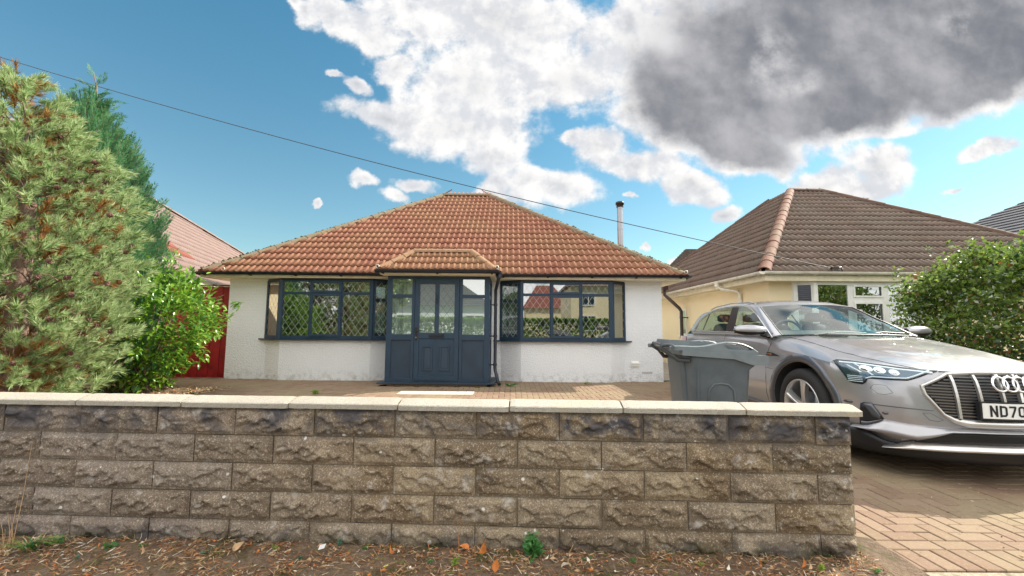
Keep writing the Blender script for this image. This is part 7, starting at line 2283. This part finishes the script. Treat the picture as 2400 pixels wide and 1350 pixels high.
# wipers
for (y0, y1) in ((.55, -.05), (.05, -.45)):
    m_ = MB(); m_.tube([K(-.42 + .0, y0, 1.13), K(-.47, (y0 + y1) / 2, 1.165), K(-.50, y1, 1.155)], .008, 5); car_part(m_, 'wiper', M['black'], recalc=False)
# cabin
m_ = MB(); m_.prism([K(-.62, -.55, 1.10), K(-.62, .72, 1.10), K(-.98, .72, 1.165), K(-.98, -.55, 1.165)], Vector((0, 0, .015))); car_part(m_, 'dashboard', M['int'])
m_ = MB(); m_.tube([K(-1.02 - .03 * math.sin(a), .46 + .17 * math.cos(a), 1.14 + .17 * math.sin(a) * .9) for a in [2 * math.pi * i / 28 for i in range(29)]], .014, 8, cap=False); m_.tube([K(-1.0, .32, 1.13), K(-1.0, .60, 1.13)], .018, 6); car_part(m_, 'steering_wheel', M['int2'], recalc=False)
for (x, y) in ((-1.55, .46), (-1.55, -.26), (-2.45, .50), (-2.45, -.28), (-2.45, .11)):
    m_ = MB(); rows = []
    for (z, hw, hx) in ((1.0, .22, .07), (1.15, .22, .07), (1.24, .17, .06), (1.27, .09, .03)) if True else ():
        rows.append([K(x - (z - 1.0) * .25 + math.cos(a) * hx, y + math.sin(a) * hw, z) for a in [2 * math.pi * i / 16 for i in range(16)]])
    m_.grid(rows, closed=True); m_.poly(rows[-1])
    rows = [[K(x - .09 + math.cos(a) * hx, y + math.sin(a) * hw, z) for a in [2 * math.pi * i / 16 for i in range(16)]] for z, hw, hx in ((1.29, .07, .03), (1.31, .115, .05), (1.38, .115, .05), (1.41, .07, .03))]
    m_.grid(rows, closed=True); m_.poly(rows[-1]); car_part(m_, 'seat', M['int2'])
m_ = MB(); m_.grid([[K(x, YC + u_ * .70, 1.142) for u_ in (-1, 0, 1)] for x in (-.95, -2.0, -3.2)]); car_part(m_, 'cabin_floor', M['int'], recalc=False)
m_ = MB(); m_.tube([K(-1.22, .16, 1.46), K(-1.22, .04, 1.46)], .028, 8); car_part(m_, 'rear_view_mirror', M['int'], recalc=False)

# ------------------------------------------------------------------ wheelie bin
BY0, BY1 = 3.46, 4.00
def BX(x): return 1.107 + x / 8 * .00346
def BZ(y): return 1.19 - (12 + y / 8) * .00346
bn = empty('wheelie_bin', (1.70, 3.73, 0), label='grey wheelie bin with closed lid standing beside the car, handle towards the white wall', cat='bin')
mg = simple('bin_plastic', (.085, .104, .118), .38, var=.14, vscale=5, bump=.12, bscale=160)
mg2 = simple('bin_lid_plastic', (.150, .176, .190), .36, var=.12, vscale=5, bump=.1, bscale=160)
def bin_loop(x0, x1, y0, y1, z, r=.05, n=6):
    P = []
    for cx, cy, a0 in ((x1 - r, y1 - r, 0), (x0 + r * 1.6, y1 - r * 1.6, 90), (x0 + r * 1.6, y0 + r * 1.6, 180), (x1 - r, y0 + r, 270)):
        rr_ = r if cx > (x0 + x1) / 2 else r * 1.6
        for k in range(n + 1):
            a = R(a0 + 90 * k / n); P.append((cx + rr_ * math.cos(a), cy + rr_ * math.sin(a), z))
    return P
b = MB(); L = []
for (z, x0, x1, y0, y1) in ((.03, 1.50, 1.86, 3.53, 3.93), (.06, 1.485, 1.875, 3.52, 3.94), (.5, 1.455, 1.905, 3.488, 3.965), (.86, 1.434, 1.932, 3.468, 3.992), (.905, 1.434, 1.985, 3.462, 3.998), (.962, 1.43, 2.035, 3.456, 4.0)):
    L.append(bin_loop(x0, x1, y0, y1, z))
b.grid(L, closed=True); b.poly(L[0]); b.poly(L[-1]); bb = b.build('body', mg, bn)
# rear column of the body, raised arch on the side, front ribs
b = MB(); L = [bin_loop(x0, x0 + .10, 3.56, 3.90, z, .03) for z, x0 in ((.25, 1.44), (.6, 1.42), (.93, 1.395))]; b.grid(L, closed=True); b.poly(L[0]); b.poly(L[-1]); b.build('rear_column', mg, bb)
pts = []
for (x, z) in ((1.60, .18), (1.578, .60), (1.585, .70), (1.625, .745), (1.68, .752), (1.74, .742), (1.782, .70), (1.792, .60), (1.78, .18)):
    y_ = 3.468 + (.86 - z) * .060 + .0; pts.append((x, y_ - .002, z))
b = MB(); b.tube(pts, .0075, 8); b.build('side_arch', mg, bb, recalc=False)
b = MB(); b.tube([(1.497, 3.470, .93), (1.50, 3.492, .5), (1.512, 3.52, .12)], .009, 8); b.build('side_rib', mg, bb, recalc=False)
# lid: skirt, crowned top, two arms with grab openings
b = MB()
sk = [(BX(600), BZ(312)), (BX(2190), BZ(402)), (BX(2190), BZ(560)), (BX(2180), BZ(575)), (BX(1890), BZ(570)), (BX(1560), BZ(465)), (BX(600), BZ(402))]
b.prism([(x, BY0 - .022, z) for x, z in sk], (0, BY1 - BY0 + .044, 0))
b.box((2.048, 3.60, .905), (2.068, 3.86, .94))
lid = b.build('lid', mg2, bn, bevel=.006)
tp_ = [(BX(470), BZ(215)), (BX(500), BZ(120)), (BX(700), BZ(130)), (BX(1200), BZ(165)), (BX(1700), BZ(230)), (BX(2000), BZ(330)), (BX(2050), BZ(392)), (BX(600), BZ(312))]
b = MB(); b.prism([(x, BY0 + .10, z) for x, z in tp_], (0, BY1 - BY0 - .20, 0)); b.build('lid_crown', mg2, lid, bevel=.008)
for y0 in (BY0 - .012, BY1 - .045):
    lo_ = [(380, 310), (600, 312), (1000, 335), (1380, 357), (1700, 375), (1990, 388)]; 
    up_ = [(380, 235), (500, 222), (700, 226), (900, 236), (1050, 222), (1200, 190), (1330, 165), (1450, 147), (1600, 150), (1750, 182), (1900, 245), (2010, 322)]
    I2 = lambda x, L_: float(np.interp(x, [p[0] for p in L_], [p[1] for p in L_]))
    def strip(mb, xs, top_f, bot_f):
        rows = []
        for x in xs:
            t_, bo = BZ(top_f(x)), BZ(bot_f(x)); X = BX(x)
            rows.append([(X, y0, bo), (X, y0 + .0, t_ - .006), (X, y0 + .008, t_), (X, y0 + .049, t_), (X, y0 + .057, t_ - .006), (X, y0 + .057, bo)])
        mb.grid(rows, closed=True, smooth=False); mb.poly(rows[0]); mb.poly(rows[-1])
    b = MB()
    strip(b, [380, 450, 550, 700, 850, 1000, 1100, 1200, 1300, 1380], lambda x: I2(x, up_), lambda x: I2(x, lo_))
    strip(b, [1380, 1450, 1550, 1650, 1750, 1850, 1915], lambda x: I2(x, up_), lambda x: float(np.interp(x, [1380, 1420, 1500, 1650, 1800, 1880, 1915], [215, 182, 170, 176, 215, 262, 285])))
    strip(b, [1380, 1450, 1550, 1650, 1750, 1850, 1915], lambda x: float(np.interp(x, [1380, 1420, 1500, 1700, 1860, 1915], [225, 272, 292, 302, 304, 290])), lambda x: I2(x, lo_))
    strip(b, [1915, 1960, 2010], lambda x: I2(x, up_), lambda x: I2(x, lo_) )
    b.build('lid_arm', mg2, lid, bevel=.003)
    b = MB(); b.tube([(BX(430), y0 - .006, BZ(262)), (BX(430), y0 + .063, BZ(262))], .016, 14); b.build('hinge_pin', mg, lid, recalc=False)
hm_ = simple('bin_handle', (.05, .058, .068), .25)
b = MB()
b.tube([(1.215, BY0 + .02, 1.052), (1.315, BY1 - .02, 1.052)], .017, 10)
for y0 in (BY0 + .03, BY1 - .03):
    hx_ = .06 if y0 < 3.7 else .155
    b.tube([(1.29 + hx_ * .6, y0, 1.040), (1.22 + hx_, y0, 1.056), (1.155 + hx_, y0, 1.052), (1.145 + hx_, y0, 1.03), (1.20 + hx_, y0, .995), (1.31 + hx_ * .6, y0, .935), (1.42 + hx_ * .3, y0, .93)], [.014, .015, .017, .016, .016, .018, .018], 8)
b.build('handle', hm_, bn, recalc=False)
for y0 in (3.50, 3.93):
    b = MB(); n = 28
    rows = [[(1.50 + math.cos(2 * math.pi * k / n) * r, y0 + d, .10 + math.sin(2 * math.pi * k / n) * r) for k in range(n)] for r, d in ((.03, -.02), (.06, -.022), (.092, -.024), (.10, -.012), (.10, .012), (.092, .024), (.03, .02))]
    b.grid(rows, closed=True); w_ = b.build('wheel', M['tyre'], bn)
b = MB(); b.tube([(1.50, 3.47, .10), (1.50, 3.96, .10)], .012, 8); b.build('axle', M['steel'], bn, recalc=False)

# ------------------------------------------------------------------ words for the setting and the loose stuff
WORDS = {
    'ground': ('rough green and brown ground reaching to the horizon round the houses', 'ground'),
    'pavement': ('grey asphalt footpath in front of the garden wall', 'pavement'),
    'kerb': ('row of concrete kerb stones between footpath and road', 'kerb'),
    'road': ('grey asphalt road behind the viewer', 'road'),
    'far_pavement': ('pale paved footpath across the road', 'pavement'),
    'verge': ('bank of dark soil and moss at the foot of the block wall', 'verge'),
    'driveway': ('drive of brown block pavers laid in herringbone', 'driveway'),
    'kerb_edging': ('flush concrete edging along the front of the brick drive', 'kerb'),
    'side_path': ('concrete path between the white and the cream bungalow', 'path'),
    'soil': ('soil bed under the pine and laurel behind the wall', 'soil'),
    'leaf_litter': ('brown leaf litter, needles and chips along the foot of the block wall', 'leaf litter'),
    'fallen_debris': ('fallen leaves on the soil below the laurel', 'leaf litter'),
    'drive_debris': ('scattered leaf crumbs on the brick drive by the wall end', 'leaf litter'),
    'wall_foot_debris': ('crumbs of leaf along the foot of the white house wall', 'leaf litter'),
}
for o in list(col.objects):
    if o.parent is None and o.name in WORDS and 'label' not in o:
        o['label'], o['category'] = WORDS[o.name]
